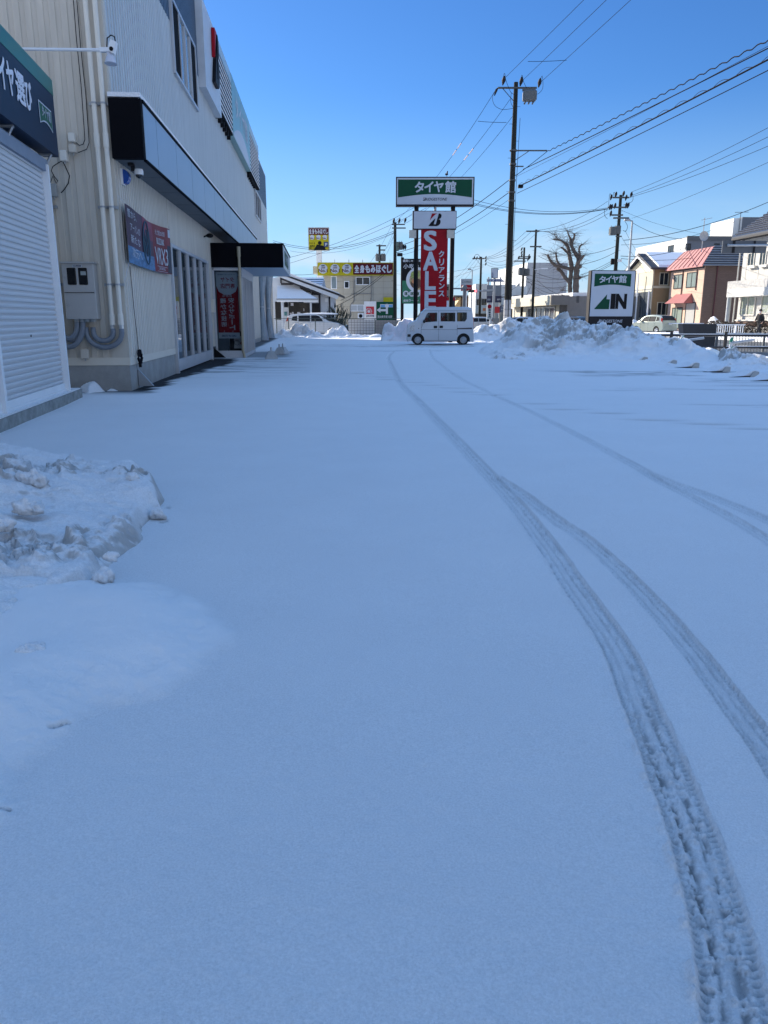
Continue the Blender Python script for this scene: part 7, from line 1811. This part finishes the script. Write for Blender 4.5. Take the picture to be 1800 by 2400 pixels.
LM = [([(1160, 350), (1165, 310), (1210, 295)], .42, .22, 0, 0), ([(1090, 480), (1030, 410), (990, 350), (950, 320)], .26, .18, .3, .8), ([(1105, 330), (1000, 300), (930, 285), (880, 240), (845, 170)], .25, .13, .4, -.4),
      ([(1000, 300), (950, 240), (935, 150)], .17, .10, 0, .8), ([(1110, 330), (1095, 250), (1080, 170), (1065, 90), (1040, 40)], .34, .15, .4, 1.0), ([(1080, 170), (1020, 110), (990, 90)], .17, .10, .7, 0),
      ([(1150, 350), (1175, 260), (1240, 175)], .26, .15, 0, -.6), ([(1140, 340), (1180, 230), (1130, 130), (1100, 60), (1095, 0)], .30, .16, 0, .8), ([(1170, 240), (1200, 210), (1185, 110), (1215, 55)], .20, .08, 0, .3), ([(1100, 60), (1130, -10), (1138, -60)], .17, .10, .6, .2),
      ([(1095, 0), (1070, -50), (1060, -85)], .12, .07, .7, .9), ([(1065, 90), (1010, 30), (960, 10), (900, 5)], .17, .05, .9, 1.2), ([(960, 10), (930, -30), (905, -55)], .07, .03, 1, 1), ([(1160, 430), (1190, 420), (1200, 415)], .28, .14, 0, -.4), ([(1080, 560), (1040, 560), (990, 550)], .05, .03, .3, .3)]
for P, r0, r1, y0, y1 in LM: twp += add_limb(trunk if r0 > .4 else crown, P, r0 * .86, r1 * .95, y0, y1)[6:]
trunk.build('trunk', BARK, tr, smooth=True); crown.build('limbs', BARK, tr, smooth=True)
tw = MB()
for i in range(520):
    p = Vector(rs.choice(twp)); a = rs.uniform(0, 6.28); d = Vector((math.cos(a), rs.uniform(-.6, .6), rs.uniform(-.35, .9))); d.normalize(); l = rs.uniform(.4, 1.7)
    P = [p, p + d * l * .5 + Vector((rs.uniform(-.1, .1), 0, rs.uniform(-.1, .1))), p + d * l + Vector((rs.uniform(-.25, .25), 0, rs.uniform(-.3, .1)))]
    tw.tube(P, [.018, .012, .005], 3, cap=False)
tw.build('twigs', BARK, tr)

# ------------------------------------------------------------------ houses on the right
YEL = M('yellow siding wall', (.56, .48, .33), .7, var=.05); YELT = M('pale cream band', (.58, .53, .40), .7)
GLZ = M('house window glass', (.03, .035, .04), .08, var=.5, scale=2)
cf = corner_frame(1527, 700, 80, .1); t = thing('yellow_house', 'yellow gabled house with snowy roof and tall dark corner windows', 'house', cf.loc, cf.rz)
z0_ = 0; ye, ze = cf.on_x(*z8(168, 695)); ya, za = cf.on_x(*z8(280, 552)); xe, _ = cf.on_y(*z8(606, 690)); zeave = cf.on_y(*z8(402, 690))[1]
yw_ = ye; wdt = 10.0
m = MB(); m.prism([(0, -.3), (yw_, -.3), (yw_, zeave), (yw_ / 2, za - .3), (0, zeave)], 'x', 0, wdt); m.build('wall', M('shaded yellow siding', (.30, .21, .115), .75, var=.06), t)  # siding colour darkened to stand in for shade on the south side
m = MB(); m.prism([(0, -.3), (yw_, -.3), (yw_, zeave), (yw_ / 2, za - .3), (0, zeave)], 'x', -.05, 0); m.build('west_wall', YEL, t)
m = MB(); m.box((-.08, -.02, zeave - .25), (-.05, yw_, zeave + .25)); zb_ = cf.on_x(*z8(380, 905))[1]; m.box((-.08, -.02, zb_ - .3), (-.05, yw_, zb_ + .3)); m.box((0.0, -.05, cf.on_y(*z8(430, 900))[1]), (wdt, -.01, cf.on_y(*z8(430, 875))[1])); m.box((-.06, -.05, -.3), (.06, .02, zeave)); m.build('cream_band', YELT, t)
m = MB()
for y0, y1 in ((-.5, yw_ / 2), (yw_ + .5, yw_ / 2)):
    m.prism([(y0, zeave - .1), (y1, za), (y1, za + .2), (y0, zeave + .1)], 'x', -.5, wdt)
rf_ = m.build('roof', M('dark slate roof edge', (.04, .04, .05), .6), t)
m = MB(); m.prism([(-.45, zeave + .12), (yw_ / 2, za + .21), (yw_ / 2, za + .35), (-.3, zeave + .35)], 'x', .3, wdt); m.build('roof_snow', SNOW, rf_)
m = MB(); m.prism([(-.42, zeave - .30), (yw_ / 2, za - .22), (yw_ / 2, za - .02), (-.42, zeave - .08)], 'x', -.56, -.51); m.prism([(yw_ + .42, zeave - .30), (yw_ / 2, za - .22), (yw_ / 2, za - .02), (yw_ + .42, zeave - .08)], 'x', -.56, -.51); m.build('barge_board', WHITE, t)
win_x(t, cf, z8(220, 930), z8(385, 1215), M('grey glazing bars', (.16, .17, .18), .5), M('grey tall glass', (.07, .08, .09), .12, var=.3), -.05)
win_y(t, cf, z8(497, 738), z8(572, 862), YELT, GLZ); win_y(t, cf, z8(470, 1058), z8(545, 1190), YELT, GLZ)
m = MB(); 
for u in (262, 388): p_ = cf.on_x(*z8(u, 760), -.6); m.cyl((-.6, p_[0], -.3), (-.6, p_[0], cf.on_x(*z8(u, 740 if u < 300 else 930), -.6)[1]), .08, n=8)
m.build('white_post', WHITE, t)

cf = corner_frame(1646, 700, 72, .15); t = thing('pink_house', 'two storey pink brick house with red mansard roof and small red door awning', 'house', cf.loc, cf.rz)
yl, _ = cf.on_x(*z8(600, 900)); zt_ = cf.on_x(*z8(965, 655))[1]; xr_ = 5.5
PINK = M('salmon brick', (.62, .43, .32), .8, var=.08); PINKSHADE = M('shaded salmon brick', (.14, .098, .088), .85, var=.15, scale=4)  # second brick is the same wall with its shade put into the colour
def brickify(mt, sx):
    tt = mt.node_tree; b = tt.nodes['Principled BSDF']; br = tt.nodes.new('ShaderNodeTexBrick'); br.inputs['Scale'].default_value = 1.0; br.inputs['Brick Width'].default_value = .3; br.inputs['Row Height'].default_value = .10; br.inputs['Mortar Size'].default_value = .012
    c = [n for n in tt.nodes if n.type == 'VECT_MATH'][0].inputs[0].default_value[:]
    br.inputs['Color1'].default_value = (*c, 1); br.inputs['Color2'].default_value = (*[k * .86 for k in c], 1); br.inputs['Mortar'].default_value = (*[k * .7 for k in c], 1)
    co = tt.nodes.new('ShaderNodeTexCoord'); sp_ = tt.nodes.new('ShaderNodeSeparateXYZ'); cb = tt.nodes.new('ShaderNodeCombineXYZ'); ad = tt.nodes.new('ShaderNodeMath')
    tt.links.new(co.outputs['Object'], sp_.inputs[0]); tt.links.new(sp_.outputs['X'], ad.inputs[0]); tt.links.new(sp_.outputs['Y'], ad.inputs[1]); tt.links.new(ad.outputs[0], cb.inputs['X']); tt.links.new(sp_.outputs['Z'], cb.inputs['Y'])
    tt.links.new(cb.outputs[0], br.inputs['Vector']); tt.links.new(br.outputs['Color'], b.inputs['Base Color'])
brickify(PINK, 1); brickify(PINKSHADE, 1)
m = MB(); m.box((0, .01, -.4), (xr_, yl, zt_)); m.build('wall', PINKSHADE, t)
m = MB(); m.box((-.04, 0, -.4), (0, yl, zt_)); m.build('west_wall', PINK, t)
m = MB(); m.box((-.08, 0, zt_ - .22), (-.04, yl, zt_)); m.build('eave_band', M('dark eave board', (.09, .075, .075), .8), t)
zr_ = cf.on_x(*z8(975, 465), .7)[1]
y0m, y1m = 0.9, yl - 1.0
m = MB(); m.add([(-.45, -.35, zt_ - .05), (-.45, yl + .5, zt_ - .05), (.75, y1m, zr_), (.75, y0m - .75, zr_), (-.45, -.35, zt_ - .12), (-.45, yl + .5, zt_ - .12), (4.0, yl + .5, zt_ - .05), (2.5, y1m, zr_)], [(0, 1, 2, 3), (0, 4, 5, 1), (1, 6, 7, 2)])
REDROOF = M('red metal roof', (.34, .105, .10), .55, var=.08); m2 = m; rf_ = m.build('mansard_roof', REDROOF, t)
m = MB()
for k in range(9):
    a = k / 8; m.tube([(-.46, -.3 + (yl + .7) * a, zt_), (.74, (y0m - .72) + (y1m - y0m + .7) * a, zr_ + .02)], .03, 4)
m.build('roof_seam', REDROOF, rf_)
m = MB(); m.add([(-.45, -.35, zt_ - .05), (.75, y0m - .75, zr_), (3.3, y0m - .75, zr_), (3.3, -.35, zt_ - .05)], [(0, 3, 2, 1)])
sr = m.build('side_roof', M('dark blue louvred roof', (.035, .045, .07), .5), t)
m = MB()
for k in range(9): a = k / 8; m.tube([(-.40 + 1.1 * a, -.36 + .5 * a, zt_ + (zr_ - zt_) * a), (3.3, -.36 + .5 * a, zt_ + (zr_ - zt_) * a)], .045, 4)
m.build('roof_rib', M('pale roof rib', (.25, .29, .35), .4), sr)
m = MB(); m.box((3.3, -.15, zt_ - .1), (9.5, yl, zt_ + .35)); m.build('flat_roof', M('dark fascia board', (.05, .055, .06), .6), t)
m = MB(); m.box((3.35, -.10, zt_ + .35), (9.5, yl, zt_ + .75)); m.build('roof_snow', SNOW, t)
m = MB(); m.box((xr_, .1, -.4), (9.5, yl, zt_ - .1)); m.build('rear_wall', PINKSHADE, t)
win_x(t, cf, z8(655, 765), z8(732, 895), DARKFRAME, CURTAIN, -.04); win_x(t, cf, z8(792, 742), z8(880, 882), DARKFRAME, CURTAIN, -.04)
win_x(t, cf, z8(780, 1066), z8(855, 1285), DARKFRAME, M('white lace curtain', (.38, .38, .36), .4, var=.25, scale=5, stretch=(1, 8, .3)), -.04, mull=0)
win_x(t, cf, z8(632, 1120), z8(715, 1330), DARKFRAME, M('frosted door', (.25, .30, .26), .2, var=.1), -.04, name='door')
m = MB(); (ya, za), (yb, zb_) = cf.on_x(*z8(540, 1068), -1.0), cf.on_x(*z8(745, 1058), -1.0); zt2 = cf.on_x(*z8(690, 965), -.1)[1]
y0, y1 = min(ya, yb), max(ya, yb)
m.add([(-1.0, y0, za), (-1.0, y1, za), (-.05, y1 - .3, zt2), (-.05, y0 + .5, zt2), (-.05, y0, za), (-.05, y1, za)], [(0, 1, 2, 3), (0, 3, 4), (1, 5, 2), (0, 4, 5, 1)]); m.build('door_awning', REDROOF, t)
m = MB()
p_ = cf.on_y(*z8(1095, 900), -.06)[0]; m.cyl((p_, -.06, -.2), (p_, -.06, zt_), .06, n=6); m.build('rain_pipe', M('maroon pipe', (.08, .02, .03), .5), t)
m = MB()
for (u, v0, v1) in ((742, 715, 990), (895, 700, 920)): q0 = cf.on_x(*z8(u, v0), -.1); q1 = cf.on_x(*z8(u, v1), -.1); m.cyl((-.1, q0[0], q1[1]), (-.1, q0[0], q0[1]), .05, n=6)
m.build('red_pipe', M('maroon pipe', (.08, .02, .03), .5), t)
q = cf.on_y(*z8(945, 460), .4); m = MB(); m.cyl((q[0], .4, zr_ - .5), (q[0], .4, zr_ + 2.4), .035, n=6); m.tube([(q[0] - .3, .4, zr_ + 2.2), (q[0] + .7, .4, zr_ + 2.4)], .02, 4); m.lathe((q[0], .2, zr_ + .85), [(.42, .0), (.36, .08), (.2, .14), (0, .16)], 'y', 18); m.build('roof_aerial', M('pale dish', (.45, .45, .46), .4), t)
# sunlit snow by the pink house
pile('snow_pile', 'bright sunlit snow heap at the foot of the pink house corner', [tuple((cf.w(q + (0,)))[:2]) for q in ((-.6, -3.2), (2.6, -3.4), (2.8, -.6), (-.4, -.8))], [BUMP(1662, 745, 70, 1.1), BUMP(1655, 750, 70, .9), BUMP(1672, 750, 70, .9)], 41, res=.08, edge=.5, rough=.08, chunk=.1, cell=.7, dirtk=.2)
pile('snow_pile', 'pale snow heap between the entrance sign and the green hatchback', gp((1470, 783), (1500, 783))[:0] + [tuple(at(1472, 770, 70)[:2]), tuple(at(1508, 770, 68)[:2]), tuple(at(1512, 770, 73)[:2]), tuple(at(1474, 770, 76)[:2])], [BUMP(1482, 752, 72, 1.0), BUMP(1494, 753, 72, 1.0)], 43, res=.09, edge=.4, rough=.08, chunk=.15, cell=.7, dirtk=.3)

# cream tiled roof house at the right edge
p_ = at(1731, 700, 66.5); cf = Frame((p_.x, 66.5, .2), TH)          # far left corner of the lit west wall
t = thing('tiled_house', 'pale stone clad house with dark tiled roof at the right edge', 'house', cf.loc, cf.rz)
STONE = M('pale stone cladding', (.46, .45, .42), .8, var=.06, scale=4)
brick2 = STONE
zev = cf.on_x(*z8(1345, 335))[1]
m = MB(); m.box((0, -14, -.4), (9, 0, zev)); m.build('wall', STONE, t)
m = MB()
for k in range(1, 6): m.box((-.012, -14, zev * k / 6 - .015), (0, 0, zev * k / 6 + .015))
for k in range(1, 8): m.box((-.012, -14 + 1.9 * k, 0), (0, -13.97 + 1.9 * k, zev))
m.build('cladding_joints', M('cladding joint', (.33, .32, .30), .8), t)
zrd = zev + 3.6
m = MB(); m.add([(-.75, .75, zev - .15), (-.75, -14.5, zev - .15), (4.5, -10, zrd + 1.2), (4.5, -4.5, zrd + 1.2), (9.7, .75, zev - .15), (-.75, .75, zev - .30), (-.75, -14.5, zev - .30)], [(0, 1, 2, 3), (0, 3, 4), (0, 5, 6, 1)])
tl = M('dark blue roof tiles', (.022, .026, .04), .35, var=.2, scale=6); rf_ = m.build('roof', tl, t)
m = MB()
for k in range(1, 26):
    a = k / 26; m.tube([(-.75 + 5.25 * a, .75 - 5.25 * a, zev - .12 + (zrd + 1.35 - zev) * a), (-.75 + 5.25 * a, -14.5 + 4.5 * a, zev - .12 + (zrd + 1.35 - zev) * a)], .06, 5)
m.build('tile_rows', tl, rf_)
m = MB(); m.box((-.8, -14.5, zev - .42), (-.7, .7, zev - .28)); m.box((-.7, -14.5, zev - .42), (0, .7, zev - .38)); m.build('gutter', DARKFRAME, t)
WF = M('cream window frame', (.55, .53, .48), .6)
for (a, b) in (((1455, 530), (1502, 650)), ((1582, 522), (1628, 642))): win_x(t, cf, z8(*a), z8(*b), WF, GLZ, -.02, mull=1)
def wbox(nm, a, b, x0, x1, mat):
    (ya, za), (yb, zb_) = cf.on_x(*z8(*a), x0), cf.on_x(*z8(*b), x0); m = MB(); m.box((x0, min(ya, yb), min(za, zb_)), (x1, max(ya, yb), max(za, zb_))); return m.build(nm, mat, t)
wbox('sill', (1435, 665), (1510, 680), -.25, 0, WF); wbox('sill', (1562, 652), (1640, 668), -.25, 0, WF)
wbox('stone_band', (1225, 830), (2400, 915), -1.0, 0, M('rough stone band', (.42, .41, .39), .9, var=.3, scale=5, bump=.6)); wbox('band_moulding', (1218, 915), (2400, 940), -1.1, 0, WF)
q = cf.on_x(*z8(1243, 935), -.9); m = MB(); m.cyl((-.85, q[0], -.4), (-.85, q[0], q[1]), .17, n=14); m.build('porch_column', M('porch column paint', (.40, .42, .42), .6), t)
for (a, b) in (((1385, 960), (1508, 1185)), ((1612, 950), (1760, 1165))):
    w_ = win_x(t, cf, z8(*a), z8(*b), WF, M('pale curtain window', (.30, .33, .27), .15, var=.3, scale=2, stretch=(1, 6, .3)), -.02, d=.1)
    (ya, za), (yb, zb_) = cf.on_x(*z8(a[0], a[1] + 110), -.04), cf.on_x(*z8(b[0], b[1]), -.04)
    m = MB(); rr2 = random.Random(3)
    for k in range(26):
        y = yb + (ya - yb) * rr2.random(); z = zb_ + (za - zb_) * rr2.random(); m.box((-.05, y - .09, z - .012), (-.045, y + .09, z + .012)); m.box((-.05, y - .012, z - .08), (-.045, y + .012, z + .08))
    m.build('window_decal', SIGNWHITE, w_)
wbox('wall_base', (1300, 1240), (2400, 1262), -.2, 0, WF); wbox('brick_plinth', (1310, 1262), (2400, 1330), -.1, 0, M('red brown plinth', (.14, .08, .06), .9))
m = MB(); q = cf.on_x(*z8(1350, 600), -.15); m.cyl((-.15, q[0], -.3), (-.15, q[0], zev - .3), .06, n=8); m.build('rain_pipe', WF, t)
# white apartment block behind, south faces coloured darker to paint their shade
cf = corner_frame(1611, 560, 100); zt_ = cf.on_y(*z8(795, 347))[1]
t = bbuild('apartment_block', 'white flat roofed apartment block with shade coloured near side behind the pink house', cf, 16, 18, zt_, SUNWALL, M('shaded white render', (.13, .14, .16), .8, var=.06))
yl, _ = cf.on_x(*z8(545, 400)); 
win_x(t, cf, z8(585, 450), z8(632, 530), DARKFRAME, GLZ, -.03)
m = MB(); m.box((-.10, -.2, zt_ - .35), (18, 0, zt_ + .1)); m.build('parapet', M('dark parapet', (.08, .085, .09), .7), t)
win_y(t, cf, z8(775, 425), z8(815, 480), DARKFRAME, GLZ, 0.02); win_y(t, cf, z8(1085, 425), z8(1125, 480), DARKFRAME, GLZ, .02)
e = R(cf, z8(1385, 132), z8(1600, 345), 3); x0 = cf.on_y(*z8(1292, 145), 3)[0]
m = MB(); m.box((e[0], 3, zt_ - 1), (e[1], 9, e[3])); m.build('stair_tower', M('shaded white render', (.13, .14, .16), .8), t)
m = MB(); m.box((x0, 3.0, zt_ - 1), (e[0] - .01, 9, e[3] - .15)); m.build('stair_tower_wall', SUNWALL, t)
m = MB(); q = cf.on_y(*z8(1350, 240), 2.9); m.cyl((q[0], 2.9, zt_ + .5), (q[0], 2.9, cf.on_y(*z8(1352, 80), 2.9)[1]), .04, n=6); zz = cf.on_y(*z8(1352, 82), 2.9)[1]; m.tube([(q[0] - .8, 2.9, zz), (q[0] + 1, 2.9, zz + .05)], .03, 4); m.build('aerial', STEELD, t)
# back of the overhead road sign
f = signframe(1745, 50); t = thing('road_sign', 'grey back of a large overhead road sign on a horizontal arm', 'road sign', f.loc)
e = R(f, z8(1172, 388), z8(1636, 522)); m = MB(); m.box((e[0], 0, e[2]), (e[1], .05, e[3])); m.build('panel', M('grey sign back', (.085, .095, .11), .55, var=.06), t)
m = MB()
for u in (1285, 1300, 1510, 1520): q = f.on_y(*z8(u, 400))[0]; m.box((q - .02, -.05, e[2]), (q + .03, -.002, e[3]))
m.build('stiffener', DARKFRAME, t)
q = f.on_y(*z8(1222, 440)); x9 = f.on_y(2050, 575)[0]; m = MB(); m.cyl((q[0], -.13, q[1]), (x9, -.13, q[1] + .05), .075, n=10); m.cyl((x9, -.13, -.2), (x9, -.13, q[1] + .3), .14, n=12); m.ell((q[0], -.13, q[1]), (.09, .09, .09)); m.build('arm', STEEL, t)

# ------------------------------------------------------------------ street edge: pipe fence, slab, railings, hedge
f = Frame((at(1560, 790, 30.2).x, 30.2, 0), math.radians(-7)); t = thing('pipe_fence', 'dark pipe guard fence with snow on its rails at the lot edge', 'fence', f.loc, f.rz)
RAILM = M('dark brown rail paint', (.016, .015, .017), .45)
xe = 14.0; zr1 = f.on_y(*z8(720, 1410))[1]; zr2 = f.on_y(*z8(1100, 1540))[1]
x0 = f.on_y(*z8(335, 1400))[0]
m = MB(); m.tube([(x0, 0, zr1), (xe, 0, zr1)], .045, 8); m.tube([(f.on_y(*z8(880, 1530))[0] - 2.0, 0, zr2), (xe, 0, zr2)], .04, 8); m.build('rail', RAILM, t)
for u in (613, 1200, 1790, 2400): x = f.on_y(*z8(u, 1450))[0]; m = MB(); m.cyl((x, 0, -.2), (x, 0, zr1 + .14), .06, n=10); m.build('post', RAILM, t)
m = MB(); m.tube([(x0 + .1, 0, zr1 + .045), (xe, 0, zr1 + .045)], .022, 6); m.tube([(x0 + 3, 0, zr2 + .04), (xe, 0, zr2 + .04)], .02, 6); m.build('rail_snow', SNOW, t)
def gatepost(label, px, py, top, D):
    p = at(px, top, D); t = thing('barrier_post', label, 'barrier post', (p.x, D, 0), 0, 'striped barrier posts')
    m = MB(); m.cyl((0, 0, -.1), (0, 0, p.z), .055, n=12); m.build('post', M('white post', (.55, .57, .60), .5), t)
    m = MB()
    for z in (.15, .5, .85):
        if z + .18 < p.z + .1:
            n_ = 12; vs = []
            for j in range(n_ + 1):
                a = 2 * math.pi * j / n_; zz = z + .16 * (math.cos(a) * .5 + .5); vs += [(.057 * math.cos(a), .057 * math.sin(a), min(zz, p.z)), (.057 * math.cos(a), .057 * math.sin(a), min(zz + .17, p.z))]
            m.add(vs, [(2 * j, 2 * j + 2, 2 * j + 3, 2 * j + 1) for j in range(n_)])
    m.build('green_stripe', M('post green', (.005, .20, .12), .5), t)
    m = MB(); m.tube([(-.05, -.02, p.z - .2), (.12, -.02, p.z - .18), (.75, -.02, p.z - .10)], [.05, .035, .03], 8); m.build('arm', STEEL, t)
    m = MB(); m.tube([(.12, -.02, p.z - .145), (.74, -.02, p.z - .065)], .018, 5); m.build('arm_snow', SNOW, t)
gatepost('green and white striped post standing in the snow ridge left of the dark slab', 1600, 830, 786, 27.5)
gatepost('green and white striped post right of the dark slab at the right edge', 1715, 830, 790, 26.5)
f = signframe(1600, 33); t = thing('stone_slab', 'tall dark stone bridge pillar with a leaning flat face behind the pipe fence', 'pillar', f.loc)
S8 = lambda u, v: f.on_y(*z8(u, v))
m = MB(); m.prism([(S8(775, 1640)[0], -.25), (S8(1065, 1640)[0], -.25), S8(1108, 1300), S8(1100, 1288), S8(745, 1285), S8(738, 1295)], 'y', 0, .55); m.build('slab', M('dark polished stone', (.014, .018, .026), .45, var=.35, scale=5), t)
m = MB(); m.box((S8(748, 0)[0], .02, S8(0, 1286)[1]), (S8(1098, 0)[0], .5, S8(0, 1286)[1] + .03)); m.build('snow_cap', SNOW, t)
def barfence(name, label, px0, px1, ptop, D, h, rz, zb, pitch, mat, rb=.012, cat='fence', drop=0.06):
    p = at(px0, ptop, D); f = Frame((p.x, D, zb), rz); ln = (at(px1, ptop, D).x - p.x) / math.cos(rz)
    t = thing(name, label, cat, f.loc, rz); zt = p.z - zb
    m = MB(); m.box((0, -.025, zt - .05), (ln, .025, zt)); m.box((0, -.025, drop), (ln, .025, drop + .04)); m.build('rail', mat, t)
    m = MB(); x = .05
    while x < ln: m.box((x - rb, -.012, drop), (x + rb, .012, zt)); x += pitch
    m.build('bars', mat, t)
    m = MB(); k = 0
    while k * 2.0 <= ln + .1: m.box((k * 2.0 - .04, -.04, -.2), (k * 2.0 + .04, .04, zt + .03)); k += 1
    m.build('post', mat, t)
    m = MB(); m.box((0, -.03, zt + .002), (ln, .03, zt + .03)); m.build('rail_snow', SNOW, t)
GREYR = M('grey railing paint', (.12, .13, .14), .5)
barfence('bridge_railing', 'grey barred bridge railing running right from the dark slab', 1681, 2050, 782, 34, 1.1, math.radians(-3), -.25, .13, GREYR)
barfence('picket_fence', 'white picket fence on the far pavement in front of the hedge', 1595, 1749, 761, 56, 1.0, math.radians(2), .15, .16, WHITE, .025)
# hedge
p0 = at(1655, 760, 60); p1_ = at(1850, 760, 57.5); hd = p1_ - p0
t = thing('hedge', 'brown winter hedge in front of the pale tiled roof house', 'hedge', (p0.x, 60, .15), math.atan2(hd.y, hd.x))
m = MB(); rs = random.Random(5); hl = hd.length
for i in range(5200):
    x = rs.uniform(0, hl); y = rs.uniform(-.35, .35); z = rs.uniform(.05, .92) + .10 * math.sin(x * 2.1); s_ = rs.uniform(.03, .075)
    a = Vector((rs.uniform(-1, 1), rs.uniform(-1, 1), rs.uniform(-1, 1))).normalized() * s_; b = a.orthogonal().normalized() * s_ * .6; q = Vector((x, y, z)); m.mi = 0 if rs.random() < .72 else 1
    m.add([q - a, q + b, q + a, q - b], [(0, 1, 2, 3)])
m.build('foliage', [M('brown hedge leaves', (.085, .050, .035), .8, var=.4), M('dull green hedge leaves', (.05, .055, .03), .8, var=.4)], t)
m = MB()
for i in range(60): x = rs.uniform(0, hl); m.tube([(x, rs.uniform(-.2, .2), -.2), (x + rs.uniform(-.2, .2), rs.uniform(-.3, .3), .85)], .014, 4)
m.build('stems', BARK, t)

# ------------------------------------------------------------------ pedestrian
pp = at(1778, 783, 54)
ps = thing('person', 'person in dark coat and trousers with white mask walking along the far pavement', 'person', (pp.x, 54, .16), math.radians(20))
def skinned(name, V, E, Rr, mat, parent, sub=1):
    me = bpy.data.meshes.new(name); me.from_pydata(V, E, []); o = bpy.data.objects.new(name, me)
    COL.objects.link(o)
    md = o.modifiers.new('skin', 'SKIN'); md.use_smooth_shade = True
    for i, r in enumerate(Rr): me.skin_vertices[0].data[i].radius = (r, r); me.skin_vertices[0].data[i].use_root = (i == 0)
    if sub: s_ = o.modifiers.new('sub', 'SUBSURF'); s_.levels = sub; s_.render_levels = sub
    dg = bpy.context.evaluated_depsgraph_get()
    res = bpy.data.meshes.new_from_object(o.evaluated_get(dg)); bpy.data.objects.remove(o); bpy.data.meshes.remove(me)
    res.name = name; res.materials.clear(); res.materials.append(mat)
    ob = bpy.data.objects.new(name, res); COL.objects.link(ob); ob.parent = parent; return ob
# joints: walking towards the left (-x), weight on the front leg
J_ = dict(pel=(0, 0, .90), sp=(-.02, 0, 1.10), ch=(-.04, 0, 1.32), nk=(-.05, 0, 1.47), hd0=(-.06, 0, 1.55), hd=(-.07, 0, 1.62), hdt=(-.06, 0, 1.70),
    shL=(-.04, -.18, 1.40), elL=(.06, -.25, 1.13), wrL=(-.06, -.27, .92), haL=(-.11, -.27, .86), shR=(-.04, .18, 1.40), elR=(-.10, .24, 1.14), wrR=(-.24, .18, 1.00), haR=(-.29, .16, .96),
    hpL=(0, -.09, .86), knL=(-.20, -.10, .48), anL=(-.30, -.10, .08), toL=(-.46, -.11, .03), hpR=(0, .09, .86), knR=(.05, .10, .47), anR=(.28, .10, .13), toR=(.16, .11, .03))
def sk(name, chain, Rm, mat, parent, sub=1):
    names = []; E = []
    for a, b in chain:
        for q in (a, b):
            if q not in names: names.append(q)
        E.append((names.index(a), names.index(b)))
    return skinned(name, [J_[n_] for n_ in names], E, [Rm[n_] for n_ in names], mat, parent, sub)
ARMS = [('ch', 'shL'), ('shL', 'elL'), ('elL', 'wrL'), ('ch', 'shR'), ('shR', 'elR'), ('elR', 'wrR')]
LEGS = [('pel', 'hpL'), ('hpL', 'knL'), ('knL', 'anL'), ('pel', 'hpR'), ('hpR', 'knR'), ('knR', 'anR')]
RB = dict(pel=.13, sp=.12, ch=.14, nk=.055, hd0=.07, hd=.095, hdt=.075, shL=.06, elL=.042, wrL=.030, haL=.034, shR=.06, elR=.042, wrR=.030, haR=.034, hpL=.085, knL=.055, anL=.038, toL=.03, hpR=.085, knR=.055, anR=.038, toR=.03)
bodyp = sk('body', [('pel', 'sp'), ('sp', 'ch'), ('ch', 'nk'), ('nk', 'hd0'), ('hd0', 'hd'), ('hd', 'hdt')] + ARMS + [('wrL', 'haL'), ('wrR', 'haR')] + LEGS + [('anL', 'toL'), ('anR', 'toR')], RB, SKIN, ps)
RC = {k: v + .035 for k, v in RB.items()}; RC['pel'] = .19; RC['ch'] = .185; RC['sp'] = .175
J_['hem'] = (.0, 0, .70); RC['hem'] = .20
COAT = M('black wool coat', (.014, .014, .016), .9)
sk('coat', [('pel', 'sp'), ('sp', 'ch'), ('pel', 'hem')] + ARMS, RC, COAT, ps)
J_['nkc'] = (-.05, 0, 1.46)
RT = {k: v + .022 for k, v in RB.items()}; sk('trousers', LEGS, RT, M('charcoal trousers', (.018, .018, .022), .9), ps)
for s_ in 'LR':
    a, b = Vector(J_['an' + s_]), Vector(J_['to' + s_]); m = MB(); m.tube([a + Vector((.06, 0, -.03)), (a + b) / 2 + Vector((0, 0, -.015)), b], [.05, .052, .035], 8); m.build('shoe', BLACK, ps, smooth=True)
    h = Vector(J_['ha' + s_]); w0 = Vector(J_['wr' + s_]); d = (h - w0).normalized(); sd = Vector((0, 1, 0)); fm = MB()
    for k, ln in enumerate((.068, .080, .074, .058)):
        o_ = sd * (-.030 + .020 * k); fm.tube([h + o_, h + o_ + d * ln * .5, h + o_ + d * ln * .85 + Vector((-.02, 0, -.01))], [.010, .009, .007], 6)
    fm.tube([h - sd * .03 - d * .02, h - sd * .055 + d * .015, h - sd * .055 + d * .04], [.011, .010, .008], 6); fm.build('fingers', SKIN, ps, smooth=True)
m = MB(); m.ell((-.050, 0, 1.70), (.112, .100, .085), 16, 10); m.ell((-.02, 0, 1.655), (.088, .098, .075), 14, 8); m.build('hair', M('dark hair', (.012, .010, .010), .7), ps, smooth=True)
m = MB(); m.ell((-.125, 0, 1.575), (.055, .075, .055), 14, 8); m.build('face_mask', WHITE, ps, smooth=True)
m = MB(); m.ell((-.165, -.032, 1.645), (.010, .014, .009)); m.ell((-.165, .032, 1.645), (.010, .014, .009)); m.build('eyes', BLACK, ps)
m = MB(); m.tube([(-.16, 0, 1.65), (-.178, 0, 1.615), (-.165, 0, 1.61)], [.010, .014, .010], 6); m.build('nose', SKIN, ps)
m = MB(); m.ell((-.06, -.098, 1.625), (.024, .012, .032)); m.ell((-.06, .098, 1.625), (.024, .012, .032)); m.build('ears', SKIN, ps)
